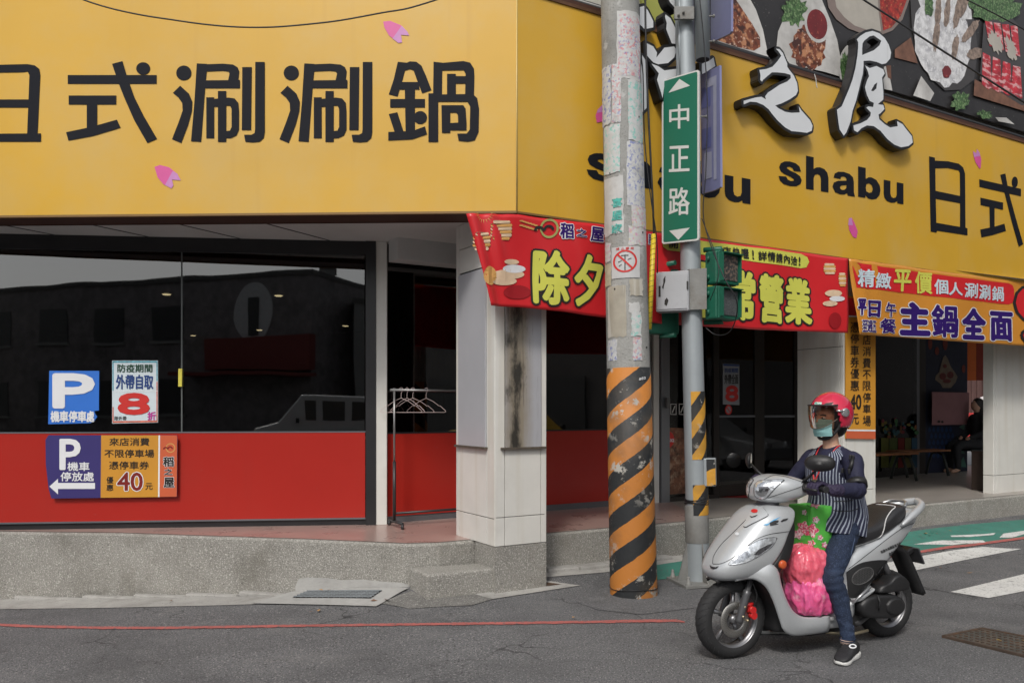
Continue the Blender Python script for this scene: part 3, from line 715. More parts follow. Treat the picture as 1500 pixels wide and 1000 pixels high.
shape_on('ice_print', [(1377, 562), (1369, 556), (1370, 550), (1375, 545), (1378, 533), (1381, 523), (1384, 520), (1387, 524), (1392, 537), (1398, 545), (1402, 552), (1399, 560), (1392, 568), (1380, 568)], M_cream, fm, .010, shop)
for e in (ell(1383, 536, 3, 3), ell(1380, 551, 5, 5), ell(1391, 549, 5, 5), ell(1386, 558, 6, 3)): shape_on('ice_print', e, M_syrup, fm, .014, shop)
# orange shade above the passage opening
mb = MB(); a = Vector(((1410-HX)*15/F, 15, 0)); b = Vector(((1450-HX)*15/F, 15, 0)); M_osh = pm('orange_shade', (.55, .12, .02), .7); M_rsh = pm('red_shade', (.22, .025, .012), .7)
t = thing('roller_shade', 'orange and red roller shade hanging at the end of the passage', 'shade', ((a.x+b.x)/2, 15, 2.2))
for i, (x0, x1) in enumerate(((1409, 1418), (1418.3, 1430), (1430.3, 1450))):
    mb = MB(); mb.slab(Vector(((x0-HX)*15/F, 15, 0)), Vector(((x1-HX)*15/F, 15, 0)), CZ+(HY-557)*15/F, 3.1, .02, 0, 1); mb.build('shade_panel', M_rsh if i == 2 else M_osh, t)

# ================================================================ far street seen through the passage
M_pave = pm('far_pavement', (.30, .30, .30), .8, .1, 2)
mb = MB(); mb.quad((6, 16, ZP+.01), (30, 16, ZP+.01), (30, 60, ZP+.01), (6, 60, ZP+.01)); structure(mb.build('far_pavement', M_pave))
mb = MB(); mb.box((18.5, 33, 3.5), (14, .4, 7)); o = mb.build('corrugated_wall', pm('brown_siding', (.09, .045, .04), .7, .2, 2)); tag(o, 'dark red brown corrugated wall across the far street', 'wall')
mb = MB()
for i in range(60): mb.box((11.6+i*.22, 32.78, 3.5), (.09, .06, 6.9))
b_ = mb.build('siding_ribs', pm('brown_siding', (.09, .045, .04)), o, world=True); b_['kind'] = 'stuff'
t = thing('market_stall', 'small red stall with a white parasol on the far side of the passage', 'stall', (16.8, 29, .41))
mb = MB(); mb.box((17.2, 29, .9), (2.6, .8, .9), bev=.03); mb.build('counter', pm('stall_red', (.45, .03, .03), .6), t)
mb = MB(); vs = [Vector((16.9, 28.6, 2.15))]+[Vector((16.9+.75*cos(a*pi/5), 28.6+.75*sin(a*pi/5), 1.75)) for a in range(10)]
mb.add(vs, [(0, 1+i, 1+(i+1) % 10) for i in range(10)], 0); mb.build('parasol', pm('parasol_white', (.75, .7, .7), .7), t)
mb = MB(); mb.tube([(16.9, 28.6, .4), (16.9, 28.6, 2.1)], .02); mb.build('pole', M_steel, t)
o = MB().box((15.0, 31.5, 3.0), (1.0, .3, 4.5)).build('white_shopfront', pm('far_white', (.55, .55, .52), .6)); tag(o, 'narrow whitish shop front beyond the end of the passage', 'building')
# ================================================================ yellow fascia sign round the corner
M_yel = pm('yellow_sign_face', (.62, .36, .036), .30, .05, .7, .06, 1.6, spec=.5, streak=[((.45, .25, .04), 7, .35, .62, .85, .35)], dirt=[((.56, .39, .14), 1.1, .42, .75, .6), ((.30, .20, .06), 6, .70, .8, .35)])  # dirt patches also paint in sky haze and pole reflections; streaks are soiling
M_brn = pm('brown_sign_edge', (.06, .022, .012), .6, .2, 3)
M_ink = pm('charcoal_vinyl', (.012, .013, .018), .6, .05, 4, spec=.12)
M_ptl = pm('petal_pink', (.62, .09, .30), .4, .1, 3); M_ptl2 = pm('petal_mauve', (.52, .22, .48), .4, .1, 3)
sign = thing('fascia_sign', 'long yellow fascia sign with dark lettering wrapping round the corner of the building', 'shop sign', (K.x, K.y, ZS0))
Wl = K-UL*0; Lend = SL-UL*2.2; Rend = SP+U*9.5
TH = .30
def facepanel(name, a, b, n):
    mb = MB(); mb.slab(a, b, ZS0, ZS1, .02, 0, 1); return mb.build(name, M_yel, sign)
facepanel('sign_panel', Lend, K, NL)
facepanel('sign_panel', K+U*.004, Rend, NR)
# underside and dark lip
inL = Lend-NL*TH; inK = K-NL*TH+U*.05; inR = Rend-NR*TH
mb = MB(); mb.poly([(p.x, p.y) for p in (Lend-NL*.02, K-NL*.02+U*.01, Rend-NR*.02, inR, inK, inL)], to3=lambda x, y: Vector((x, y, ZS0+.004)), thick=.02, nrm=(0, 0, -1)); mb.build('sign_underside', M_brn, sign)
mb = MB(); mb.slab(Lend-NL*TH, inK, ZS0, ZC+.05, .02); mb.slab(inK, inR, ZS0, ZC+.05, .02); mb.build('sign_back_rail', M_brn, sign)
mb = MB(); mb.slab(Lend+NL*.006, K+NL*.006, ZS0-.006, ZS0+.012, .03); mb.build('edge_trim', pm('edge_trim', (.20, .11, .03), .5), sign)
mb = MB(); mb.slab(K+NR*.004, Rend+NR*.004, ZS0-.006, ZS0+.010, .03); mb.build('edge_trim', pm('edge_trim', (.20, .11, .03), .5), sign)
mb = MB(); mb.tube([K+Vector((0, -.004, ZS0)), K+Vector((0, -.004, ZS1))], .006, 8); mb.build('corner_trim', pm('corner_trim', (.62, .46, .16), .35), sign)
mb = MB(); mb.slab(K-NR*.0+U*.1, Rend, ZS1, ZS1+.05, .22); mb.build('top_rail', M_brn, sign)
mb = MB(); mb.tube([K-NR*.08+U*.1+Vector((0, 0, ZS1+.09)), Rend-NR*.08+Vector((0, 0, ZS1+.09))], .035, 8); mb.build('top_pipe', M_black, sign)
M_frame = pm('rusty_frame', (.10, .045, .02), .6, .3, 5)
mb = MB(); mb.slab(K+NR*.012+U*.1, Rend+NR*.012, ZS1-.012, ZS1+.014, .02); mb.build('top_trim', M_frame, sign)
fL = pmap(SL, NL); fR = pmap(SP, NR)
def polys(name, plist, m, f, lift, parent, sc=1, ox=0, oy=0, thick=0, n=None):
    """plist of (outer, [holes]) in zoomed coordinates; photo px = ox + x/sc"""
    mb = MB()
    for i, it in enumerate(plist):
        outer, holes = it if isinstance(it, tuple) else (it, [])
        T = lambda P_: [(ox+x/sc, oy+y/sc) for x, y in P_]
        mb.poly(T(outer), holes=[T(h) for h in holes], to3=lambda x, y: f(x, y, lift+i*.00015), thick=thick, nrm=n)
    return mb.build(name, m, parent)
Q = lambda *a: list(zip(a[::2], a[1::2]))
c_shi = [Q(293,325,676,325,676,363,293,363), Q(297,413,502,413,502,452,297,452), Q(375,450,420,450,420,560,375,560), Q(286,571,395,548,505,517,521,552,400,588,296,607),
         Q(484,277,529,265,548,330,580,420,620,500,678,600,636,618,580,520,540,430,512,360), ell(618, 297, 30, 27)]
c_shuan = [ell(793, 316, 33, 32), Q(746,402,777,371,815,405,830,440,828,480,812,540,782,618,742,601,770,530,788,478,786,445,770,422), Q(849,275,893,277,880,450,868,613,824,610,838,450),
           (Q(885,279,960,276,1005,280,1025,292,1032,310,1028,345,1035,347,1035,382,885,382), [Q(892,310,960,307,985,310,990,320,984,347,888,348)]),
           Q(890,421,924,421,924,597,890,597), Q(940,394,976,394,976,613,940,613), (Q(918,428,985,422,1012,426,1028,445,1031,480,1031,560,1020,585,995,597,970,597,970,566,918,462), [Q(976,457,993,457,999,472,999,548,992,564,976,566)]),
           Q(1045,291,1086,291,1083,562,1043,562), Q(1101,269,1142,269,1142,570,1138,595,1120,612,1090,615,1058,612,1053,582,1085,582,1098,575,1100,560)]
c_shuan[6] = (Q(930,427,985,422,1012,426,1028,445,1031,480,1031,560,1020,585,995,597,970,597,970,566,970,462,918,462,918,430), [Q(976,457,993,457,999,472,999,548,992,564,976,566)])
c_guo = [Q(538,268,578,272,560,340,537,418,499,408,520,345), Q(570,275,590,266,618,268,640,285,660,330,683,390,643,404,622,350,606,305,590,300,570,306), Q(548,355,628,355,632,388,540,388), Q(568,388,612,388,612,590,572,590),
         Q(505,428,655,428,655,465,505,465), Q(499,493,536,485,565,575,528,582), ell(635, 508, 29, 28), Q(497,570,600,566,655,546,664,580,600,602,497,607),
         Q(692,268,730,272,728,410,690,410), Q(728,273,820,265,850,272,866,298,868,330,866,412,828,412,830,320,822,304,728,306), Q(750,320,788,320,788,410,750,410), Q(786,330,832,330,832,362,786,362),
         Q(670,404,712,404,712,613,670,613), Q(690,409,860,407,880,425,888,470,886,570,870,605,840,612,800,608,794,577,835,577,848,560,850,460,838,440,712,440,700,438),
         (Q(726,455,820,455,830,470,834,534,834,563,764,563,764,574,728,574), [Q(764,487,790,487,797,497,798,530,764,532)])]
c_ri = [Q(-110,283,120,278,150,283,170,298,175,325,163,580,118,580,128,325,120,310,100,313,-110,316), Q(-110,430,128,430,128,465,-110,465), Q(-110,578,178,576,178,612,-110,612), Q(-150,276,-108,276,-108,618,-150,618)]
for pl, dx, ox in ((c_ri, 0, 0), (c_shi, 0, 0), (c_shuan, 0, 0), (c_shuan, 463, 0), (c_guo, 0, 400)):
    pl2 = [([(x+dx, y) for x, y in (it[0] if isinstance(it, tuple) else it)], [[(x+dx, y) for x, y in h] for h in (it[1] if isinstance(it, tuple) else [])]) for it in pl]
    polys('character', pl2, M_ink, fL, .004, sign, 2.942, ox, 0)
r_ri = [(Q(128,182,182,195,182,222,300,228,400,250,440,285,458,340,462,835,480,842,480,905,200,862,197,880,143,870), [Q(185,292,300,290,400,312,410,335,412,545,188,498), Q(190,570,412,612,412,828,195,790)])]
r_shi = [Q(587,392,970,480,970,548,590,462), Q(598,560,806,606,806,672,600,628), Q(680,640,728,650,728,832,685,840), Q(596,852,730,825,818,798,832,865,700,905,608,924), Q(780,352,826,340,860,520,920,740,990,985,950,1010,880,760,820,520), ell(913, 418, 28, 50)]
polys('character', r_ri, M_ink, fR, .004, sign, 6.25, 1340, 200); polys('character', r_shi, M_ink, fR, .004, sign, 6.25, 1340, 200)
LT = {'s': (Q(.97,.33,.66,.36,.60,.25,.48,.21,.37,.25,.36,.30,.50,.37,.75,.43,.93,.53,1,.68,.95,.84,.78,.96,.50,1,.22,.96,.06,.84,0,.67,.33,.64,.40,.76,.53,.79,.65,.76,.66,.69,.52,.62,.25,.55,.09,.46,.03,.31,.09,.15,.26,.04,.48,0,.74,.03,.90,.13), []),
      'h': (Q(0,0,.34,0,.34,.36,.45,.30,.62,.27,.82,.30,.95,.40,1,.55,1,1,.66,1,.66,.60,.62,.52,.52,.49,.40,.53,.34,.63,.34,1,0,1), []),
      'a': (Q(.05,.32,.10,.15,.25,.04,.50,0,.76,.04,.91,.16,.95,.35,.95,.80,1,1,.68,1,.65,.90,.52,.98,.34,1,.12,.94,.0,.72,.06,.54,.25,.43,.62,.36,.62,.29,.58,.22,.48,.20,.38,.24,.35,.34), [Q(.62,.55,.42,.60,.34,.66,.34,.75,.42,.80,.54,.77,.61,.69)]),
      'b': (Q(0,0,.34,0,.34,.36,.46,.29,.60,.27,.82,.33,.96,.48,1,.64,.96,.81,.82,.95,.60,1,.45,.98,.33,.90,.32,.98,0,.98), [Q(.34,.64,.37,.53,.49,.48,.61,.53,.66,.64,.61,.76,.49,.80,.37,.76)]),
      'u': (Q(0,0,.34,0,.34,.58,.38,.72,.49,.77,.61,.72,.66,.58,.66,0,1,0,1,.98,.69,.98,.68,.88,.55,.97,.38,1,.16,.95,.03,.82,0,.62), [])}
for q in (((859, 206), (1099, 249), (1099, 300), (859, 262)), ((1140, 220), (1323, 257.5), (1323, 300), (1140, 270))):
    # each letter of the word is a part
    word = 'shabu'; L0 = 0; cu = [(.0, .186), (.22, .40), (.432, .612), (.637, .816), (.842, 1.0)]; xh = .27
    for ch, (a, b) in zip(word, cu):
        tp = 0 if ch in 'hb' else xh
        TLp = [q[0][i]*(1-a)+q[1][i]*a for i in (0, 1)]; TRp = [q[0][i]*(1-b)+q[1][i]*b for i in (0, 1)]; BLp = [q[3][i]*(1-a)+q[2][i]*a for i in (0, 1)]; BRp = [q[3][i]*(1-b)+q[2][i]*b for i in (0, 1)]
        TLp[1] += (BLp[1]-TLp[1])*tp; TRp[1] += (BRp[1]-TRp[1])*tp
        qq = [TLp, TRp, BRp, BLp]; outer, holes = LT[ch]
        if ch in 'hb': pass
        f2 = lambda x, y: fR(*[(qq[0][i]*(1-x)+qq[1][i]*x)*(1-y)+(qq[3][i]*(1-x)+qq[2][i]*x)*y for i in (0, 1)], .004)
        mb = MB(); mb.poly(outer, holes=holes, to3=f2); mb.build('letter', M_ink, sign)
def petal(pts, tip, f):
    mb = MB(); mb.poly(pts, mi=0, to3=lambda x, y: f(x, y, .004)); mb.poly(tip, mi=1, to3=lambda x, y: f(x, y, .0044)); mb.build('petal', [M_ptl, M_ptl2], sign)
T_ = lambda q, s, ox, oy=0: [(ox+x/s, oy+y/s) for x, y in q]
petal(T_(Q(667,720,690,712,730,722,765,750,780,778,742,775,748,800,740,813,705,795,680,765), 2.942, 0), T_(Q(745,738,765,750,780,778,742,775,748,800,740,813,712,798), 2.942, 0), fL)
petal(T_(Q(475,95,505,92,550,110,580,140,587,155,552,152,556,185,540,187,500,155,480,120), 2.942, 400), T_(Q(555,113,580,140,587,155,552,152,556,185,540,187,515,168), 2.942, 400), fL)
petal(T_(Q(530,135,560,155,565,115,590,150,607,210,600,290,590,295,555,240,535,180), 6.25, 1340, 200), T_(Q(530,135,560,155,565,115,590,150,596,180,540,190), 6.25, 1340, 200), fR)
petal(Q(1243,320,1247,319,1251,326,1256,339,1254,349,1249,347,1243,336), Q(1243,320,1247,319,1249,330,1242,330), fR)
petal(Q(882,154,875,161,872,170,874,180,884,178), Q(882,154,875,161,874,166,884,164), fR)
# ---- raised calligraphic characters: black box letters with white faces
M_lw = pm('white_letter_face', (.66, .68, .70), .3, .04, 3, streak=[((.42, .42, .40), 16, .5, .66, .85, .35)])
M_lb = pm('black_letter_return', (.014, .014, .015), .4, .2, 5)
def raised(plist, sc, ox, oy, dep=.10, rim=.026):
    o_ = bpy.data.objects.new('raised_character', None); C.objects.link(o_); o_.parent = sign; o_.empty_display_size = .05
    face = MB(); body = MB()
    for i, it in enumerate(plist):
        outer, holes = it if isinstance(it, tuple) else (it, [])
        t3 = lambda x, y: fR(x, y, 0)  # far end added unseen, to shade the passage and block sky in its glass
        P2 = [t3(ox+x/sc, oy+y/sc) for x, y in outer]; H2 = [[t3(ox+x/sc, oy+y/sc) for x, y in h] for h in holes]
        uz = lambda p: ((p-SP).dot(U), p.z)
        back = lambda a, b, l: Vector((SP.x+U.x*a+NR.x*l, SP.y+U.y*a+NR.y*l, b))
        o2 = [uz(p) for p in P2]; h2 = [[uz(p) for p in h] for h in H2]
        face.poly(o2, holes=h2, to3=lambda x, y: back(x, y, dep+.006+i*.0002))
        for k in range(12):
            a = 2*pi*k/12; dx, dy = cos(a)*rim, sin(a)*rim
            hh = [h for h in h2 if True]
            body.poly([(x+dx, y+dy) for x, y in o2], holes=[[(x+dx, y+dy) for x, y in h] for h in hh], to3=lambda x, y: back(x, y, dep+k*.00025+i*.003*0), thick=dep-.004, nrm=NR)
    # the white face sits flush with the camera side of the box, so shift it back to the traced outline
    b_ = body.build('return', M_lb, sign); b_.parent = o_; fl_ = [b_]
    for i, it in enumerate(plist):
        outer, holes = it if isinstance(it, tuple) else (it, [])
        pz = [fR(ox+x/sc, oy+y/sc, 0) for x, y in outer]; o2 = [((p-SP).dot(U), p.z) for p in pz]; h2 = [[((p-SP).dot(U), p.z) for p in [fR(ox+x/sc, oy+y/sc, 0) for x, y in h]] for h in holes]
        fm_ = MB(); fm_.poly(o2, holes=h2, to3=lambda x, y: Vector((SP.x+U.x*x+NR.x*(dep+.006), SP.y+U.y*x+NR.y*(dep+.006), y))); f_ = fm_.build('face', M_lw, sign); f_.parent = o_; fl_.append(f_)
    for c_ in fl_: c_.matrix_parent_inverse = Matrix.Identity(4)
    o_.matrix_basis = Matrix.Identity(4)
    return o_
g_zhi = [Q(415,135,450,140,480,175,500,225,520,270,520,300,540,330,580,380,610,450,618,520,600,560,540,600,470,635,410,655,440,680,500,712,560,722,635,718,625,660,650,700,690,745,730,790,752,840,745,885,700,905,620,895,560,890,500,855,430,790,380,730,350,690,300,650,240,625,180,620,122,645,120,612,180,595,240,580,285,575,325,600,318,570,345,535,385,510,450,465,520,435,552,405,550,375,500,360,430,352,380,352,340,385,300,420,290,438,272,420,275,380,265,330,330,320,385,300,430,250,465,200,440,160)]
g_wu = [(Q(275,140,300,115,340,90,390,78,440,95,480,130,510,180,527,235,520,280,490,315,460,322,420,305,370,295,325,298,325,330,320,390,305,450,290,510,270,590,245,660,230,740,200,820,180,845,150,800,140,740,130,655,165,630,190,570,220,500,245,430,265,350,280,260,285,200,285,160), [Q(315,255,315,205,318,170,330,150,370,118,400,112,455,150,440,185,400,220,350,240)]),
        (Q(335,330,370,350,420,335,470,360,480,390,460,420,465,470,470,530,470,580,440,605,430,615,470,620,478,650,450,680,435,690,440,725,480,760,520,785,575,775,570,738,610,760,640,800,680,850,685,895,655,920,600,930,550,910,500,870,450,810,400,775,350,770,310,790,280,820,255,805,250,770,300,755,350,730,375,700,378,675,345,640,360,630,395,635,400,605,370,590,350,550,335,490,350,440,365,410,355,370), [Q(380,515,405,470,425,455,418,500,395,520)])]
g_dao = [Q(75,50,105,85,150,175,150,225,80,240,40,200,40,60), Q(250,120,290,150,330,230,330,360,300,355,255,240,260,190,245,140), Q(265,-30,285,20,335,75,350,60,350,-30),
         Q(90,350,150,380,180,430,175,470,240,390,320,380,340,410,320,470,270,515,190,525,150,510,95,450), Q(135,520,190,540,240,575,350,560,350,610,300,640,240,700,225,800,215,760,180,650,195,600), Q(60,450,92,500,95,880,50,925,40,700), Q(640,470,655,540,545,610,545,520,600,500)]
# the traced faces stand 16 cm proud of the sign; move their outline onto that nearer plane
fR0 = fR; fR = pmap(SP+NR*.106, NR)
raised(g_zhi, 6.25, 1070, 50); raised(g_wu, 5, 1200, 30); raised(g_dao, 5.557, 930, 0)
fR = fR0

# ================================================================ food billboard above the sign
BP = SP+V*.12; fB = pmap(BP, NR)
bb = thing('food_billboard', 'large dark billboard printed with plates of hot pot food above the yellow sign', 'billboard', onplane(1270, 120, BP, NR))
mb = MB(); pt = Q(1000,-60,1640,-60,1640,240,1500,193,1380,156,1240,113,1120,79,1036,57,1000,46)
mb.poly(pt, to3=lambda x, y: fB(x, y, 0), thick=.05, nrm=NR); mb.build('board', pm('board_print', (.028, .026, .027), .45, .3, 2.5, speck=[((.25, .24, .22), 50, .70, .74, .6)]), bb)
M_plate = pm('print_white', (.55, .54, .52), .45, .25, 3, dirt=[((.28, .25, .23), 2.2, .45, .75, .7)], streak=[((.70, .69, .67), 3, 9, .55, .7, .5)])
M_food = pm('print_brown_food', (.20, .055, .025), .45, .9, 9, speck=[((.52, .24, .12), 13, .52, .60, .9), ((.03, .01, .01), 9, .52, .60, .9), ((.65, .45, .35), 30, .62, .66, .8)])
M_meat = pm('print_meat', (.46, .025, .04), .45, .5, 8, streak=[((.72, .42, .42), 7, 22, .50, .58, .85), ((.18, .008, .015), 9, 14, .56, .66, .8)])
M_herb = pm('print_herb', (.05, .11, .035), .45, .8, 25, speck=[((.20, .30, .14), 40, .52, .6, .8)])
M_sauce = pm('print_sauce', (.16, .008, .010), .3, .3, 8, speck=[((.45, .1, .05), 30, .66, .7, .7)])
M_broth = pm('print_broth', (.42, .39, .34), .4, .1, 5); M_wood = pm('print_wood', (.17, .08, .05), .5, .4, 8); M_shr = pm('print_shrimp', (.24, .18, .145), .5, .6, 20)
M_ice = pm('print_ice', (.62, .62, .63), .5, .3, 12, speck=[((.36, .36, .39), 11, .5, .62, .8), ((.75, .75, .76), 22, .55, .62, .8)])
lay = [0.003]
def rough_ell(cx, cy, rx, ry, amp=.12, n=26, rot=0, seed=0):
    r_ = random.Random(seed+int(cx)); out = []
    for i in range(n):
        a = 2*pi*i/n; k = 1+r_.uniform(-amp, amp); x, y = rx*k*cos(a), ry*k*sin(a); out.append((cx+x*cos(rot)-y*sin(rot), cy+x*sin(rot)+y*cos(rot)))
    return out
def pr(name, pts, m):
    lay[0] += .0006; mb = MB(); mb.poly(pts, to3=lambda x, y: fB(x, y, lay[0])); return mb.build(name, m, bb)
S2 = lambda x, y: (1060+x/3.409, y/3.409)
def E2(cx, cy, rx, ry, amp=0.0, rot=0, n=30): c_ = S2(cx, cy); return rough_ell(c_[0], c_[1], rx/3.409, ry/3.409, amp, n, rot)
pr('printed_plate', [S2(*p) for p in Q(-40,-40,110,-40,160,50,195,150,218,260,222,285,-40,212)], M_plate)
pr('printed_food', [S2(*p) for p in Q(-40,-40,60,0,100,60,140,120,180,190,182,235,150,255,60,235,-40,200)], M_food)
pr('printed_plate', [S2(*p) for p in Q(345,-40,480,-20,530,100,565,200,582,290,575,382,500,360,330,322,262,240,270,160,300,90)], M_plate)
pr('printed_food', E2(420, 245, 88, 100, .15), M_food); pr('printed_food', E2(400, 195, 50, 60, .2), M_food)
pr('printed_herb', E2(350, 60, 60, 70, .3), M_herb); pr('printed_bowl', E2(464, 122, 62, 95, rot=-.18), M_plate); pr('printed_sauce', E2(464, 124, 50, 76, rot=-.18), M_sauce)
pr('printed_pot', [S2(*p) for p in Q(505,-40,520,40,560,100,620,145,700,175,790,175,840,155,890,100,925,0,930,-40)], pm('print_pot_rim', (.22, .17, .15), .4))
pr('printed_broth', [S2(*p) for p in Q(545,-40,560,40,600,90,650,130,720,155,783,158,770,60,765,-40)], M_broth)
pr('printed_food', [S2(*p) for p in Q(775,-40,780,60,793,155,835,140,880,85,912,0,912,-40)], pm('print_chili', (.30, .02, .012), .4, .8, 16, speck=[((.5, .2, .08), 35, .6, .66, .8)]))
pr('printed_plate', E2(640, 340, 70, 120), M_plate); pr('printed_herb', E2(605, 340, 28, 70, .3), M_herb); pr('printed_plate', [S2(*p) for p in Q(800,330,815,330,838,455,760,440)], M_plate)
pr('printed_board', [S2(*p) for p in Q(850,250,930,190,965,320,850,290)], M_wood); pr('printed_board', [S2(*p) for p in Q(805,330,830,330,833,400,815,390)], M_wood)
pr('printed_tray', [S2(*p) for p in Q(925,-40,1230,-40,1245,100,1265,250,1245,400,1180,450,1100,455,1040,400,975,290,935,150)], pm('print_tray', (.05, .045, .045), .4))
pr('printed_ice', E2(1090, 200, 140, 235, .06, -.12, 40), M_ice); pr('printed_ice', [S2(*p) for p in Q(950,-40,1220,-40,1235,100,1000,100)], M_ice)
for a in ((1065, 60, 16, 70, .05), (1110, 70, 15, 75, .1), (1165, 60, 18, 90, .2), (1055, 180, 16, 80, .1), (1150, 240, 16, 60, .15), (1225, 160, 20, 70, .6), (1250, 270, 45, 28, -.3), (1190, 30, 20, 60, .3)):
    pr('printed_shrimp', E2(a[0], a[1], a[2], a[3], .12, a[4]), M_shr)
pr('printed_sauce', E2(1106, 362, 22, 30, .1), M_sauce); pr('printed_herb', E2(1018, 30, 22, 55, .2), M_herb)
pr('printed_board', [S2(*p) for p in Q(1245,400,1240,480,1500,560,1640,600,1640,520,1500,520)], M_wood)
pr('printed_tray', [S2(*p) for p in Q(1270,400,1290,120,1400,60,1500,170,1520,520,1480,530)], pm('print_tray', (.05, .045, .045), .4))
pr('printed_herb', E2(1345, 40, 120, 75, .2), M_herb)
for i in range(4): pr('printed_meat', [S2(*p) for p in Q(1285+i*50,265+i*22,1322+i*50,285+i*18,1332+i*50,440+i*18,1312+i*50,450+i*16,1280+i*48,425+i*16)], M_meat)
for i in range(4): pr('printed_meat', [S2(*p) for p in Q(1295+i*42,110+i*8,1330+i*42,115+i*6,1350+i*40,240+i*16,1318+i*40,235+i*14)], M_meat)
pr('printed_noodle', E2(1345, 215, 26, 60, .3, -.4), M_broth); pr('printed_noodle', E2(1425, 250, 22, 60, .3, -.3), M_broth)
pr('printed_tofu', [S2(*p) for p in Q(975,385,1040,470,1020,510,935,482)], M_plate); pr('printed_herb', E2(1170, 510, 42, 45, .3, .6), M_herb); pr('printed_herb', E2(1295, 575, 35, 20, .3, .2), M_herb)
pr('printed_tofu', [S2(*p) for p in Q(1345,590,1400,592,1440,625,1360,610)], M_plate)
# lime panel between the raised characters and pale wall strip at the top
mb = MB(); mb.poly(Q(936,-30,1006,-30,1004,30,985,36,968,37,955,25,944,8), to3=lambda x, y: fB(x, y, -.02), thick=.03, nrm=NR)
tag(mb.build('lime_sign', pm('lime_panel', (.42, .44, .10), .35, .1, 2)), 'lime green light box behind the raised white characters above the yellow sign', 'sign')

# ================================================================ red banner under the sign
BN = SP+NR*.015
def wav(x, y):
    k = smooth(760, 690, x)
    a = .010*sin(x*.045+y*.02)+.006*sin(x*.11-y*.06)+.022*k*sin((x-683)*.22-(y-313)*.05)+.03*(y-360)/100*sin(x*.012+.5)*.6
    return a+.012
fN = pmap(BN, NR, wav)
M_ban = pm('red_vinyl_banner', (.60, .022, .028), .30, .05, 2, 0)
def gridpoly(name, top, botm, nx, ny, m, f, parent, smooth_=True):
    """banner surface between a top and a bottom photo polyline"""
    def at(pl, s):
        x0, x1 = pl[0][0], pl[-1][0]; x = x0+(x1-x0)*s
        for a, b in zip(pl, pl[1:]):
            if x <= b[0]+1e-6: k = (x-a[0])/(b[0]-a[0]); return (x, a[1]+(b[1]-a[1])*k)
        return pl[-1]
    mb = MB(); vs = []
    for j in range(ny+1):
        for i in range(nx+1):
            a = at(top, i/nx); b = at(botm, i/nx); t = j/ny; vs.append(f(a[0]+(b[0]-a[0])*t, a[1]+(b[1]-a[1])*t, 0))
    mb.add(vs, [(j*(nx+1)+i, (j+1)*(nx+1)+i, (j+1)*(nx+1)+i+1, j*(nx+1)+i+1) for j in range(ny) for i in range(nx)], 0, smooth_)
    return mb.build(name, m, parent, solid=.0012)
b1 = thing('red_banner', 'long red festive banner with big yellow characters hanging under the yellow sign', 'banner', fN(960, 340))
gridpoly('cloth', [(683, 313), (757, 315), (880, 330), (1000, 346), (1240, 379)], [(717, 448), (760, 450), (820, 456), (888, 465), (965, 474), (1100, 483), (1239, 488)], 150, 26, M_ban, fN, b1)
M_bya = pm('banner_yellow', (.62, .62, .10), .4, .04, 3); M_bk = pm('banner_black', (.02, .02, .02), .4); M_bwh = pm('banner_white', (.70, .70, .72), .4); M_bnv = pm('banner_navy', (.030, .010, .13), .5, spec=.2); M_bdr = pm('banner_dark_red', (.32, .01, .015), .4); M_gold = pm('banner_gold', (.62, .33, .10), .4, .2, 12); M_crm = pm('banner_cream', (.68, .50, .34), .4, .15, 10)
def btext(ch, q, m_in, m_out, o_in, o_out, f, parent, lift=.006, nx=8, ny=8, name='character'):
    mb = MB()
    if m_out: put_text(mb, ch, q, lift, o_out, 1, fmap=f, nx=nx, ny=ny, k=12)
    put_text(mb, ch, q, lift+.0025, o_in, 0, fmap=f, nx=nx, ny=ny, k=8)
    return mb.build(name, [m_in, m_out or m_in], parent)
BTQ = lambda x0, x1, yl0, yr0, yl1, yr1: [(x0, yl0), (x1, yr0), (x1, yr1), (x0, yl1)]
for ch, q in (('除', BTQ(782, 830, 366, 371, 442, 446)), ('夕', BTQ(842, 881, 373, 378, 446, 449)), ('正', BTQ(1020, 1056, 386, 391, 462, 465)), ('常', BTQ(1066, 1099, 397, 401, 466, 469)), ('營', BTQ(1109, 1142, 402, 407, 470, 473)), ('業', BTQ(1149, 1183, 408, 412, 472, 475))):
    btext(ch, q, M_bya, M_bk, .035, .075, fN, b1)
mb = MB(); pill_ = Q(968,352,974,347,1050,356,1110,364,1172,372,1181,377,1184,384,1180,392,1172,393,1110,385,1050,376,976,367,969,362)
def cutpoly(pts, f, lift, mi, mb, step=12):
    xs_ = [p[0] for p in pts]; x0, x1 = min(xs_), max(xs_); n_ = [( (x-x0)/(x1-x0), y) for x, y in pts]
    tr_ = tessellate_polygon([[Vector((x, y, 0)) for x, y in pts]])
    v_, f_ = cutmesh([((x-x0)/(x1-x0), y) for x, y in pts], tr_, max(1, int((x1-x0)/step)), 1)
    mb.add([f(x0+(x1-x0)*x, y, lift) for x, y in v_], f_, mi)
cutpoly(pill_, fN, .004, 0, mb); mb.build('printed_pill', M_bya, b1)
for ch, x0, x1, y0, y1 in (('開', 978, 990, 351, 364), ('店', 1057, 1068, 362, 374), ('快', 1071, 1081, 363, 376), ('喔', 1084, 1094, 365, 379), ('!', 1099.5, 1101.5, 367, 380), ('詳', 1108, 1119, 369, 382), ('情', 1120.5, 1131, 370, 383), ('請', 1132.5, 1142, 372, 385), ('內', 1144.5, 1154, 374, 386), ('洽', 1156, 1166, 376, 388.5), ('!', 1168.5, 1170.5, 377, 389)):
    btext(ch, BTQ(x0, x1, y0-.5, y0+.8, y1-.5, y1+.5), M_bk, None, .028, 0, fN, b1, .008, 2, 2)
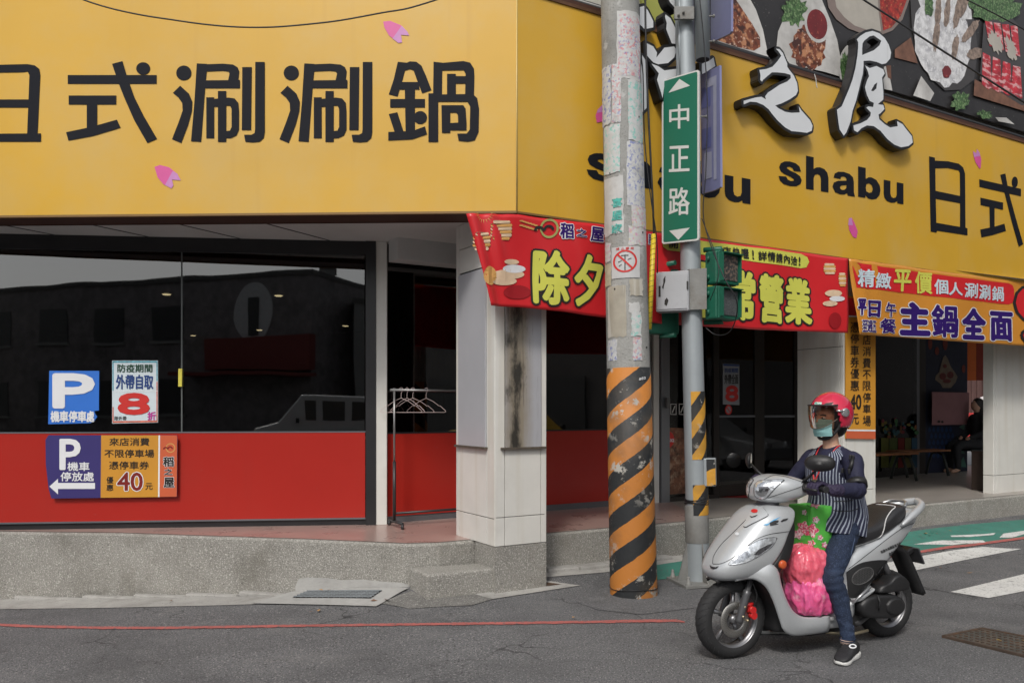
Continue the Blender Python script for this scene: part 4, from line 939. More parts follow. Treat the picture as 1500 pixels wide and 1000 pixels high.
for ch, q in (('稻', BTQ(819, 837, 327, 330, 349, 350)), ('之', BTQ(842, 857, 335, 337, 347, 348)), ('屋', BTQ(863, 881, 333, 336, 353, 355))): btext(ch, q, M_bnv, M_bwh, .03, .09, fN, b1, .006, 4, 4)
btext('照', BTQ(948, 955, 344, 345, 358, 359), M_bnv, M_bwh, .02, .08, fN, b1, .006, 2, 2)
def ring(cx, cy, r0, r1, m, f, lift, parent, name, sx=1, n=28, a0=0, a1=2*pi):
    mb = MB(); vs = []
    for i in range(n+1):
        a = a0+(a1-a0)*i/n; vs += [f(cx+r0*sx*cos(a), cy+r0*sin(a), lift), f(cx+r1*sx*cos(a), cy+r1*sin(a), lift)]
    mb.add(vs, [(2*i, 2*i+2, 2*i+3, 2*i+1) for i in range(n)]); return mb.build(name, m, parent)
M_lgrn = pm('logo_olive', (.35, .36, .12), .4)
ring(803.5, 335, 11, 14.2, M_lgrn, fN, .006, b1, 'logo_ring', .92)
ring(803, 337, 4, 7.5, M_bk, fN, .007, b1, 'logo_arc', 1, 14, pi, 2*pi); ring(789, 338.5, 3.5, 7.5, M_bk, fN, .0075, b1, 'logo_arc', 1.1, 14, pi, 2*pi)
for i in range(6):
    x, y = 786-i*4.5, 333-i*1.2
    mb = MB(); mb.poly(ell(x-2, y-2.5, 3.5, 1.2, 8), to3=lambda a, b: fN(a, b, .0062)); mb.poly(ell(x-2, y+4, 3.5, 1.4, 8), to3=lambda a, b: fN(a, b, .0062)); mb.build('leaf_print', M_gold, b1)['kind'] = 'stuff'
for i in range(11):
    a = pi*1.05*i/10-.05; mb = MB(); c_, s_ = cos(a), sin(a); mb.poly([(708+8*c_-.6*s_, 314+8*s_+.6*c_), (708+14*c_, 314+14*s_), (708+8*c_+.6*s_, 314+8*s_-.6*c_)], to3=lambda x, y: fN(x, y, .006)); mb.build('sunburst_ray', M_gold, b1)
def lantern(cx, cy, w_, h_, nb, parent, f):
    mb = MB()
    for k in range(nb):
        y0 = cy-h_/2+h_*k/nb; y1 = y0+h_/nb; hw = w_/2*(.82 if k in (0, nb-1) else 1)
        mb.poly([(cx-hw+1.5, y0), (cx+hw-1.5, y0), (cx+hw, (y0+y1)/2), (cx+hw-1.5, y1), (cx-hw+1.5, y1), (cx-hw, (y0+y1)/2)], mi=k % 2, to3=lambda x, y: f(x, y, .0065))
    mb.build('lantern_print', [M_crm, M_gold], parent)
lantern(732, 338, 33, 28, 6, b1, fN); lantern(704, 354, 26, 26, 5, b1, fN); lantern(1213, 394, 19, 16, 5, b1, fN); lantern(1231, 410, 12, 20, 6, b1, fN)
# plain stand-ins of cream cloud shapes where the banner has its decoration
dz_ = [0]
for (x, y, rx, ry, m) in ((716, 404, 11, 14, M_gold), (744, 402, 24, 7, M_crm), (752, 394, 18, 6, M_bwh), (738, 412, 18, 6, M_crm), (757, 428, 20, 10, M_bdr), (748, 384, 12, 4, M_crm), (1219, 470, 9, 12, M_bdr), (1217, 430, 12, 5, M_crm), (1222, 438, 11, 4, M_bwh), (1212, 445, 10, 4, M_crm)):
    dz_[0] += .0003; mb = MB(); cutpoly(ell(x, y, rx, ry, 18), fN, .0045+dz_[0], 0, mb, 6); mb.build('cloud_print', m, b1)
# ---- orange banner
BO = SP+NR*.012
def wav2(x, y): return .012+.008*sin(x*.05+y*.03)+.005*sin(x*.13-y*.05)+.015*smooth(1300, 1245, x)*sin((x-1245)*.25-(y-380)*.06)
fO = pmap(BO, NR, wav2)
b2 = thing('orange_banner', 'orange banner with a red heading and purple characters under the sign at right', 'banner', fO(1370, 400))
gridpoly('cloth', [(1244, 379), (1300, 387), (1380, 398), (1500, 414), (1620, 430)], [(1255.5, 490), (1320, 494), (1400, 500), (1500, 507), (1620, 516)], 100, 24, pm('orange_vinyl_banner', (.60, .25, .035), .32, .05, 2), fO, b2)
mb = MB(); cutpoly(Q(1248,390,1255,385,1290,391,1340,398,1400,406,1440,411,1476,415,1482,418,1484,424,1484,438,1481,444,1476,446,1420,440,1340,431,1254,421.5), fO, .003, 0, mb); mb.build('printed_heading', M_ban, b2)
Z7 = lambda x, y: (1240+x/5.769, 370+y/5.769)
M_bsky = pm('banner_pale_blue', (.55, .66, .72), .4)
for ch, x0, x1, y0, y1, mi_, mo_, oi, oo in (('精', 85, 215, 145, 290, M_bsky, None, .025, 0), ('緻', 228, 358, 175, 305, M_bsky, None, .025, 0), ('平', 390, 528, 150, 325, M_bya, None, .03, 0), ('價', 570, 713, 165, 345, M_bya, None, .025, 0),
        ('個', 735, 838, 230, 350, M_bsky, None, .025, 0), ('人', 848, 963, 255, 360, M_bsky, None, .03, 0), ('涮', 982, 1088, 262, 382, M_bsky, None, .02, 0), ('涮', 1102, 1203, 276, 396, M_bsky, None, .02, 0), ('鍋', 1222, 1320, 288, 408, M_bsky, None, .02, 0),
        ('平', 92, 142, 395, 525, M_bnv, M_bwh, .04, .085), ('日', 168, 265, 412, 540, M_bnv, M_bwh, .05, .09), ('午', 318, 406, 425, 543, M_bnv, M_bwh, .03, .07), ('餐', 278, 405, 560, 680, M_bnv, M_bwh, .025, .055),
        ('至', 122, 158, 572, 668, M_bnv, M_bwh, .02, .06), ('週', 160, 200, 574, 670, M_bnv, M_bwh, .02, .06), ('五', 203, 240, 578, 672, M_bnv, M_bwh, .02, .06),
        ('主', 452, 675, 432, 690, M_bnv, M_bwh, .055, .085), ('鍋', 710, 918, 450, 710, M_bnv, M_bwh, .03, .055), ('全', 968, 1158, 480, 725, M_bnv, M_bwh, .05, .08), ('面', 1210, 1382, 508, 738, M_bnv, M_bwh, .045, .075)):
    sl = .10*(x1-x0)/2
    a = Z7(x0, y0-sl*.6); b = Z7(x1, y0+sl*.6); c_ = Z7(x1, y1+sl*.4); d_ = Z7(x0, y1-sl*.4)
    btext(ch, [a, b, c_, d_], mi_, mo_, oi, oo, fO, b2, .006, 4, 4)
btext('9', [(1489, 422), (1532, 427), (1532, 503), (1489, 498)], M_ban, M_bk, .05, .10, fO, b2, .006, 5, 5)

# ================================================================ printed boards on the left window wall
fG = pmap(G0, NG); fGr = pmap(G0+NG*.045, NG)
def board(name, label, cat, pts, m, f, th=.004, lift=.012, group=None, nrm=NG, holes=[]):
    c_ = f(sum(p[0] for p in pts)/len(pts), max(p[1] for p in pts), lift); t = thing(name, label, cat, c_, group=group)
    mb = MB(); mb.poly(pts, to3=lambda x, y: f(x, y, lift), thick=th, nrm=nrm); mb.build('board', m, t); return t
def tx(parent, f, body, x0, x1, y0, y1, m, off=.0, lift=.0145, mo=None, oo=0, y0r=None, y1r=None, nrm=NG, space=1, name='lettering'):
    y0r = y0 if y0r is None else y0r; y1r = y1 if y1r is None else y1r
    mb = MB(); q = [f(x0, y0, 0), f(x1, y0r, 0), f(x1, y1r, 0), f(x0, y1, 0)]
    if mo: put_text(mb, body, q, lift, oo, 1, nrm=nrm, k=12, space=space)
    put_text(mb, body, q, lift+.0016, off, 0, nrm=nrm, space=space); return mb.build(name, [m, mo or m], parent)
M_pblue = pm('parking_blue', (.035, .17, .62), .35, .06, 3); M_pw = pm('print_white_ink', (.75, .76, .78), .4, .03, 4); M_ppur = pm('purple_board', (.045, .035, .16), .35, .06, 3); M_por = pm('orange_board', (.60, .28, .035), .35, .05, 3); M_pro = pm('red_orange_board', (.58, .12, .05), .35, .05, 3); M_mar = pm('maroon_ink', (.20, .015, .012), .4); M_tbk = pm('black_ink', (.02, .018, .016), .4)
p1 = board('parking_sign', 'square blue parking sign with a torn lower corner on the dark window', 'sign', Q(73,543,146,543,145.5,601,139,601.5,140,606,143,610,139,616,133,619.5,71.5,621), M_pblue, fG)
tx(p1, fG, 'P', 80.5, 137.5, 549, 595.5, M_pw, .055); 
for ch, x in zip('機車停車處', (75.6, 88.6, 101.8, 115, 128.2)): tx(p1, fG, ch, x, x+(12.4 if ch != '處' else 10.5), 602, 617.5, M_pw, .03)
p2 = board('takeaway_poster', 'white and red takeaway discount poster with a big 8 on the dark window', 'poster', Q(165,528,232,528,232,618.6,165,620), pm('poster_paper', (.60, .68, .72), .5, .04, 5), fG)
M_teal = pm('teal_ink', (.10, .38, .48), .5, .5, 40); M_nvy = pm('navy_ink', (.015, .05, .20), .4); M_red8 = pm('red_ink', (.58, .03, .025), .4); M_mag = pm('magenta_ink', (.50, .03, .30), .4)
tx(p2, fG, '防疫期間', 173, 223.8, 533.5, 545, pm('dark_green_ink', (.01, .06, .03), .4), .02); tx(p2, fG, '外帶自取', 171, 225, 549, 569.5, M_nvy, .022)
tx(p2, fG, '8', 175, 218.5, 577, 605.5, M_red8, .07); tx(p2, fG, '折', 217, 229, 603, 615, M_mag, .03); tx(p2, fG, '限外帶', 168.5, 186, 609.5, 615.5, M_tbk, .01)
for nm, q in (('border', Q(165.6,528.6,231.4,528.6,231.4,531,165.6,531)), ('border', Q(165.6,528.6,167.2,528.6,167.2,572,165.6,572)), ('border', Q(229.8,528.6,231.4,528.6,231.4,558,229.8,558))): shape_on(nm, q, M_teal, fG, .0135, p2)
for nm, q in (('border', Q(229.8,559,231.4,559,231.4,617.5,229.8,617.5)), ('border', Q(165.6,596,167.2,596,167.2,618.5,165.6,618.5)), ('border', Q(165.6,616.5,231.4,615.6,231.4,618,165.6,619))): shape_on(nm, q, pm('coral_ink', (.55, .12, .07), .5, .5, 30), fG, .0135, p2)
shape_on('border', Q(165.4,573.2,231.6,572,231.6,572.8,165.4,574), pm('seam_white', (.75, .78, .80), .5), fG, .0138, p2)
p3 = board('motorcycle_parking_board', 'purple and orange parking discount board on the red panel', 'sign', Q(67.5,644,72,637,259.6,637,260.5,641,259.8,727,76,729.5,72,715,68,680), M_ppur, fGr)
shape_on('orange_field', Q(149,637.2,233,637.2,232.6,727.3,148.2,728.4), M_por, fGr, .0135, p3); shape_on('white_stripe', Q(232.8,637.2,235.2,637.2,234.4,727.2,232.2,727.3), M_pw, fGr, .0138, p3)
shape_on('red_field', Q(235,637.2,259.4,637.2,260.2,641,259.6,726.8,234.2,727.2), M_pro, fGr, .0135, p3)
tx(p3, fGr, 'P', 89.5, 118, 643.5, 686.5, M_pw, .03); tx(p3, fGr, '機車', 100, 132, 676.5, 689, M_pw, .02); tx(p3, fGr, '停放處', 90, 138.4, 691, 704, M_pw, .02)
shape_on('arrow', T_(Q(58,878,113,828,113,855,348,855,348,893,113,893,113,928), 4.348, 60, 510), M_pw, fGr, .0145, p3)
tx(p3, fGr, '來店消費', 161.2, 219.5, 641, 652.3, M_tbk, .012); tx(p3, fGr, '不限停車場', 154, 226.4, 658, 669.5, M_tbk, .012); tx(p3, fGr, '憑停車券', 160.8, 218.8, 675.3, 686.7, M_tbk, .012)
tx(p3, fGr, '優', 157, 166.8, 697.6, 707.6, M_tbk, .012); tx(p3, fGr, '惠', 157, 166.8, 709, 718, M_tbk, .012); tx(p3, fGr, '40', 173, 209.5, 691.8, 717.8, M_mar, .025, mo=M_pw, oo=.07); tx(p3, fGr, '元', 213.8, 224.2, 707, 716.6, M_tbk, .012)
for ch, y0, y1, x0, x1 in (('稻', 669, 682.5, 240, 255), ('之', 686, 695, 241.5, 253), ('屋', 699, 713, 241, 255.5)): tx(p3, fGr, ch, x0, x1, y0, y1, M_tbk, .035, mo=M_pw, oo=.075)
ring(250.5, 655.6, 5.6, 7, M_gold, fGr, .0146, p3, 'logo_ring'); ring(250, 657, 2, 4, M_mar, fGr, .0148, p3, 'logo_arc', 1, 12, pi, 2*pi); ring(243.5, 657.5, 1.6, 3.6, M_mar, fGr, .0149, p3, 'logo_arc', 1.1, 12, pi, 2*pi)
mb = MB(); mb.poly(Q(262.6,540,268,540,267.6,566,262.4,566), to3=lambda x, y: fG(x, y, .03), thick=.02, nrm=NG); tag(mb.build('yellow_pull', pm('yellow_tape', (.66, .58, .08), .5, .1, 20)), 'small yellow taped pull handle on the seam of the dark window', 'handle')

# ================================================================ orange sign on the second pillar
fP = pmap(A2, NR); ps = board('pillar_sign', 'tall orange parking discount sign on the front of the white pillar beside the rider', 'sign', Q(1236.5,433,1280,438,1280,643,1236.5,642), M_por, fP, .01, .022, nrm=NR)
shape_on('red_band', Q(1236.7,436,1279.8,439,1279.8,464,1236.7,462), M_ban, fP, .0235, ps); shape_on('white_stripe', Q(1236.7,462,1279.8,464.2,1279.8,466,1236.7,464), M_pw, fP, .0238, ps)
shape_on('red_band', Q(1236.7,631,1279.8,631.6,1279.8,642.8,1236.7,641.8), M_pro, fP, .0235, ps); shape_on('white_stripe', Q(1236.7,628.5,1279.8,629,1279.8,631.4,1236.7,630.8), M_pw, fP, .0238, ps)
for ch, y0, y1 in zip('憑停車券優惠', (472, 489.5, 506, 522.5, 540, 557), (487, 503, 521, 538, 554.5, 572)): tx(ps, fP, ch, 1243, 1255.3, y0, y1, M_tbk, .012, .0245, nrm=NR)
tx(ps, fP, '40', 1242.5, 1258.5, 578, 599, M_tbk, .03, .0245, nrm=NR); tx(ps, fP, '元', 1243, 1255, 606, 621, M_tbk, .012, .0245, nrm=NR)
for ch, y0, y1 in zip('來店消費不限停車場', (474, 491, 508, 524.5, 542, 558, 575, 592, 608.5), (487, 505, 521.5, 539, 555.5, 572, 589, 605, 623.5)): tx(ps, fP, ch, 1261, 1272.5, y0, y1, M_tbk, .012, .0245, nrm=NR)

# ================================================================ prints on the entrance glass
fW = pmap(B0, NR)
dp = board('door_poster', 'narrow white takeaway poster with a red 8 on the glass entrance door', 'poster', Q(1058,532.5,1082,533.5,1082,593,1058,592), pm('dim_poster', (.30, .31, .33), .6), fW, .003, .012, nrm=NR)
tx(dp, fW, '防疫期間', 1060.5, 1079.5, 539, 546, M_nvy, .02, .014, nrm=NR); tx(dp, fW, '外帶全面', 1060, 1080, 548, 562, M_tbk, .02, .014, nrm=NR); tx(dp, fW, '8', 1062, 1079.5, 565.5, 587, M_red8, .06, .014, nrm=NR)
shape_on('border', Q(1058.4,533,1081.6,534,1081.6,536.5,1058.4,535.5), M_nvy, fW, .0135, dp)
nb = thing('no_smoking_sticker', 'round red no smoking sticker below the poster on the entrance door', 'sticker', fW(1066, 607)); ring(1066, 600, 5, 7.3, M_red8, fW, .014, nb, 'red_ring', .7); shape_on('disc', ell(1066, 600, 3.6, 5.2), pm('dim_poster', (.30, .31, .33), .6), fW, .012, nb)
shape_on('bar', Q(1062.6,596.5,1063.6,595.6,1069.6,604,1068.6,605), M_red8, fW, .016, nb)
fD = pmap(B0+NR*.02, NR)
cp = board('drinks_poster', 'brown and red soft drink poster standing behind the entrance side light', 'poster', Q(977.6,626,1006,627,1006,722,977.6,724), pm('drink_print', (.18, .075, .04), .5, .9, 6, dirt=[((.42, .30, .20), 9, .5, .62, .8), ((.03, .012, .01), 7, .52, .62, .9), ((.30, .02, .015), 5, .58, .66, .9)]), fD, .003, .0, nrm=NR)
shape_on('red_disc', Q(977.8,634,982,632,986,636,988,643,986,650,982,655,977.8,655), M_red8, fD, .002, cp); tx(cp, fD, 'Coca', 978.2, 987, 640, 647, M_pw, .02, .003, nrm=NR)
for i, x in enumerate((981, 993.5)):
    st = thing('door_sticker', ('left' if i == 0 else 'right')+' of the two small white pictogram stickers on the entrance side light', 'sticker', fW(x+4.5, 607), group='pictogram stickers on the glass')
    for q in (Q(x,591,x+9,591.3,x+9,592.3,x,592), Q(x,606,x+9,606.3,x+9,607.3,x,607), Q(x,591,x+1,591,x+1,607,x,607), Q(x+8,591,x+9,591,x+9,607,x+8,607), Q(x+2,604,x+6,594,x+7.4,594.6,x+3.4,604.6)): shape_on('mark', q, M_plate, fW, .012, st)
mb = MB(); mb.quad(onz(1022, 727, ZP+.012), onz(1112, 729, ZP+.012), onz(1104, 719.5, ZP+.012), onz(1062, 720.5, ZP+.012)); tag(mb.build('door_mat', pm('red_mat', (.30, .012, .012), .9, .2, 40)), 'red mat on the floor in front of the glass entrance door', 'mat')
# access control box
bx_ = fW(971, 590); mb = MB(); mb.box(bx_+NR*.09, (.05, .03, .13), AF, bev=.006); tag(mb.build('access_panel', pm('panel_grey', (.12, .12, .12), .4)), 'small grey access control box on the aluminium door jamb', 'control box')
# ================================================================ concrete utility pole
def stripe_mat(name, period, rise, ph, orange):
    m = pm(name, (.5, .5, .5), .6, .08, 8, .25, 40); t = m.node_tree; L = t.links.new; b = t.nodes['Principled BSDF']
    tc = t.nodes.new('ShaderNodeTexCoord'); sx = t.nodes.new('ShaderNodeSeparateXYZ'); L(tc.outputs['Object'], sx.inputs[0])
    def M(op, a, b_=None):
        n = t.nodes.new('ShaderNodeMath'); n.operation = op
        for i, v in enumerate((a, b_)):
            if v is None: continue
            if isinstance(v, (int, float)): n.inputs[i].default_value = v
            else: L(v, n.inputs[i])
        return n.outputs[0]
    ang = M('ARCTAN2', sx.outputs[0], M('MULTIPLY', sx.outputs[1], -1.0))
    nz = t.nodes.new('ShaderNodeTexNoise'); nz.inputs['Scale'].default_value = 30; L(tc.outputs['Object'], nz.inputs['Vector'])
    z = M('ADD', sx.outputs[2], M('MULTIPLY', M('SUBTRACT', nz.outputs[0], .5), .012))
    k = M('FRACT', M('ADD', M('DIVIDE', M('SUBTRACT', z, M('MULTIPLY', ang, rise/pi)), period), ph))
    fac = M('LESS_THAN', k, .5)
    mx = t.nodes.new('ShaderNodeMix'); mx.data_type = 'RGBA'; L(fac, mx.inputs['Factor']); mx.inputs['A'].default_value = (.018, .020, .022, 1); mx.inputs['B'].default_value = orange+(1,)
    n2 = t.nodes.new('ShaderNodeTexNoise'); n2.inputs['Scale'].default_value = 9; n2.inputs['Detail'].default_value = 9; n2.inputs['Roughness'].default_value = .75; L(tc.outputs['Object'], n2.inputs['Vector'])
    r2 = t.nodes.new('ShaderNodeMapRange'); r2.inputs['From Min'].default_value = .56; r2.inputs['From Max'].default_value = .60; L(n2.outputs[0], r2.inputs['Value'])
    # chips come in patches
    n3 = t.nodes.new('ShaderNodeTexNoise'); n3.inputs['Scale'].default_value = 2.2; L(tc.outputs['Object'], n3.inputs['Vector'])
    r3 = t.nodes.new('ShaderNodeMapRange'); r3.inputs['From Min'].default_value = .42; r3.inputs['From Max'].default_value = .6; L(n3.outputs[0], r3.inputs['Value'])
    f2 = M('MULTIPLY', r2.outputs[0], r3.outputs[0])
    m2 = t.nodes.new('ShaderNodeMix'); m2.data_type = 'RGBA'; L(f2, m2.inputs['Factor']); L(mx.outputs['Result'], m2.inputs['A']); m2.inputs['B'].default_value = (.42, .40, .36, 1)
    n4 = t.nodes.new('ShaderNodeTexNoise'); n4.inputs['Scale'].default_value = 4; n4.inputs['Detail'].default_value = 8; L(tc.outputs['Object'], n4.inputs['Vector'])
    r4 = t.nodes.new('ShaderNodeMapRange'); r4.inputs['From Min'].default_value = .5; r4.inputs['From Max'].default_value = .8; r4.inputs['To Max'].default_value = .7; L(n4.outputs[0], r4.inputs['Value'])
    m3 = t.nodes.new('ShaderNodeMix'); m3.data_type = 'RGBA'; L(r4.outputs[0], m3.inputs['Factor']); L(m2.outputs['Result'], m3.inputs['A']); m3.inputs['B'].default_value = (.09, .07, .05, 1)
    L(m3.outputs['Result'], b.inputs['Base Color'])
    return m
PX, PY = 1.0, 6.74
up = thing('utility_pole', 'weathered concrete utility pole with orange and black stripes at its foot and torn flyers above', 'utility pole', (PX+.002, PY, g(PX, PY)-.01), rot=(0, radians(-1.35), 0))
def prad(z): return .190-.0072*z
M_pole = pm('pole_concrete', (.30, .30, .285), .8, .12, 3, .5, 50, speck=[((.10, .10, .09), 70, .62, .7, .5)], dirt=[((.15, .15, .14), 3.5, .5, .75, .6), ((.50, .50, .49), 6, .58, .63, .55)], streak=[((.42, .41, .39), 14, 1.5, .56, .66, .45)])
mb = MB(); mb.lathe([(prad(z), z) for z in [x*.5 for x in range(0, 19)]], n=48); mb.build('shaft', M_pole, up, world=False)
M_str = stripe_mat('pole_stripes', .328, .40, .433+.03, (.47, .175, .03))
mb = MB(); mb.lathe([(prad(0)+.004, -.02), (prad(0)+.004, .0), (prad(1)+.004, 1), (prad(1.86)+.004, 1.865), (prad(1.86)-.002, 1.866)], n=48); mb.build('striped_wrap', M_str, up, world=False)
mb = MB(); mb.tube([((prad(0)+.008)*cos(a), (prad(0)+.008)*sin(a), .075+.006*sin(3*a)) for a in [2*pi*i/40 for i in range(40)]], .003, 6, closed=True, cap=False); mb.build('wire_loop', M_cable, up, world=False)
PZ = up.location.z
def fpole(x, y, lift=0):
    Z = CZ+(HY-y)*6.55/F-PZ; R = prad(Z)
    cx = 928.5-21.5*(870-y)/870; rp = R/6.74*F*1.01
    s_ = max(-.98, min(.98, (x-cx)/rp)); a = math.asin(s_)-.147; R += lift
    return Vector((R*sin(a), -R*cos(a), Z))
def flymat(name, c1, c2=None, base=(.52, .53, .53)):
    sp = [(c1, 38, .52, .57, .62)]
    if c2: sp.append((c2, 55, .56, .62, .5))
    return pm(name, base, .7, .10, 9, .2, 50, speck=sp, dirt=[((.50, .50, .49), 14, .48, .56, .75), ((.30, .30, .28), 5, .55, .68, .7)])
cB, cT, cR, cP = (.06, .10, .40), (.10, .50, .42), (.55, .10, .12), (.55, .2, .35)
M_f = {'b': flymat('flyer_blue', cB), 't': flymat('flyer_teal', cT), 'r': flymat('flyer_red', cR, cB), 'p': flymat('flyer_pink', cP, (.6, .5, .2)), 'w': pm('flyer_blank', (.50, .50, .49), .7, .12, 9, dirt=[((.30, .29, .27), 7, .5, .7, .6)]),
       'o': pm('paste_stain', (.36, .33, .27), .8, .15, 6, streak=[((.50, .48, .43), 18, 2, .5, .6, .8)]), 'c': pm('flyer_cream', (.44, .40, .30), .7, .2, 12)}
rr = random.Random(11)
def patch(x0, x1, y0, y1, m, lift=.004, ragged=1.5, name='flyer'):
    mb = MB(); nx, ny = 6, 8; vs = []
    for j in range(ny+1):
        for i in range(nx+1):
            x = x0+(x1-x0)*i/nx; y = y0+(y1-y0)*j/ny
            if i in (0, nx): x += rr.uniform(-ragged, ragged)*.6
            if j in (0, ny): y += rr.uniform(-ragged, ragged)
            vs.append(fpole(x, y, lift))
    mb.add(vs, [(j*(nx+1)+i, (j+1)*(nx+1)+i, (j+1)*(nx+1)+i+1, j*(nx+1)+i+1) for j in range(ny) for i in range(nx)], 0, True)
    return mb.build(name, m, up, world=False)
for i, (x0, x1, y0, y1, k) in enumerate(((903, 936, 12, 113, 'w'), (905.5, 935, 18, 109, 'r'), (882, 895, 90, 176, 'b'), (896, 909, 90, 176, 'r'), (919.5, 940, 114, 204, 't'), (885, 907.5, 178, 249, 't'), (917.5, 943.5, 205, 300, 'b'), (886, 913, 255, 341, 'w'),
        (924.6, 944.5, 300, 331, 'p'), (920, 945.6, 329, 358, 'p'), (887, 894.6, 351, 379, 'p'), (886.5, 896, 382, 416, 'c'), (891, 917, 417, 492, 'o'), (924.6, 938.6, 456, 492, 't'), (927, 938.8, 494, 527, 'r'), (891, 904, 495, 526, 'b'), (921, 936, 443, 458, 'w'), (922, 940, 408, 432, 'o'))):
    patch(x0, x1, y0, y1, M_f[k], .003+.0012*(i % 3))
def ptext(ch, q, m, off, lift=.009, parent=up, name='lettering'):
    mb = MB(); put_text(mb, ch, q, lift, off, 0, fmap=fpole, nx=3, ny=3); mb.build(name, m, parent, world=False)
M_tl = pm('teal_print', (.08, .42, .36), .6, .3, 40, dirt=[((.5, .5, .5), 30, .55, .6, .8)]); M_bl2 = pm('blue_print', (.05, .08, .35), .6, .3, 40, dirt=[((.5, .5, .5), 30, .55, .6, .8)]); M_rd2 = pm('red_print', (.50, .08, .10), .6, .3, 40, dirt=[((.5, .5, .5), 30, .56, .6, .8)])
for ch, y in (('喜', 288), ('屋', 307), ('家', 326)): ptext(ch, BTQ(897, 911, y, y, y+13, y+13), M_tl, .03)
# no-climbing plate
patch(896.8, 935.8, 360, 406, pm('climb_plate', (.50, .50, .50), .5, .06, 8), .006, .3, 'warning_plate')
mb = MB(); vs = []; n = 30
for i in range(n+1):
    a = 2*pi*i/n; vs += [fpole(915.3+14*cos(a), 381.5+14*sin(a), .0085), fpole(915.3+16.5*cos(a), 381.5+16.5*sin(a), .0085)]
mb.add(vs, [(2*i, 2*i+2, 2*i+3, 2*i+1) for i in range(n)]); mb.build('red_ring', M_red8, up, world=False)
mb = MB(); 
for k in range(8):
    a = (905+k*2.6, 371+k*2.7); b = (905+(k+1)*2.6, 371+(k+1)*2.7); mb.add([fpole(a[0]-.9, a[1]+.9, .010), fpole(b[0]-.9, b[1]+.9, .010), fpole(b[0]+.9, b[1]-.9, .010), fpole(a[0]+.9, a[1]-.9, .010)], [(0, 1, 2, 3)])
mb.build('red_bar', M_red8, up, world=False)
for q in (Q(914.6,372,916,372,916,395,914.6,395), Q(910,372.5,920,372.5,920,373.8,910,373.8), Q(906,382,911,380,911,381,906,383), Q(919,379,924,377,924,378,919,380), Q(907,388,911,385.5,911,386.5,907,389)):
    mb = MB(); mb.add([fpole(x, y, .0092) for x, y in q], [(0, 1, 2, 3)]); mb.build('pictogram', M_tbk, up, world=False)
for i, ch in enumerate('禁止攀爬'): ptext(ch, BTQ(903+i*6.6, 907.5+i*6.6, 361.3, 361, 365, 364.8), M_red8, .02, .008)
ptext('#32', BTQ(935, 944, 553, 551.5, 557, 555.5), M_pw, .03, .008)
for (x, y) in ((893, 110), (934, 167), (894, 249), (901, 421), (946, 508), (940, 338)):
    mb = MB(); p = fpole(x, y, .002); mb.lathe([(0.001, .004), (.008, .003), (.009, 0)], p, M=Matrix.Rotation(pi/2, 3, 'X'), n=8); mb.build('drilled_hole', M_joint, up, world=False)
# cables and yellow guard beside the pole
def cable(name, pts, r, m, label, cat='cable', group=None, n=6, sub=4, rad=None):
    p3 = [P(*p) if len(p) == 3 else p for p in pts]; out = []
    for i in range(len(p3)-1):
        p0, p1, p2, p3_ = p3[max(0, i-1)], p3[i], p3[i+1], p3[min(len(p3)-1, i+2)]
        for k in range(sub):
            t = k/sub; out.append(.5*((2*p1)+(-p0+p2)*t+(2*p0-5*p1+4*p2-p3_)*t*t+(-p0+3*p1-3*p2+p3_)*t**3))
    out.append(p3[-1]); mb = MB(); mb.tube(out, r, n); o = mb.build(name, m); tag(o, label, cat, group); return o
cable('pole_cable', [(945, -40, 6.75), (946, 60, 6.75), (950, 170, 6.75), (956, 290, 6.76), (958, 348, 6.78)], .009, M_cable, 'thick black cable running down the right side of the concrete pole into the yellow guard')
cable('pole_cable', [(938, 75, 6.7), (942, 110, 6.72), (944, 200, 6.74), (952, 280, 6.74), (962, 350, 6.76), (963, 400, 6.8)], .005, M_cable, 'thin black cable hanging loose beside the thick one on the concrete pole')
M_yg = pm('yellow_guard', (.62, .46, .03), .45, .08, 6)
yg = thing('cable_guard', 'yellow plastic spiral guard round the cable beside the concrete pole', 'cable guard', P(951, 480, 6.75))
a_, b_ = P(957.5, 343, 6.78), P(951, 482, 6.75); mb = MB(); mb.tube([a_, a_.lerp(b_, .5), b_], .021, 12); mb.build('guard', M_yg, yg)
mb = MB(); N = 150; ax = (b_-a_).normalized(); e1_ = ax.orthogonal().normalized(); e2_ = ax.cross(e1_)
mb.tube([a_.lerp(b_, i/N)+(e1_*cos(i*.75)+e2_*sin(i*.75))*.0215 for i in range(N)], .0018, 4); mb.build('spiral_seam', M_cable, yg)

# ================================================================ galvanised signal pole
QX, QY = 1.627, 7.15; QZ = g(QX, QY)
sp = thing('signal_pole', 'grey galvanised traffic signal pole with striped wrap and bolted foot', 'signal pole', (QX, QY, QZ), rot=(0, radians(-1.4), 0))
M_pst = pm('pole_steel', (.33, .365, .385), .5, .06, 4, .08, 50, metal=.25, streak=[((.24, .26, .27), 16, .8, .55, .8, .45)], dirt=[((.22, .15, .10), 9, .70, .78, .6), ((.45, .47, .48), 3, .55, .8, .4)])
M_old = pm('dull_zinc', (.22, .22, .21), .65, .15, 8, .2, 40, metal=.2, dirt=[((.14, .11, .08), 5, .52, .75, .6)])
mb = MB(); mb.lathe([(.0985, .03), (.0975, .42), (.094, .80), (.0885, 2.5), (.082, 4.6), (.078, 6.5)], n=36); mb.build('shaft', M_pst, sp, world=False)
mb = MB(); mb.lathe([(.101, .36), (.102, .365), (.102, .68), (.099, .685)], n=36); mb.build('foot_sleeve', M_old, sp, world=False)
R45 = Matrix.Rotation(radians(12), 3, 'Z')
mb = MB(); mb.box((0, 0, .018), (.42, .42, .028), M=R45, bev=.004); mb.build('base_plate', M_old, sp, world=False)
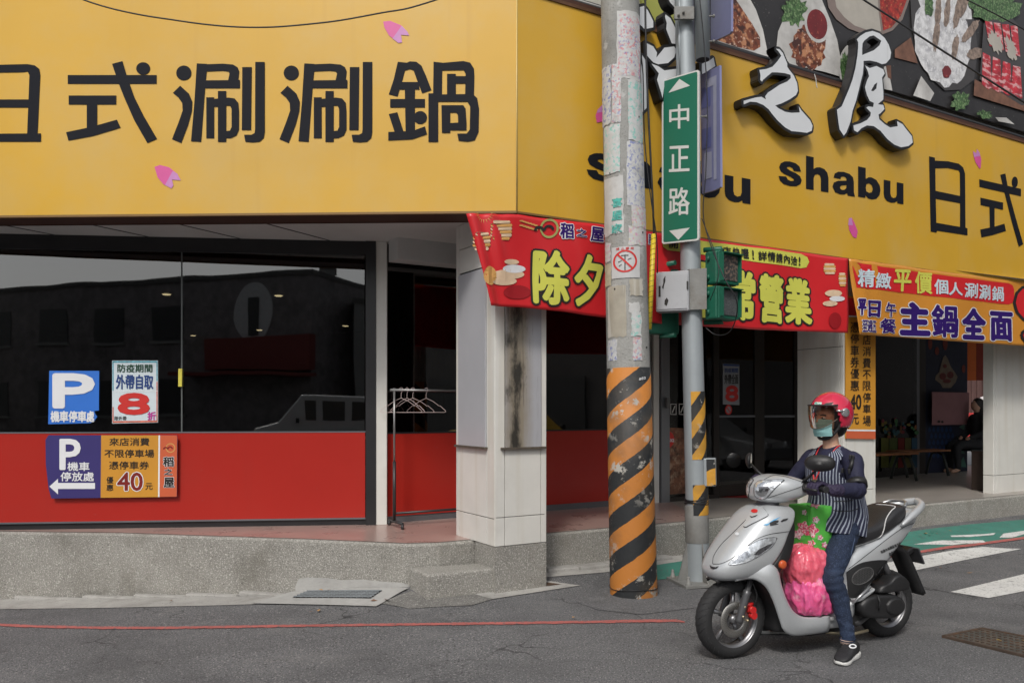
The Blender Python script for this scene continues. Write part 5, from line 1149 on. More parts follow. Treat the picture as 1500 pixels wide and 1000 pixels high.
for k in range(4):
    a = radians(12+90*k); d = Vector((cos(a), sin(a), 0)); s_ = Vector((-sin(a), cos(a), 0))*.006
    pr_ = [d*.094+Vector((0, 0, .032)), d*.20+Vector((0, 0, .032)), d*.185+Vector((0, 0, .06)), d*.10+Vector((0, 0, .36)), d*.094+Vector((0, 0, .36))]
    mb = MB(); mb.add([p+s_ for p in pr_]+[p-s_ for p in pr_], [(0, 1, 2, 3, 4), (9, 8, 7, 6, 5)]+[(i, (i+1) % 5, 5+(i+1) % 5, 5+i) for i in range(5)]); mb.build('gusset', M_old, sp, world=False, fix=True)
    a += pi/4; c_ = Vector((cos(a), sin(a), 0))*.235
    mb = MB(); mb.lathe([(.026, .032), (.026, .045), (.018, .046), (.018, .065), (.012, .066), (.013, .09), (.010, .10), (.001, .103)], c_, n=12); mb.build('anchor_bolt', M_old, sp, world=False)
# striped reflective wrap on the right front of the shaft
M_st2 = stripe_mat('signal_pole_stripes', .285, .40, .35, (.58, .29, .03))
def qz(y, Y=7.05): return CZ+(HY-y)*Y/F-QZ
for (y0, y1) in ((573, 673), (710, 755)):
    z1, z0 = qz(y0), qz(y1); mb = MB(); a0, a1 = radians(-118), radians(-5)
    mb.lathe([(.0965 if z0 > .7 else .1035, z0), (.0955 if z0 > .7 else .1035, z1)], n=20, arc=(a0, a1)); mb.build('striped_wrap', M_st2, sp, world=False)
mb = MB(); mb.box((.115, -.045, qz(692)), (.10, .12, .24), rz=-.3, bev=.006); mb.build('junction_box', M_pst, sp, world=False)
mb = MB(); c_ = Vector((.115, -.045, qz(692)))+Matrix.Rotation(-.3, 3, 'Z')@Vector((.0, -.063, 0)); mb.box(c_+Vector((.012, 0, 0)), (.075, .003, .23), rz=-.3); mb.build('striped_label', M_st2, sp, world=False)
mb = MB()
for k in range(4): mb.tube([(.101*cos(a), .101*sin(a), qz(738)+.012*k+.01*sin(a*2+k)) for a in [2*pi*i/24 for i in range(24)]], .006, 6, closed=True, cap=False)
mb.build('tape_winding', M_cable, sp, world=False)
for y in (180, 300): mb = MB(); mb.lathe([(.083, qz(y)-.02), (.087, qz(y)-.019), (.087, qz(y)+.019), (.083, qz(y)+.02)], n=32); mb.build('band_clamp', M_old, sp, world=False)
pc = P(1029.5, 88, 7.03); mb = MB(); mb.tube([pc, pc+Vector((-.02, 0, 2))], .062, 24); o = mb.build('upper_pipe', M_pst, sp); 
mb = MB(); mb.tube([pc+Vector((0, 0, -.001)), pc+Vector((0, 0, .004))], .056, 24); mb.build('pipe_mouth', M_joint, sp)
mb = MB(); mb.tube([P(996, -60, 7.1), P(995, 60, 7.1), P(997, 110, 7.1)], .012, 8); mb.build('conduit', M_pst, sp)
mb = MB(); mb.box(P(1002, 20, 7.02), (.17, .03, .11), bev=.004); mb.build('bracket', M_old, sp)
for x, y in ((994, 23), (1001, 19)): mb = MB(); mb.lathe([(.012, 0), (.012, .012), (.005, .013), (.005, .02)], P(x, y, 7.0), M=Matrix.Rotation(pi/2, 3, 'X'), n=6); mb.build('bolt', M_old, sp)

# ---- street name plates
SLp, SRp = Vector((1.316, 7.18, 0)), Vector((1.587, 6.95, 0)); dS = (SRp-SLp).normalized(); nS = Vector((dS.y, -dS.x, 0)); fS = pmap(SLp, nS)
M_sg = pm('sign_green', (.018, .155, .098), .35, .04, 3); M_sw = pm('reflective_white', (.62, .63, .61), .4, .03, 3)
ss = thing('street_sign', 'green street name plate with white characters and arrows on the grey signal pole', 'street sign', fS(997, 356))
def rrect(x0, x1, yl0, yr0, yl1, yr1, r=3, k=4):
    cs = [((x0, yl0), (x1, yr0)), ((x1, yr0), (x1, yr1)), ((x1, yr1), (x0, yl1)), ((x0, yl1), (x0, yl0))]; pts = []
    cor = [(x0, yl0), (x1, yr0), (x1, yr1), (x0, yl1)]
    for i in range(4):
        p = cor[i]; a = cor[i-1]; b = cor[(i+1) % 4]
        da = Vector((a[0]-p[0], a[1]-p[1])).normalized(); db = Vector((b[0]-p[0], b[1]-p[1])).normalized()
        for j in range(k+1):
            t = j/k; q = Vector(p)+da*r*(1-t)**2+db*r*t**2; pts.append((q.x, q.y))
    return pts
mb = MB(); mb.poly(rrect(969.5, 1024, 118, 102, 357.5, 352, 4), to3=lambda x, y: fS(x, y, 0), thick=.022, nrm=nS); mb.build('plate', M_sw, ss)
shape_on('green_field', rrect(972, 1021.6, 119.5, 105, 355, 349.6, 3), M_sg, fS, .002, ss)
for q in (Q(979.4,136.5,1011,126,995.6,116), Q(980.5,338,1011,333.5,994,351.5)): shape_on('arrow', q, M_sw, fS, .004, ss)
for ch, q in (('中', BTQ(981, 1009.5, 155, 152, 189, 188)), ('正', BTQ(980.5, 1010, 215, 213.5, 252, 250.5)), ('路', BTQ(980, 1010.5, 275.5, 274.5, 316, 314))):
    mb = MB(); put_text(mb, ch, [fS(x, y, 0) for x, y in q], .004, .012, nrm=nS); mb.build('character', M_sw, ss)
M_lav = pm('plate_back', (.23, .24, .42), .45, .08, 3, metal=.1); M_lav2 = pm('plate_band', (.13, .15, .36), .45); M_lavw = pm('plate_pale', (.36, .37, .48), .45)
def plate(label, L_, R_, ply, name='sign_plate'):
    d = (R_-L_).normalized(); n_ = Vector((d.y, -d.x, 0)); f = pmap(L_, n_); t = thing(name, label, 'street sign', f(*ply[len(ply)//2]))
    mb = MB(); mb.poly(ply, to3=lambda x, y: f(x, y, 0), thick=.02, nrm=n_); mb.build('plate', M_lav, t); return t, f
t, f = plate('lavender back of a street plate seen at a slant behind the green sign', Vector((1.665, 7.3, 0)), Vector((1.766, 6.95, 0)), [(1026, 110), (1054, 96), (1055.5, 274), (1046, 279), (1028, 284)])
for q in (Q(1028,130,1041,125,1041,155,1028,160), Q(1028,190,1042,186,1042,215,1028,220)): shape_on('band', q, M_lav2, f, .002, t)
for q in (Q(1034,118,1050,110,1050,262,1046,264,1045,125,1034,130), Q(1032,225,1043,222,1043,260,1032,264)): shape_on('pale_area', q, M_lavw, f, .003, t)
plate('upper lavender plate back at the very top of the signal pole', Vector((1.764, 7.3, 0)), Vector((1.866, 6.95, 0)), [(1041, -60), (1071, -66), (1071, 46), (1068, 50), (1043, 62), (1041, 60)])
for (x, y) in ((1039, 24), (1039, 61), (1028, 171)):
    mb = MB(); p = P(x, y, 7.0); mb.tube([p+Vector((-.05, 0, 0)), p+Vector((.04, 0, 0))], .008, 8); mb.tube([p+Vector((.03, 0, 0)), p+Vector((.045, 0, 0))], .015, 8); mb.build('plate_bolt', M_old, sp)

# ---- control box
a, b = Vector((1.244, 7.08, 0)), Vector((1.505, 6.98, 0)); dd = (b-a).normalized(); nb_ = Vector((dd.y, -dd.x, 0)); fC = pmap(a, nb_)
cb = thing('control_box', 'dented light grey control box strapped to the signal pole below the green sign', 'control box', (1.37, 7.1, 2.38))
z0, z1 = 2.36, 2.70; c_ = (a+b)/2-nb_*.08; mb = MB(); mb.box((c_.x, c_.y, (z0+z1)/2), ((b-a).length, .16, z1-z0), atan2(dd.y, dd.x), bev=.006); mb.build('housing', pm('box_grey', (.40, .41, .43), .5, .05, 4, dirt=[((.25, .24, .23), 5, .6, .8, .5)]), cb)
c_ = (a+b)/2+nb_*.003; mb = MB(); mb.box((c_.x, c_.y, (z0+z1)/2-.004), ((b-a).length-.02, .008, z1-z0-.04), atan2(dd.y, dd.x), bev=.002); mb.build('door', pm('box_grey', (.40, .41, .43), .5), cb)
for q in (Q(972,409,975,404,975,412,973,418,972,424,970,421,972,415), Q(977,436,979.5,440,977,448,973.5,446,974,440)): shape_on('torn_label', q, M_tbk, fC, .010, cb)
for q in (Q(965,419,968,419,968,435,965,435), Q(1006,412,1008.5,412,1008.5,424,1006,424)): shape_on('slot', q, M_tbk, fC, .010, cb)
mb = MB(); mb.slab(Vector((1.53, 7.03, 0)), Vector((1.66, 6.985, 0)), 2.37, 2.72, .008, 0, 1); mb.slab(Vector((1.53, 7.03, 0)), Vector((1.50, 7.2, 0)), 2.37, 2.72, .008, 0, 1); mb.build('mounting_shield', M_old, cb)
# ---- pedestrian signals, two housings stacked
M_hg = pm('signal_green', (.012, .115, .070), .45, .08, 6, dirt=[((.05, .09, .07), 8, .55, .75, .5)])
M_hd = pm('signal_dark_lens', (.05, .05, .05), .35, .4, 40, speck=[((.28, .20, .15), 35, .5, .58, .6)]); M_hl = pm('signal_led_lens', (.07, .075, .078), .3, .2, 60, speck=[((.16, .17, .17), 90, .5, .6, .6)])
def signal(label, loc, ang, lens=True):
    t = thing('pedestrian_signal', label, 'traffic light', loc, ang, group='pedestrian signals on the grey pole')
    for k, m in ((1, M_hd), (0, M_hl)):
        zc = .155+k*.30; mb = MB(); mb.box((0, 0, zc), (.30, .13, .285), bev=.018); h = mb.build('housing', M_hg, t, world=False)
        mb = MB(); mb.box((0, -.072, zc), (.29, .02, .275), bev=.008); mb.build('front_frame', M_hg, t, world=False)
        mb = MB(); mb.box((0, -.085, zc), (.225, .012, .215), bev=.004); mb.build('lens', m, t, world=False)
        for s_ in (-1, 1): mb = MB(); mb.box((s_*.128, -.10, zc), (.008, .035, .235)); mb.build('visor', M_hg, t, world=False)
        mb = MB(); mb.box((0, -.11, zc+.121), (.26, .055, .008)); mb.build('visor', M_hg, t, world=False)
        for zz in (-.08, .08): mb = MB(); mb.tube([(-.158, .02, zc+zz-.02), (-.158, .02, zc+zz+.02)], .012, 8); mb.build('hinge', M_hg, t, world=False)
    for zz in (-.01, .625): mb = MB(); mb.tube([(0, 0, zz-.01), (0, 0, zz+.01), (-.06, .14, zz+.012)], .022, 10); mb.build('bracket_arm', M_hg, t, world=False)
    return t
Wd = Vector((.77, .64, 0)); cS = Vector((1.755, 6.95, 0))+Wd*.15+Vector((-.64, .77, 0))*.09
signal('green two-part pedestrian signal on the right of the grey pole, its lenses showing', (cS.x+.005, cS.y, 2.275), atan2(Wd.y, Wd.x))
signal('green pedestrian signal seen from behind, left of the grey pole below the control box', (1.335, 7.33, 2.17), radians(200))
cable('signal_cable', [(1023, -20, 6.9), (1031, 60, 6.9), (1036, 150, 6.9), (1034, 250, 6.9), (1030, 310, 6.9), (1038, 350, 6.88), (1060, 405, 6.7), (1079, 440, 6.68), (1077, 470, 6.8), (1066, 488, 6.9), (1048, 490, 7.0), (1034, 480, 7.05)], .0045, M_cable, 'thin black cable hanging from the signal pole across the pedestrian signal')
cable('signal_cable', [(1028, 320, 6.95), (1040, 350, 6.85), (1048, 372, 6.75), (1053, 398, 6.7), (1048, 420, 6.72), (1040, 440, 6.8)], .0035, M_cable, 'thinner black cable looping in front of the pedestrian signal housing')
cable('overhead_wire', [(90, -14, 5.9), (122, 0, 5.9), (160, 12, 5.9), (205, 22, 5.9), (250, 29, 5.9), (300, 36, 5.9), (350, 40, 5.9), (400, 40, 5.9), (450, 36, 5.9), (500, 30, 5.9), (560, 19, 5.9), (600, 12, 5.9), (655, -5, 5.9)], .0055, M_cable, 'thin black wire sagging across the top of the left yellow sign', 'wire')
cable('overhead_wire', [(1240, -18, 8), (1265, 0, 8), (1318, 34, 8), (1383, 76, 8), (1500, 150, 8), (1560, 188, 8)], .009, M_cable, 'black overhead wire crossing in front of the food billboard', 'wire')
cable('overhead_wire', [(1400, -8, 8), (1460, 22, 8), (1530, 60, 8)], .006, M_cable, 'thin overhead wire in the top right corner of the billboard', 'wire')
cable('frayed_wire', [(1193, 109, 7.6), (1195, 116, 7.6), (1196, 124, 7.6), (1197, 129, 7.6)], .004, pm('pale_wire', (.5, .5, .48), .5), 'short frayed pale wire hanging from the top edge of the yellow sign', 'wire')
# ================================================================ scooter (local frame: +x forward, +y rider's left, z up, origin under the front axle)
from mathutils.bvhtree import BVHTree
W0 = Vector((1.341, 5.03, g(1.341, 5.03)-.002)); WA = radians(201.9)
WM = Matrix.Translation(W0) @ Matrix.Rotation(WA, 4, 'Z'); WI = WM.inverted()
sc = thing('motor_scooter', 'silver motor scooter with black seat and number 0004 on its rear flank', 'scooter', W0, WA)
def catmull(rows, sub=4):
    out = []
    N = len(rows)
    for i in range(N-1):
        p0, p1, p2, p3 = rows[max(0, i-1)], rows[i], rows[i+1], rows[min(N-1, i+2)]
        for k in range(sub):
            t = k/sub
            out.append(tuple(.5*((2*b)+(-a+c)*t+(2*a-5*b+4*c-d)*t*t+(-a+3*b-3*c+d)*t**3) for a, b, c, d in zip(p0, p1, p2, p3)))
    out.append(tuple(rows[-1])); return out
def spow(v, e): return (1 if v >= 0 else -1)*abs(v)**e
def bvh_of(o):
    dg = bpy.context.evaluated_depsgraph_get(); dg.update(); ev = o.evaluated_get(dg); me = ev.to_mesh()
    M = WI @ wmat(o) if o.parent else WI @ o.matrix_basis
    b = BVHTree.FromPolygons([M@v.co for v in me.vertices], [tuple(p.vertices) for p in me.polygons]); ev.to_mesh_clear(); return b
CL = WI @ CAMP
def drape(b, px, py, lift=.003, c=.15):
    """point of the surface b met by the sight line through a photo pixel, in scooter coordinates"""
    d = (WI.to_3x3() @ ray(px, py)).normalized(); h = b.ray_cast(CL, d)
    if h[0] is None:
        t = (c-CL.y)/d.y; q = CL+d*t; n = b.find_nearest(q); return n[0]+d*(-lift)
    n = h[1] if h[1].dot(d) < 0 else -h[1]
    return h[0]+n*lift
def draped(name, b, pts, m, parent=sc, lift=.003, mirror=False, cell=6, c=.15):
    x0, x1 = min(p[0] for p in pts), max(p[0] for p in pts); y0, y1 = min(p[1] for p in pts), max(p[1] for p in pts)
    tr_ = tessellate_polygon([[Vector((x, y, 0)) for x, y in pts]])
    v_, f_ = cutmesh([((x-x0)/(x1-x0), (y-y0)/(y1-y0)) for x, y in pts], tr_, max(1, int((x1-x0)/cell)), max(1, int((y1-y0)/cell)))
    P_ = [drape(b, x0+(x1-x0)*x, y0+(y1-y0)*y, lift, c) for x, y in v_]
    mb = MB(); mb.add(P_, f_, 0, True)
    o = mb.build(name, m, parent, world=False)
    if mirror:
        mb = MB(); mb.add([Vector((p.x, -p.y, p.z)) for p in P_], [f[::-1] for f in f_], 0, True); mb.build(name, m, parent, world=False)
    return o
def drape_line(name, b, pts, r, m, parent=sc, lift=.002, mirror=False, n=6, c=.15):
    pp = catmull([tuple(p) for p in pts], 4); L_ = [drape(b, x, y, lift, c) for x, y in pp]
    for s_ in ((1, -1) if mirror else (1,)):
        mb = MB(); mb.tube([Vector((p.x, p.y*s_, p.z)) for p in L_], r, n); o = mb.build(name, m, parent, world=False)
    return o
M_sil = pm('scooter_silver', (.50, .52, .535), .38, .03, 4, metal=.38, coat=.45, speck=[((.75, .77, .8), 300, .6, .7, .4)], dirt=[((.38, .36, .33), 3.5, .55, .8, .35)], rvar=.0)
M_blk = pm('scooter_black_plastic', (.016, .016, .017), .45, .2, 8, .15, 120)
M_rub = pm('tyre_rubber', (.017, .017, .018), .75, .2, 8, .2, 120)
M_rim = pm('wheel_rim', (.24, .24, .25), .35, .1, 8, metal=.7)
M_riml = pm('rim_edge', (.50, .50, .50), .3, .05, 8, metal=.8)
M_lens = pm('clear_lens', (.62, .65, .68), .08, .5, 30, .5, 45, metal=.6, coat=1)
M_seat = pm('seat_vinyl', (.022, .022, .024), .42, .1, 6, .25, 160)
M_pipw = pm('seat_piping', (.6, .6, .6), .5); M_redc = pm('caliper_red', (.55, .02, .02), .35); M_fork = pm('fork_grey', (.10, .10, .105), .35, .1, 5, metal=.4)
M_dkp = pm('dark_seam', (.02, .02, .022), .6)
def slices_z(rows, n=40, ef=.75, eb=.35, ey=.62, cut=.3):
    R = []
    for (z, xf, xr, w_, tz) in rows:
        xc = xr+(xf-xr)*cut; r_ = []
        for k in range(n):
            a = 2*pi*k/n; c_, s_ = cos(a), sin(a)
            x = xc+(xf-xc)*abs(c_)**ef if c_ > 0 else xc-(xc-xr)*abs(c_)**eb
            y = w_*spow(s_, ey if c_ > 0 else .5); r_.append(Vector((x, y, z+tz*(x-xc))))
        R.append(r_)
    return R
def slices_x(rows, n=32, e=.7):
    R = []
    for row in rows:
        x, z0, z1, w_ = row[:4]; sh = row[4] if len(row) > 4 else 0; zc, hz = (z0+z1)/2, (z1-z0)/2
        R.append([Vector((x+sh*sin(2*pi*k/n), w_*spow(cos(2*pi*k/n), e), zc+hz*spow(sin(2*pi*k/n), e))) for k in range(n)])
    return R
# ---- front apron
rows = catmull([(.492, .130, -.03, .095, .0), (.512, .152, -.10, .138, .0), (.55, .162, -.155, .168, .02), (.61, .130, -.21, .188, .05), (.69, .060, -.265, .194, .08), (.77, -.016, -.305, .190, .10), (.83, -.080, -.340, .188, .12), (.875, -.135, -.362, .176, .12), (.905, -.185, -.372, .155, .10), (.925, -.225, -.368, .11, .08)], 4)
mb = MB(); mb.loft(slices_z(rows, 56, .80, .35, .66, .22), 0); apron = mb.build('front_apron', M_sil, sc, world=False, sub=1); bA = bvh_of(apron)
# silver legs running from the apron down to the floor board, each side
for s_ in (1, -1):
    fr_ = [(.05, .505), (-.05, .512), (-.115, .475), (-.165, .41), (-.205, .33), (-.235, .25), (-.262, .19), (-.33, .155), (-.46, .150), (-.60, .150)]
    bk_ = [(-.02, .57), (-.12, .60), (-.19, .56), (-.215, .47), (-.245, .39), (-.285, .325), (-.335, .278), (-.40, .250), (-.50, .238), (-.60, .238)]
    F_, B_ = catmull(fr_, 3), catmull(bk_, 3); vs = []; n = len(F_)
    for i, (a, b) in enumerate(zip(F_, B_)):
        k = i/(n-1); y_ = .112+.058*smooth(0, .22, k)+.010*sin(pi*min(1, k*1.3))
        for t in (0, .12, .3, .5, .7, .88, 1):
            bul = .014*(1-(2*t-1)**2); vs.append(Vector((a[0]+(b[0]-a[0])*t, s_*(y_+bul-.012*(1-t)), a[1]+(b[1]-a[1])*t)))
    mb = MB(); mb.add(vs, [((i*7+j), (i*7+j+1), ((i+1)*7+j+1), ((i+1)*7+j))[::s_] for i in range(n-1) for j in range(6)], 0, True)
    o = mb.build('leg_panel', M_sil, sc, world=False, solid=.02)
    if s_ == 1: bL = bvh_of(o)
# black inner shield and splash guard behind the front wheel
mb = MB(); mb.loft(slices_z(catmull([(.16, -.24, -.50, .140, 0), (.26, -.235, -.37, .150, 0), (.40, -.17, -.29, .158, 0), (.52, -.09, -.26, .168, 0), (.62, -.20, -.33, .180, 0), (.76, -.24, -.365, .180, 0), (.86, -.26, -.375, .150, 0), (.90, -.28, -.37, .11, 0)], 3), 32, .5, .4, .4, .5), 0); mb.build('inner_shield', M_blk, sc, world=False)
mb = MB(); mb.lathe([(.262, -.055), (.285, -.05), (.292, 0), (.285, .05), (.262, .055)], (0, 0, .243), M=Matrix.Rotation(pi/2, 3, 'X'), n=20, arc=(radians(60), radians(175))); mb.build('front_mudguard', M_blk, sc, world=False, solid=.006)
Z5 = lambda *a: [(1010+x/5.5556, 680+y/5.5556) for x, y in Q(*a)]
ts = Z5(315,812,345,775,400,720,450,682,500,650,560,618,620,600,705,594,700,620,680,655,640,692,580,735,520,768,460,795,400,810,350,818)
draped('turn_lamp', bA, ts, M_lens, mirror=True, lift=.004, cell=4)
drape_line('lamp_seam', bA, ts+ts[:1], .0022, M_dkp, mirror=True)
amb = pm('amber_reflector', (.55, .10, .03), .25)
lamp_in = Z5(345,808,400,742,470,700,500,740,430,790); draped('lamp_facet', bA, lamp_in, pm('lens_facet', (.35, .37, .40), .12, .6, 60, metal=.7, coat=1), mirror=True, lift=.0055, cell=4)
draped('lamp_facet', bA, Z5(520,735,560,690,640,650,675,640,640,680,560,735), pm('lens_dark_facet', (.12, .12, .13), .15, .6, 60, metal=.6, coat=1), mirror=True, lift=.0055, cell=4)
drape_line('panel_seam', bA, Z5(190,805,200,740,260,650,340,570,440,470,490,420,560,355), .0016, M_dkp)
drape_line('panel_seam', bA, Z5(192,808,260,805,350,760,450,680,540,610,640,570,720,555,835,540), .0016, M_dkp)
draped('nose_slot', bA, Z5(168,815,185,830,215,835,240,826,225,845,195,852,175,842), M_dkp, lift=.004, cell=4)
bad = Z5(440,505,455,470,490,400,545,345,590,345,635,400,635,420,580,450,500,490,460,512); draped('badge_panel', bA, bad, M_sil, lift=.007, cell=4); drape_line('badge_seam', bA, bad+bad[:1], .0016, M_dkp)
draped('badge', bA, [(1010+(533+27*cos(a))/5.5556, 680+(386+15*sin(a))/5.5556) for a in [2*pi*i/14 for i in range(14)]], M_redc, lift=.010, cell=3)
draped('badge_slot', bA, Z5(495,425,515,430,560,415,540,432,505,440), M_dkp, lift=.009, cell=4)
draped('blue_decal', bA, Z5(595,490,640,480,680,450,740,425,700,455,660,475,630,498), pm('decal_blue', (.10, .36, .62), .35), lift=.004, cell=4)
draped('dark_decal', bA, Z5(650,475,690,455,725,455,720,470,700,478,725,484,655,500), M_dkp, lift=.0045, cell=4); draped('dark_decal', bA, Z5(738,462,760,445,802,437,790,452,750,467), M_dkp, lift=.0045, cell=4)
draped('hook_cap', bA, [(1010+(390+17*cos(a))/5.5556, 680+(567+14*sin(a))/5.5556) for a in [2*pi*i/10 for i in range(10)]], pm('cap_bright', (.6, .62, .64), .3), lift=.005, cell=3)
refl = [(1010+(683+33*cos(a))/5.5556, 680+(838+38*sin(a))/5.5556) for a in [2*pi*i/16 for i in range(16)]]
cR_ = Vector((-.245, .182, .585)); mb = MB(); mb.lathe([(.001, .012), (.020, .012), (.026, .006), (.027, -.02)], cR_+Vector((.0, 0, 0)), M=Matrix.Rotation(-pi/2, 3, 'X'), n=20); mb.build('side_reflector', amb, sc, world=False)
# ---- handlebar cowl with headlight
rows = catmull([(-.160, .985, 1.035, .035), (-.175, .964, 1.062, .070), (-.21, .950, 1.090, .104), (-.26, .941, 1.108, .132), (-.32, .938, 1.116, .160), (-.39, .950, 1.110, .178), (-.44, .975, 1.095, .192), (-.475, 1.00, 1.075, .190)], 4)
mb = MB(); mb.loft(slices_x(rows, 40, .72), 0); cowl = mb.build('handlebar_cowl', M_sil, sc, world=False, sub=1); bC = bvh_of(cowl)
hl = Z5(527,195,532,165,550,145,570,133,640,128,765,126,745,148,700,190,650,245,625,270,595,280,560,275,535,255,527,230)
draped('headlight', bC, hl, M_lens, mirror=True, lift=.004, cell=3)
drape_line('headlight_rim', bC, hl+hl[:1], .003, M_dkp, mirror=True)
draped('headlight_reflector', bC, [(1010+(592+52*cos(a))/5.5556, 680+(200+58*sin(a))/5.5556) for a in [2*pi*i/20 for i in range(20)]], pm('reflector_bowl', (.75, .76, .78), .05, .2, 40, .3, 30, metal=1), lift=.0055, cell=3)
draped('headlight_bulb_shade', bC, Z5(565,185,640,180,655,200,600,205,570,202), pm('lens_dark_facet', (.12, .12, .13), .15), lift=.007, cell=3)
drape_line('cowl_seam', bC, Z5(590,135,680,90,780,100,860,125,940,150), .0016, M_dkp); drape_line('cowl_crease', bC, Z5(640,270,760,230,880,190,950,160), .0016, M_dkp)
mb = MB(); mb.tube([(-.27, 0, .90), (-.31, 0, .97)], .05, 24, radii=[.075, .055]); mb.build('steering_neck', pm('neck_grey', (.12, .12, .13), .4, metal=.4), sc, world=False)
mb = MB(); mb.tube([(-.43, -.17, 1.04), (-.43, .17, 1.04)], .05, 20, radii=[.045, .045]); mb.build('switch_housing', M_blk, sc, world=False)
for s_ in (1, -1):
    mb = MB(); mb.tube([(-.425, s_*.17, 1.042), (-.425, s_*.205, 1.043), (-.425, s_*.21, 1.043)], .02, 16, radii=[.032, .030, .018]); mb.build('switch_block', M_blk, sc, world=False)
    mb = MB(); mb.tube([(-.425, s_*.205, 1.043), (-.43, s_*.225, 1.043), (-.43, s_*.335, 1.045), (-.43, s_*.337, 1.045), (-.43, s_*.347, 1.045)], .017, 16, radii=[.017, .0175, .0175, .021, .020]); mb.build('grip', M_rub, sc, world=False)
    mb = MB(); mb.tube([(-.40, s_*.19, 1.045), (-.375, s_*.22, 1.045), (-.370, s_*.27, 1.043), (-.378, s_*.325, 1.04)], .006, 8, radii=[.009, .007, .006, .008]); mb.build('brake_lever', M_blk, sc, world=False)
# mirrors
def mirror_(s_, c_, sx, sz, sy, yaw, tilt, base):
    t_ = MB(); t_.tube([base, base.lerp(c_, .45)+Vector((0, 0, -.012)), c_+Vector((0, 0, -.02))], .0075, 10, radii=[.011, .0075, .010]); t_.build('mirror_stalk', M_blk, sc, world=False)
    R = Matrix.Rotation(yaw, 3, 'Z') @ Matrix.Rotation(tilt, 3, 'Y'); n, m_ = 28, 12; rings = []
    for i in range(m_+1):
        f = -pi/2+pi*i/m_; d = sin(f)*sy if sin(f) > 0 else sin(f)*.006; rr_ = cos(f)
        rings.append([c_+R@Vector((d, sx*rr_*spow(cos(2*pi*k/n), .85), sz*rr_*spow(sin(2*pi*k/n), .85))) for k in range(n)])
    mb = MB(); mb.loft(rings); o = mb.build('mirror', M_blk, sc, world=False)
    mb = MB(); mb.poly([(sx*.93*cos(a), sz*.9*sin(a)) for a in [2*pi*i/24 for i in range(24)]], to3=lambda y, z: c_+R@Vector((-.0075, y, z))); mg = mb.build('mirror_glass', pm('mirror_glass', (.8, .8, .8), .03, 0, metal=1), o, world=False)
mirror_(1, Vector((-.395, .33, 1.203)), .088, .050, .042, radians(40), 0, Vector((-.42, .17, 1.085)))
mirror_(-1, Vector((-.41, -.335, 1.18)), .075, .052, .03, radians(-42), 0, Vector((-.42, -.20, 1.075)))
# ---- floor board, battery tunnel
mb = MB(); mb.loft(slices_x(catmull([(-.27, .20, .24, .13), (-.32, .155, .262, .160), (-.45, .145, .240, .168), (-.62, .145, .238, .168), (-.76, .15, .26, .165), (-.84, .20, .34, .150)], 3), 24, .35)); mb.build('floor_board', M_sil, sc, world=False)
mb = MB(); mb.box((-.54, 0, .243), (.40, .27, .008), bev=.003); mb.build('floor_mat', M_blk, sc, world=False)
mb = MB(); mb.loft(slices_x(catmull([(-.38, .125, .165, .08), (-.5, .10, .16, .12), (-.85, .11, .22, .12), (-1.0, .15, .3, .10)], 3), 20, .5)); mb.build('under_tray', M_blk, sc, world=False)
mb = MB(); mb.box((-.635, .176, .222), (.075, .03, .022), rz=-.1, bev=.005); mb.build('floor_edge_trim', pm('bright_trim', (.55, .56, .57), .35, metal=.3), sc, world=False)
# ---- rear body
rows = catmull([(-.745, .25, .52, .135), (-.80, .24, .61, .160), (-.88, .28, .665, .175), (-1.0, .39, .70, .174), (-1.12, .50, .745, .162), (-1.24, .60, .79, .142), (-1.36, .68, .83, .108), (-1.45, .74, .848, .070), (-1.50, .785, .845, .035)], 4)
mb = MB(); mb.loft(slices_x(rows, 36, .62)); body = mb.build('rear_body', M_sil, sc, world=False, sub=1); bB = bvh_of(body)
Z3 = lambda *a: [(1180+x/4.1667, 720+y/4.1667) for x, y in Q(*a)]
ins_ = Z3(250,492,300,455,350,432,420,420,492,420,482,455,455,505,420,550,380,590,330,628,290,655,265,640)
draped('side_insert', bB, ins_, M_blk, lift=.004, cell=4, c=.17); drape_line('insert_seam', bB, ins_+ins_[:1], .003, M_dkp)
gr = [(1180+(345+72*cos(a)*cos(-.55)-42*sin(a)*sin(-.55))/4.1667, 720+(512+72*cos(a)*sin(-.55)+42*sin(a)*cos(-.55))/4.1667) for a in [2*pi*i/24 for i in range(24)]]
draped('grille', bB, gr, pm('grille_grey', (.06, .06, .06), .5, .3, 60), lift=.006, cell=4); drape_line('grille_rim', bB, gr+gr[:1], .0025, pm('grille_rim', (.10, .10, .10), .4), lift=.006)
mb = MB()
for i in range(-6, 7):
    for j in range(-4, 5):
        u_, v_ = i*11+(j % 2)*5.5, j*9
        if (u_/66)**2+(v_/37)**2 < .95:
            x = 1180+(345+u_*cos(-.55)-v_*sin(-.55))/4.1667; y = 720+(512+u_*sin(-.55)+v_*cos(-.55))/4.1667
            p = drape(bB, x, y, .0065); mb.lathe([(.001, .0015), (.0045, .001)], p, M=Matrix.Rotation(-pi/2, 3, 'X'), n=6)
mb.build('grille_holes', M_dkp, sc, world=False)['kind'] = 'stuff'
drape_line('body_seam', bB, Z3(262,470,340,410,430,340,520,270,600,215,660,190), .0018, M_dkp); drape_line('body_seam', bB, Z3(495,420,560,390,620,340,665,270), .0018, M_dkp)
def fBd(x, y, l): return drape(bB, x, y, .0025+l)
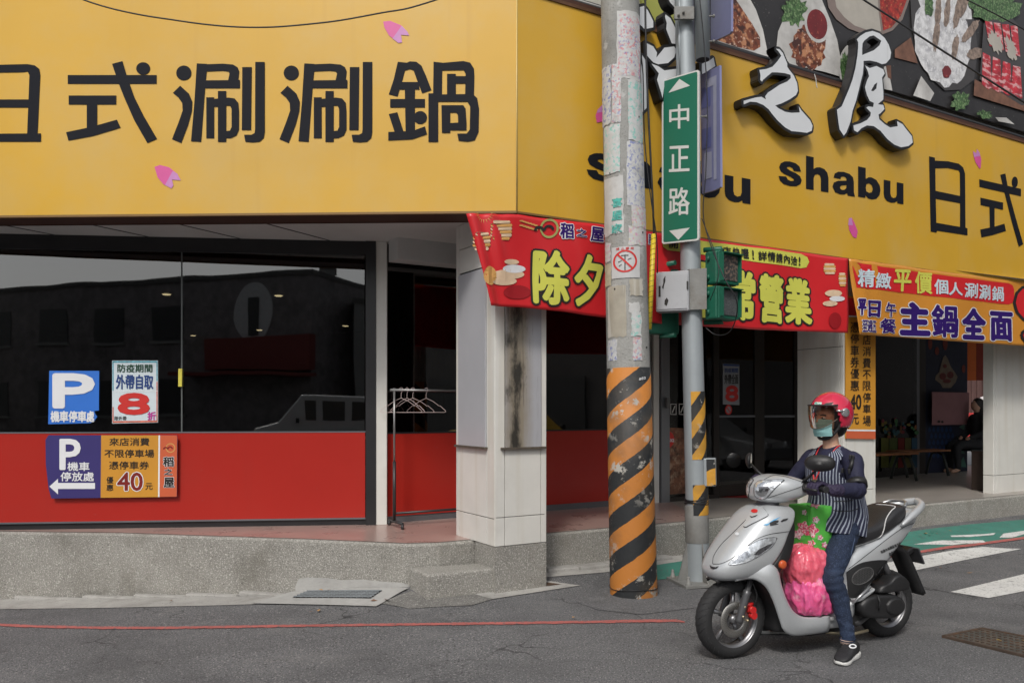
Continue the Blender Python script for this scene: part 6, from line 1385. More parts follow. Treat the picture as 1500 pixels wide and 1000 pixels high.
def stext(ch, cx, cy, w_, h_, ang, off=.02):
    ca, sa = cos(ang), sin(ang); q = [(cx+dx*ca-dy*sa, cy+dx*sa+dy*ca) for dx, dy in ((-w_/2, -h_/2), (w_/2, -h_/2), (w_/2, h_/2), (-w_/2, h_/2))]
    mb = MB(); put_text(mb, ch, q, .0, off, 0, fmap=fBd, nx=2, ny=2, k=6); mb.build('lettering', M_dkp, sc, world=False)
for i, ch in enumerate('桃園市桃園區衛生所'): stext(ch, 1291.2+i*3.35, 807.8-i*1.55, 3.0, 4.2, -.42)
for i, ch in enumerate('0004'): stext(ch, 1303.5+i*3.3, 811.2-i*1.6, 2.6, 5.2, -.42, .04)
# seat
rows = catmull([(-.775, .60, .70, .085), (-.82, .615, .745, .125), (-.92, .645, .765, .158), (-1.03, .675, .785, .166), (-1.11, .70, .825, .160), (-1.20, .735, .875, .150), (-1.29, .775, .893, .128), (-1.34, .80, .880, .09), (-1.355, .82, .86, .05)], 4)
mb = MB(); mb.loft(slices_x(rows, 36, .6)); seat = mb.build('seat', M_seat, sc, world=False, sub=1); bS = bvh_of(seat)
drape_line('piping', bS, Z3(465,262,478,225,486,185,500,150,525,115,547,92,500,82,430,78), .0035, M_pipw)
drape_line('piping', bS, Z3(285,358,340,352,400,318,465,262), .003, M_pipw)
# grab rail
for s_ in (1, -1):
    mb = MB(); pts = catmull([(-1.24, s_*.150, .765), (-1.33, s_*.140, .815), (-1.42, s_*.115, .85), (-1.50, s_*.07, .880), (-1.535, 0, .895)], 5)
    mb.tube(pts, .018, 14, radii=[.010+.016*min(1, i/6) for i in range(len(pts))]); mb.build('grab_rail', M_sil, sc, world=False)
mb = MB(); mb.tube(catmull([(-1.32, .10, .875), (-1.37, .06, .90), (-1.38, 0, .905), (-1.37, -.06, .90), (-1.32, -.10, .875)], 5), .012, 10); mb.build('inner_rail', pm('rail_bright', (.42, .43, .44), .3, metal=.7), sc, world=False)
mb = MB(); mb.loft(slices_x([(-1.40, .69, .74, .04), (-1.455, .72, .77, .04), (-1.475, .735, .765, .03)], 16, .5)); mb.build('tail_lamp', pm('tail_red', (.35, .01, .01), .2), sc, world=False)
# rear fender and plate
mb = MB(); pts = catmull([(-1.28, .62), (-1.37, .58), (-1.43, .49), (-1.49, .38), (-1.545, .28)], 3); vs = []
for x, z in pts: vs += [Vector((x, -.07, z)), Vector((x, .07, z))]
mb.add(vs, [(2*i, 2*i+1, 2*i+3, 2*i+2) for i in range(len(pts)-1)], 0, True); mb.build('rear_fender', M_blk, sc, world=False, solid=.03)
mb = MB(); mb.box((-1.49, 0, .535), (.012, .17, .12), M=Matrix.Rotation(radians(26), 3, 'Y'), bev=.003); mb.build('number_plate', pm('plate_grey', (.06, .06, .065), .5), sc, world=False)
mb = MB(); mb.box((-1.44, 0, .56), (.08, .08, .04), M=Matrix.Rotation(radians(26), 3, 'Y'), bev=.01); mb.build('plate_bracket', M_blk, sc, world=False)
# drive cover, air box, swing arm, exhaust
def side_block(name, outl, y0, y1, m, bev=.012, rim=.75):
    """rounded block: outline in photo px taken on the plane y=y1"""
    pts = []
    for (x, y) in outl:
        d = WI.to_3x3() @ ray(x, y); t = (y1-CL.y)/d.y; q = CL+d*t; pts.append((q.x, q.z))
    cx = sum(p[0] for p in pts)/len(pts); cz = sum(p[1] for p in pts)/len(pts)
    pp = catmull([tuple(p) for p in pts+pts[:1]], 3)[:-1]; rings = []
    for (yy, k) in ((y0, .94), (y0+.01, 1.0), (y1-.03, 1.0), (y1-.012, .96), (y1-.002, .86), (y1, .72)):
        rings.append([Vector((cx+(x-cx)*k, yy, cz+(z-cz)*k)) for x, z in pp])
    mb = MB(); mb.loft(rings); return mb.build(name, m, sc, world=False, fix=True), (cx, cz)
side_block('drive_cover', Z3(345,695,380,652,450,634,560,632,610,660,622,700,600,745,540,775,420,775,360,755), .09, .20, M_blk)
side_block('drive_cover_boss', Z3(500,690,530,655,580,650,612,680,615,715,590,745,540,755,505,735), .17, .215, M_blk)
mb = MB(); mb.tube([(-.98, .20, .34), (-.985, .215, .30), (-.98, .21, .25)], .006, 8); mb.build('breather', M_dkp, sc, world=False)
side_block('air_box', Z3(455,622,470,580,520,555,560,512,605,512,640,545,648,575,632,600,560,612,500,622), .07, .19, M_blk)
side_block('silver_bracket', Z3(300,655,330,650,370,620,430,590,428,604,380,640,340,668,305,675), .13, .185, M_sil)
mb = MB(); mb.tube([(-.79, .186, .305), (-.93, .192, .40)], .009, 8); mb.build('footpeg', pm('rail_bright', (.42, .43, .44), .3, metal=.7), sc, world=False)
mb = MB(); mb.tube([(-.80, -.12, .22), (-.95, -.17, .20), (-1.1, -.19, .25), (-1.42, -.19, .34)], .04, 16, radii=[.015, .018, .045, .055]); mb.build('exhaust', M_blk, sc, world=False)
mb = MB(); mb.tube([(-.62, .10, .12), (-.80, .16, .10), (-.93, .17, .115)], .010, 10); mb.build('side_stand', pm('stand_brass', (.30, .26, .18), .4, metal=.6), sc, world=False)
mb = MB(); mb.tube([(-.75, .08, .18), (-.92, .10, .15), (-1.05, .08, .20)], .022, 10); mb.build('engine_case', M_fork, sc, world=False)
mb = MB(); mb.tube([(-1.20, .10, .40), (-1.10, .11, .56)], .022, 14); mb.build('rear_shock', M_fork, sc, world=False)
# ---- wheels
def wheel(cx, r, wd, spokes=5):
    w_ = bpy.data.objects.new('wheel', None); C.objects.link(w_); w_.parent = sc; w_.location = (cx, 0, r); w_.empty_display_size = .05
    RX = Matrix.Rotation(pi/2, 3, 'X'); prof = []
    for i in range(25):
        a = radians(-118)+radians(236)*i/24; prof.append((r-.050+.050*cos(a), wd/2*sin(a)*1.02))
    mb = MB(); mb.lathe(prof, M=RX, n=72); mb.build('tyre', M_rub, w_, world=False)
    mb = MB()                                       # curved tread grooves, dark inlays just proud of the rubber
    for k in range(36):
        for s_ in (1, -1):
            L_ = []
            for t in range(7):
                a = radians(14+9*t)*s_; th = 2*pi*(k+.5*(s_ < 0))/36+.030*t
                L_.append(((r-.050+.0502*cos(a))*cos(th), wd/2*sin(a)*1.02, (r-.050+.0502*cos(a))*sin(th)))
            mb.tube([(x, -y, z) for x, y, z in L_], .0022, 4)
    mb.build('tread_groove', M_dkp, w_, world=False)['kind'] = 'stuff'
    ri = r-.078
    mb = MB(); mb.lathe([(ri+.018, -.038), (ri+.022, -.034), (ri+.010, -.026), (ri-.004, -.020), (ri-.006, .020), (ri+.010, .026), (ri+.022, .034), (ri+.018, .038)], M=RX, n=56); mb.build('rim', M_rim, w_, world=False)
    for s_ in (1, -1): mb = MB(); mb.tube([((ri+.018)*cos(a), s_*.038, (ri+.018)*sin(a)) for a in [2*pi*i/56 for i in range(56)]], .004, 6, closed=True, cap=False); mb.build('rim_edge', M_riml, w_, world=False)
    for k in range(spokes):
        a = 2*pi*k/spokes+.35; mb = MB(); mb.tube([(.03*cos(a), 0, .03*sin(a)), (.09*cos(a+.12), .004, .09*sin(a+.12)), ((ri+.005)*cos(a+.05), .0, (ri+.005)*sin(a+.05))], .012, 8, radii=[.018, .012, .018]); mb.build('spoke', M_rim, w_, world=False)
    mb = MB(); mb.lathe([(.001, -.05), (.022, -.05), (.030, -.03), (.032, .03), (.022, .05), (.001, .05)], M=RX, n=20); mb.build('hub', M_rim, w_, world=False)
    return w_
fw = wheel(0, .243, .105); rw = wheel(-1.245, .226, .105)
RX = Matrix.Rotation(-pi/2, 3, 'X')
mb = MB(); mb.lathe([(.062, .048), (.064, .0505), (.108, .0505), (.109, .048), (.062, .048)], M=RX, n=48); mb.build('brake_disc', pm('disc_steel', (.33, .32, .30), .35, .1, 10, metal=.8), fw, world=False)
mb = MB(); 
for k in range(40):
    for rr_ in (.075, .085, .096): a = 2*pi*(k+rr_*40)/40; mb.lathe([(.001, .0511), (.0022, .0511)], (rr_*cos(a), 0, rr_*sin(a)), M=RX, n=5)
mb.build('disc_holes', M_dkp, fw, world=False)['kind'] = 'stuff'
for s_ in (1, -1):
    mb = MB(); y = s_*.083; mb.tube([(.005, y, .232), (-.002, y, .25), (-.055, y, .40), (-.062, y, .42), (-.064, y, .425), (-.12, y, .57)], .02, 16, radii=[.022, .024, .024, .026, .017, .017]); mb.build('fork_leg', M_fork, sc, world=False)
mb = MB(); mb.lathe([(.001, .10), (.014, .10), (.014, .04)], (0, 0, .243), M=RX, n=6); mb.build('axle_nut', pm('rail_bright', (.42, .43, .44), .3, metal=.7), sc, world=False)
for i, c_ in enumerate(((-.105, .075, .30), (-.112, .080, .265))): mb = MB(); mb.tube([(c_[0], .045, c_[2]), (c_[0], .088, c_[2])], .022, 12); mb.tube([(c_[0]+.03, .06, c_[2]+.03), (c_[0]-.015, .06, c_[2]+.03)], .012, 8); mb.build('brake_caliper', M_redc, sc, world=False)
mb = MB(); mb.tube(catmull([(-.11, .085, .33), (-.12, .10, .39), (-.10, .09, .46), (-.09, .05, .52)], 4), .005, 6); mb.build('brake_hose', M_blk, sc, world=False)
for c_ in ((-.012, .108, .275), (-.055, .095, .245), (-.03, .10, .33)): mb = MB(); mb.lathe([(.001, .008), (.007, .007), (.008, -.02)], c_, M=RX, n=8); mb.build('bolt', pm('brass_bolt', (.5, .42, .28), .35, metal=.8), sc, world=False)

# ================================================================ bags on the floor board
def crumpled(name, label, cat, c_, r_, amp, m, seed, sq=1.0):
    bm = bmesh.new(); bmesh.ops.create_icosphere(bm, subdivisions=6, radius=1); c_ = Vector(c_)
    for v in bm.verts:
        p = v.co.copy(); p = Vector((spow(p.x, .8), spow(p.y, .8), spow(p.z, .85)))
        q = p*2.1+Vector((seed, seed*.7, 0)); 
        k = 0
        ang = atan2(p.y, p.x); fold = 1-2*abs(mnoise.noise(Vector((cos(ang)*2.4+seed, sin(ang)*2.4, p.z*.7+seed))))
        k = .8*fold+.6*(1-2*abs(mnoise.noise(q*.8)))+.38*(1-2*abs(mnoise.noise(Vector((q.x*2.4, q.y*2.4, q.z*1.1))+Vector((5, 1, 2)))))+.08*(1-2*abs(mnoise.noise(Vector((q.x*5, q.y*5, q.z*2.6)))))
        v.co = Vector((p.x*r_[0], p.y*r_[1], p.z*r_[2]))*(1+amp*(k-.7))+c_
        v.co.z = max(v.co.z, .25) if sq else v.co.z
    me = bpy.data.meshes.new(name); bm.to_mesh(me); bm.free(); me.materials.append(m)
    for p in me.polygons: p.use_smooth = True
    o = bpy.data.objects.new(name, me); C.objects.link(o)
    return o
def plasticmat(name, col, tcol):
    m = pm(name, col, .26, .10, 9, .8, 22, coat=.5, dirt=[((.62, .03, .08), 6, .5, .75, .6), ((.85, .55, .58), 11, .60, .72, .6)]); b = m.node_tree.nodes['Principled BSDF']; b.inputs['Subsurface Weight'].default_value = .35; b.inputs['Subsurface Radius'].default_value = (.05, .02, .02); b.inputs['Subsurface Scale'].default_value = .5; return m
M_pk1 = plasticmat('coral_plastic', (.76, .13, .19), None); M_pk2 = plasticmat('pink_plastic', (.76, .12, .31), None)
for (nm, lb, c_, r_, am, m, sd_) in (('plastic_bag', 'coral pink plastic bag knotted on top of the pinker bag under the green tote', (-.52, .065, .53), (.140, .135, .14), .10, M_pk1, 3.3), ('plastic_bag', 'bright pink plastic bag standing on the scooter floor board', (-.55, .085, .375), (.155, .135, .16), .10, M_pk2, 9.1), ):
    o = crumpled(nm, lb, 'bag', c_, r_, am, m, sd_); o.location = W0; o.rotation_euler = (0, 0, WA); tag(o, lb, 'bag', 'plastic bags on the floor board')
tb_ = thing('tote_bag', 'bright green tote bag printed with pink flowers hanging between the knees of the rider', 'bag', W0, WA)
M_tg = pm('tote_green', (.09, .45, .06), .5, .08, 5, .15, 60)
# tote: soft-sided box
bm = bmesh.new(); bmesh.ops.create_cube(bm, size=1); bmesh.ops.subdivide_edges(bm, edges=bm.edges[:], cuts=9, use_grid_fill=True)
for v in bm.verts:
    x, y, z = v.co*2; bul = (1-z*z)*.5+.5
    px_ = x*(.085+.012*(1-y*y)*(1-z*z)); py_ = y*(.115+.014*(1-x*x)*(1-z*z)-.012*max(0, z)); n_ = mnoise.noise(Vector((x*2, y*2, z*2.2)))*.008
    v.co = Vector((-.61+px_+n_, .01+py_+n_, .765+z*.145+.012*mnoise.noise(Vector((x, y, 0)))))
me = bpy.data.meshes.new('bag_body'); bm.to_mesh(me); bm.free(); me.materials.append(M_tg)
for p in me.polygons: p.use_smooth = True
o = bpy.data.objects.new('bag_body', me); link(o, tb_); m_ = o.modifiers.new('b', 'BEVEL'); m_.width = .004; m_.limit_method = 'ANGLE'; bT = bvh_of(o)
M_fl1 = pm('flower_rose', (.62, .06, .14), .5, .5, 60, speck=[((.75, .6, .6), 90, .5, .56, .9)]); M_fl2 = pm('flower_white', (.75, .6, .62), .5, .3, 60, speck=[((.62, .06, .16), 80, .52, .58, .9)])
Z1 = lambda x, y: (1010+x/2.38, 560+y/2.38)
for (x, y, r_, m) in ((425, 515, 22, M_fl1), (438, 422, 15, M_fl1), (440, 478, 11, M_fl2), (398, 505, 20, M_fl1), (380, 528, 16, M_fl2), (470, 565, 10, M_fl2), (425, 560, 12, M_fl1), (402, 452, 9, M_fl2), (455, 540, 9, M_fl2)):
    c_ = Z1(x, y); pts = [(c_[0]+(r_/2.38)*(1+.22*cos(5*a))*cos(a), c_[1]+(r_/2.38)*(1+.22*cos(5*a))*sin(a)) for a in [2*pi*i/25 for i in range(25)]]
    draped('flower_print', bT, pts, m, tb_, lift=.003, cell=3, c=.11)
    draped('leaf_print', bT, [(c_[0]+r_/2.6*cos(a)*.8+r_/3, c_[1]+r_/4.2*sin(a)+r_/3) for a in [2*pi*i/10 for i in range(10)]], pm('leaf_green', (.12, .50, .10), .5), tb_, lift=.002, cell=4, c=.11)
drape_line('edge_piping', bT, [(1182, 735), (1183.5, 760), (1188, 785), (1193, 805)], .0025, pm('piping_green', (.04, .26, .03), .5), tb_)
# ================================================================ rider (built in the scooter's frame)
GZ = 0
rd = thing('person', 'rider in pink helmet, face mask, striped vest and jeans, one foot on the road', 'person', W0, WA)
def capsules(chains, voxel, name, mat, parent, smooth_it=6, extra=None, fac=.5):
    """one continuous skin grown over tapered limbs: chains = lists of (x,y,z,r)"""
    mb = MB()
    for ch in chains:
        pts = catmull([tuple(c) for c in ch], 5) if len(ch) > 2 else [tuple(ch[0]), tuple(ch[1])]
        P_ = [Vector(p[:3]) for p in pts]; R_ = [p[3] for p in pts]
        d0 = (P_[0]-P_[1]).normalized(); d1 = (P_[-1]-P_[-2]).normalized()
        a = [(P_[0]+d0*R_[0]*s_, R_[0]*sqrt(max(0, 1-s_*s_))) for s_ in (.98, .8, .5, .25)]; b = [(P_[-1]+d1*R_[-1]*s_, R_[-1]*sqrt(max(0, 1-s_*s_))) for s_ in (.25, .5, .8, .98)]
        allp = a+list(zip(P_, R_))+b
        mb.tube([p for p, r in allp], 0, 16, radii=[max(r, .001) for p, r in allp])
    if extra: extra(mb)
    me = bpy.data.meshes.new('tmp'); me.from_pydata([tuple(v) for v in mb.v], [], mb.f)
    o = bpy.data.objects.new('tmp', me); C.objects.link(o)
    m = o.modifiers.new('r', 'REMESH'); m.mode = 'VOXEL'; m.voxel_size = voxel; m.use_smooth_shade = True
    m = o.modifiers.new('s', 'SMOOTH'); m.iterations = smooth_it; m.factor = fac
    dg = bpy.context.evaluated_depsgraph_get(); dg.update(); nm = bpy.data.meshes.new_from_object(o.evaluated_get(dg)); bpy.data.objects.remove(o)
    nm.name = name; nm.materials.clear(); nm.materials.append(mat)
    for p in nm.polygons: p.use_smooth = True
    r = bpy.data.objects.new(name, nm); link(r, parent); return r
def ellr(c_, rx, ry, rz, tilt=0, n=20):
    c_ = Vector(c_); R = Matrix.Rotation(tilt, 3, 'Y')
    def f(mb):
        rings = []
        for i in range(1, 12):
            a = -pi/2+pi*i/12; rings.append([c_+R@Vector((rx*cos(a)*cos(2*pi*k/n), ry*cos(a)*sin(2*pi*k/n), rz*sin(a))) for k in range(n)])
        mb.loft(rings)
    return f
M_skin = pm('skin', (.46, .27, .19), .5, .06, 12); M_skin.node_tree.nodes['Principled BSDF'].inputs['Subsurface Weight'].default_value = .1
M_navy = pm('navy_knit', (.011, .012, .038), .75, .15, 14, .35, 90)
def jean_mat():
    m = pm('denim', (.009, .018, .044), .85, .3, 18, .5, 220, speck=[((.05, .075, .14), 120, .5, .7, .5)], dirt=[((.045, .075, .145), 5, .52, .8, .5)]); return m
M_jean = jean_mat()
HD = Vector((-.780, 0, 1.458))
shL, elL, wrL = (-.805, .170, 1.195), (-.735, .285, 1.025), (-.505, .325, 1.035)
shR, elR, wrR = (-.790, -.170, 1.195), (-.700, -.29, 1.02), (-.505, -.325, 1.035)
hipL, knL, anL = (-.85, .095, .83), (-.595, .215, .50), (-.645, .285, .14)
hipR, knR, anR = (-.85, -.095, .83), (-.58, -.225, .50), (-.64, -.30, .14)
def lerp3(a, b, t): return tuple(x+(y-x)*t for x, y in zip(a, b))
def L4(p, r): return tuple(p)+(r,)
torso = [[(-.87, 0, .86, .10), (-.835, 0, .98, .115), (-.81, 0, 1.10, .120), (-.80, 0, 1.18, .10)], [(-.87, .06, .84, .11), (-.83, .06, .98, .10), (-.81, .075, 1.12, .095)], [(-.87, -.06, .84, .11), (-.83, -.06, .98, .10), (-.81, -.075, 1.12, .095)],
         [(-.80, -.14, 1.205, .052), (-.80, 0, 1.235, .06), (-.80, .14, 1.205, .052)]]
neck = [[(-.80, 0, 1.22, .055), (-.785, 0, 1.32, .050), (-.78, 0, 1.38, .05)]]
armL = [[L4(shL, .054), L4(lerp3(shL, elL, .5), .046), L4(elL, .042), L4(lerp3(elL, wrL, .4), .040), L4(wrL, .028)]]
armR = [[L4(shR, .054), L4(lerp3(shR, elR, .5), .046), L4(elR, .042), L4(lerp3(elR, wrR, .4), .040), L4(wrR, .028)]]
legL = [[L4(hipL, .070), L4(lerp3(hipL, knL, .5), .062), L4(knL, .048), (-.622, .236, .38, .044), (-.645, .262, .24, .038), L4(anL, .030)]]
legR = [[L4(hipR, .070), L4(lerp3(hipR, knR, .5), .062), L4(knR, .048), (-.60, -.25, .38, .046), (-.625, -.275, .24, .036), L4(anR, .030)]]
feet = [[(-.668, .288, .085, .027), (-.632, .308, .055, .024), (-.595, .326, .042, .018)], [(-.665, -.302, .085, .027), (-.62, -.305, .055, .024), (-.56, -.309, .042, .018)]]
def hand(s_, y0=.0):
    """fingers closing round the grip; returns finger chains for the left (s_=1) or right hand"""
    gx, gz = -.43, 1.044; ch = []
    for i, y in enumerate((.232, .255, .278, .300)):
        L_ = (.95, 1.0, .97, .86)[i]; r_ = (.0098, .0102, .0098, .0088)[i]
        ch.append([(gx-.034, s_*(y+.006), gz+.026, r_*1.15), (gx-.004*L_, s_*(y+.002), gz+.041*L_, r_), (gx+.030*L_, s_*y, gz+.022*L_, r_*.97), (gx+.037*L_, s_*y, gz-.010*L_, r_*.93), (gx+.018*L_, s_*y, gz-.032*L_, r_*.88)])
    ch.append([(gx-.050, s_*.240, gz-.002, .014), (gx-.036, s_*.218, gz-.014, .0118), (gx-.012, s_*.210, gz-.028, .0108), (gx+.010, s_*.214, gz-.031, .0098)])
    palm = [[(gx-.075, s_*.315, gz-.006, .026), (gx-.055, s_*.292, gz+.008, .022), (gx-.038, s_*.262, gz+.018, .017)], [(gx-.070, s_*.318, gz-.004, .026), (gx-.045, s_*.306, gz+.014, .018), (gx-.034, s_*.302, gz+.024, .012)], [(gx-.070, s_*.310, gz-.008, .024), (gx-.052, s_*.262, gz+.004, .018), (gx-.036, s_*.238, gz+.018, .014)],
            [L4((gx-.10, s_*.327, gz-.010), .030), L4((gx-.07, s_*.31, gz-.004), .026)]]
    return ch+palm
hands = hand(1)+hand(-1)
def head_geo(mb):
    ellr(HD+Vector((0, 0, .015)), .098, .078, .108)(mb); ellr(HD+Vector((.035, 0, -.055)), .062, .055, .062)(mb)
    ellr(HD+Vector((.098, 0, -.018)), .018, .013, .022)(mb)                         # nose
    ellr(HD+Vector((.082, 0, -.058)), .014, .024, .008)(mb); ellr(HD+Vector((.080, 0, -.070)), .013, .020, .007)(mb)
    for s_ in (1, -1): ellr(HD+Vector((-.005, s_*.080, -.01)), .018, .008, .028)(mb)
body_ = capsules(torso+neck+armL+armR+legL+legR+feet+[[(c[0], c[1], c[2], c[3]-.001) for c in h] for h in hands], .0085, 'body', M_skin, rd, 4, head_geo, .4)
for s_ in (1, -1):
    mb = MB(); c_ = HD+Vector((.082, s_*.032, .008)); ellr(c_, .012, .016, .008)(mb); mb.build('eye', pm('eye_white', (.5, .48, .46), .3), rd, world=False)
    mb = MB(); ellr(c_+Vector((.008, 0, 0)), .006, .007, .007)(mb); mb.build('iris', pm('iris_dark', (.02, .012, .01), .2), rd, world=False)
    mb = MB(); mb.tube([HD+Vector((.092, s_*.015, .026)), HD+Vector((.088, s_*.035, .030)), HD+Vector((.078, s_*.052, .024))], .004, 6); mb.build('eyebrow', M_dkp, rd, world=False)
# sweater, jeans, gloves
inf = lambda chs, d: [[(c[0], c[1], c[2], c[3]+d) for c in ch] for ch in chs]
aL2 = [[L4(shL, .066), L4(lerp3(shL, elL, .5), .055), L4(elL, .051), L4(lerp3(elL, wrL, .35), .049), L4(lerp3(elL, wrL, .8), .038), L4(lerp3(elL, wrL, .95), .034)]]
aR2 = [[L4(shR, .066), L4(lerp3(shR, elR, .5), .055), L4(elR, .051), L4(lerp3(elR, wrR, .35), .049), L4(lerp3(elR, wrR, .8), .038), L4(lerp3(elR, wrR, .95), .034)]]
def wrinkle(o, fn):
    me = o.data; me.update(); nn = [v.normal.copy() for v in me.vertices]
    for v, n_ in zip(me.vertices, nn): v.co += n_*fn(v.co)
def arm_w(p):
    k = smooth(.16, .22, abs(p.y)); e = 1-smooth(0, .12, (p-Vector((elL[0], elL[1]*(1 if p.y > 0 else -1), elL[2]))).length)
    return k*(.0035*sin(mnoise.noise(p*9)*9+p.x*55+p.z*40)*(.4+e)+.006*mnoise.noise(p*13))
swt = capsules(inf(torso, .004)+[[(-.80, 0, 1.225, .070), (-.80, 0, 1.252, .062)]]+aL2+aR2, .010, 'sweater', M_navy, rd, 5); wrinkle(swt, arm_w)
lL2 = [[L4(hipL, .095), L4(lerp3(hipL, knL, .5), .083), L4(knL, .066), (-.625, .237, .38, .060), (-.648, .262, .24, .047), (-.652, .283, .155, .042), (-.652, .285, .125, .042)]]
lR2 = [[L4(hipR, .098), L4(lerp3(hipR, knR, .5), .089), L4(knR, .071), (-.603, -.25, .38, .066), (-.628, -.275, .24, .055), (-.64, -.298, .155, .049), (-.64, -.30, .125, .048)]]
jn = capsules(lL2+lR2+inf([[(-.87, 0, .86, .125), (-.86, 0, .93, .125)]], 0), .009, 'jeans', M_jean, rd, 4)
def jean_w(p):
    kz = .5+.5*math.exp(-((p.z-.49)/.07)**2)+.35*math.exp(-((p.z-.17)/.05)**2)+.3*math.exp(-((p.z-.70)/.06)**2)
    return kz*(.0062*(1-2*abs(mnoise.noise(Vector((p.x*8, p.y*8, p.z*24+p.x*9)))))+.0025*sin(p.z*95+mnoise.noise(p*8)*6))-.002+.003*mnoise.noise(p*10)
wrinkle(jn, jean_w); bJ = bvh_of(jn)
drape_line('side_seam', bJ, [(1252, 788), (1247, 810), (1244, 835), (1246, 860), (1250, 890), (1250, 922)], .0022, pm('seam_thread', (.06, .09, .16), .8), rd, lift=.001)
for k in range(2): mb = MB(); mb.tube([(-.652+.0445*cos(a), .285+.0445*sin(a), .112+.012*k) for a in [2*pi*i/30 for i in range(30)]], .0035, 6, closed=True, cap=False); mb.build('hem', M_jean, rd, world=False)
M_glv = pm('purple_glove', (.026, .018, .050), .7, .2, 18, .5, 120)
gv = capsules(inf(hand(1), .0022)+[[(-.505, .327, 1.035, .036), (-.54, .323, 1.034, .040)]], .0042, 'glove', M_glv, rd, 3); wrinkle(gv, lambda p: .0016*sin(mnoise.noise(p*35)*10))
gv2 = capsules(inf(hand(-1), .0022)+[[(-.505, -.327, 1.035, .036), (-.54, -.323, 1.034, .040)]], .0042, 'glove', M_glv, rd, 3)
# ---- striped vest: long tunic without sleeves
def vest_mat():
    m = pm('striped_vest', (.018, .022, .055), .8, .2, 12, .3, 120); t = m.node_tree; L = t.links.new; b = t.nodes['Principled BSDF']
    uv = t.nodes.new('ShaderNodeUVMap'); sx = t.nodes.new('ShaderNodeSeparateXYZ'); L(uv.outputs[0], sx.inputs[0])
    nz = t.nodes.new('ShaderNodeTexNoise'); nz.inputs['Scale'].default_value = 26; tcn = t.nodes.new('ShaderNodeTexCoord'); L(tcn.outputs['Object'], nz.inputs['Vector'])
    def M(op, a, b_=None):
        n = t.nodes.new('ShaderNodeMath'); n.operation = op
        for i, v in enumerate((a, b_)):
            if v is None: continue
            if isinstance(v, (int, float)): n.inputs[i].default_value = v
            else: L(v, n.inputs[i])
        return n.outputs[0]
    fr = M('FRACT', M('ADD', M('MULTIPLY', sx.outputs[0], 50.0), M('MULTIPLY', nz.outputs[0], .25)))
    a = M('MULTIPLY', M('LESS_THAN', fr, .36), M('ADD', .45, M('MULTIPLY', nz.outputs[0], .7)))
    mx = t.nodes.new('ShaderNodeMix'); mx.data_type = 'RGBA'; L(a, mx.inputs['Factor']); mx.inputs['A'].default_value = (.014, .017, .045, 1); mx.inputs['B'].default_value = (.36, .40, .48, 1)
    L(mx.outputs['Result'], b.inputs['Base Color']); return m
M_vest = vest_mat()
rows = catmull([(-.775, .735, .205, .205, .16), (-.795, .79, .190, .208, .12), (-.825, .86, .165, .200, .06), (-.832, .93, .150, .186, .0), (-.822, 1.00, .146, .180, 0), (-.812, 1.08, .142, .184, 0), (-.805, 1.15, .132, .190, 0), (-.802, 1.205, .112, .185, 0), (-.800, 1.240, .090, .150, 0), (-.795, 1.268, .068, .105, 0), (-.792, 1.285, .058, .078, 0)], 5)
n = 96; vs = []; uvs = []
for i, (cx, z, rx, ry, tl__) in enumerate(rows):
    for k in range(n):
        a = 2*pi*k/n; x = rx*spow(cos(a), .9); y = ry*spow(sin(a), .85); fz = smooth(1.1, .75, z)
        rip = .012*fz*sin(a*9+z*12+2*mnoise.noise(Vector((cos(a)*2, sin(a)*2, z*5))))+.010*mnoise.noise(Vector((cos(a)*2.5, sin(a)*2.5, z*9)))
        vs.append(Vector((cx+x*(1+rip/.18), y*(1+rip/.18), z+tl__*x*1.1+.006*sin(a*5)*fz))); uvs.append((k/n, z))
mb = MB(); fs = []; uf = []
for i in range(len(rows)-1):
    for k in range(n):
        k2 = (k+1) % n; c_ = (vs[i*n+k]+vs[(i+1)*n+k2])/2; a = 2*pi*(k+.5)/n; x_, y_, z_ = c_
        if cos(a) > .2 and z_ > 1.135 and abs(y_) < (z_-1.135)*.62: continue          # V neck
        if abs(y_) > .140 and z_ > 1.03 and ((x_+.79)/.075)**2+((z_-1.15)/.085)**2 < 1: continue      # armholes
        if abs(y_) > .150 and z_ > 1.09: continue
        fs.append((i*n+k, i*n+k2, (i+1)*n+k2, (i+1)*n+k)); uf.append([(k/n, z_), ((k+1)/n, z_), ((k+1)/n, z_), (k/n, z_)])
mb.v = vs; mb.f = [list(f) for f in fs]; mb.m = [0]*len(fs); mb.sm = [True]*len(fs); mb.uv = dict(enumerate(uf))
vest = mb.build('vest', M_vest, rd, world=False, solid=.006, sub=1)
bV = bvh_of(vest)
class Multi:
    def __init__(s, *b): s.b = b
    def ray_cast(s, o, d):
        best = (None, None, None, None)
        for q in s.b:
            h = q.ray_cast(o, d)
            if h[0] is not None and (best[0] is None or h[3] < best[3]): best = h
        return best
    def find_nearest(s, p): return s.b[0].find_nearest(p)
bVS = Multi(bV, bvh_of(swt), bvh_of(body_))
Z2 = lambda *a: [(1140+x/5, 560+y/5) for x, y in Q(*a)]
M_lany = pm('red_lanyard', (.55, .025, .03), .5)
for s_ in (1, -1):
    mb = MB(); mb.tube(catmull([(-.80, s_*.070, 1.290), (-.765, s_*.072, 1.275), (-.715, s_*.060, 1.215), (-.672, s_*.035, 1.14), (-.655, s_*.006, 1.06), (-.655, s_*.004, 1.00)], 5), .0042, 6); mb.build('lanyard', M_lany, rd, world=False)
drape_line('pocket_seam', bV, Z2(405,870,450,868,500,866,545,860), .0028, M_dkp, rd, lift=.001); drape_line('pocket_seam', bV, Z2(400,935,460,940,540,938,590,920), .0028, M_dkp, rd, lift=.001)
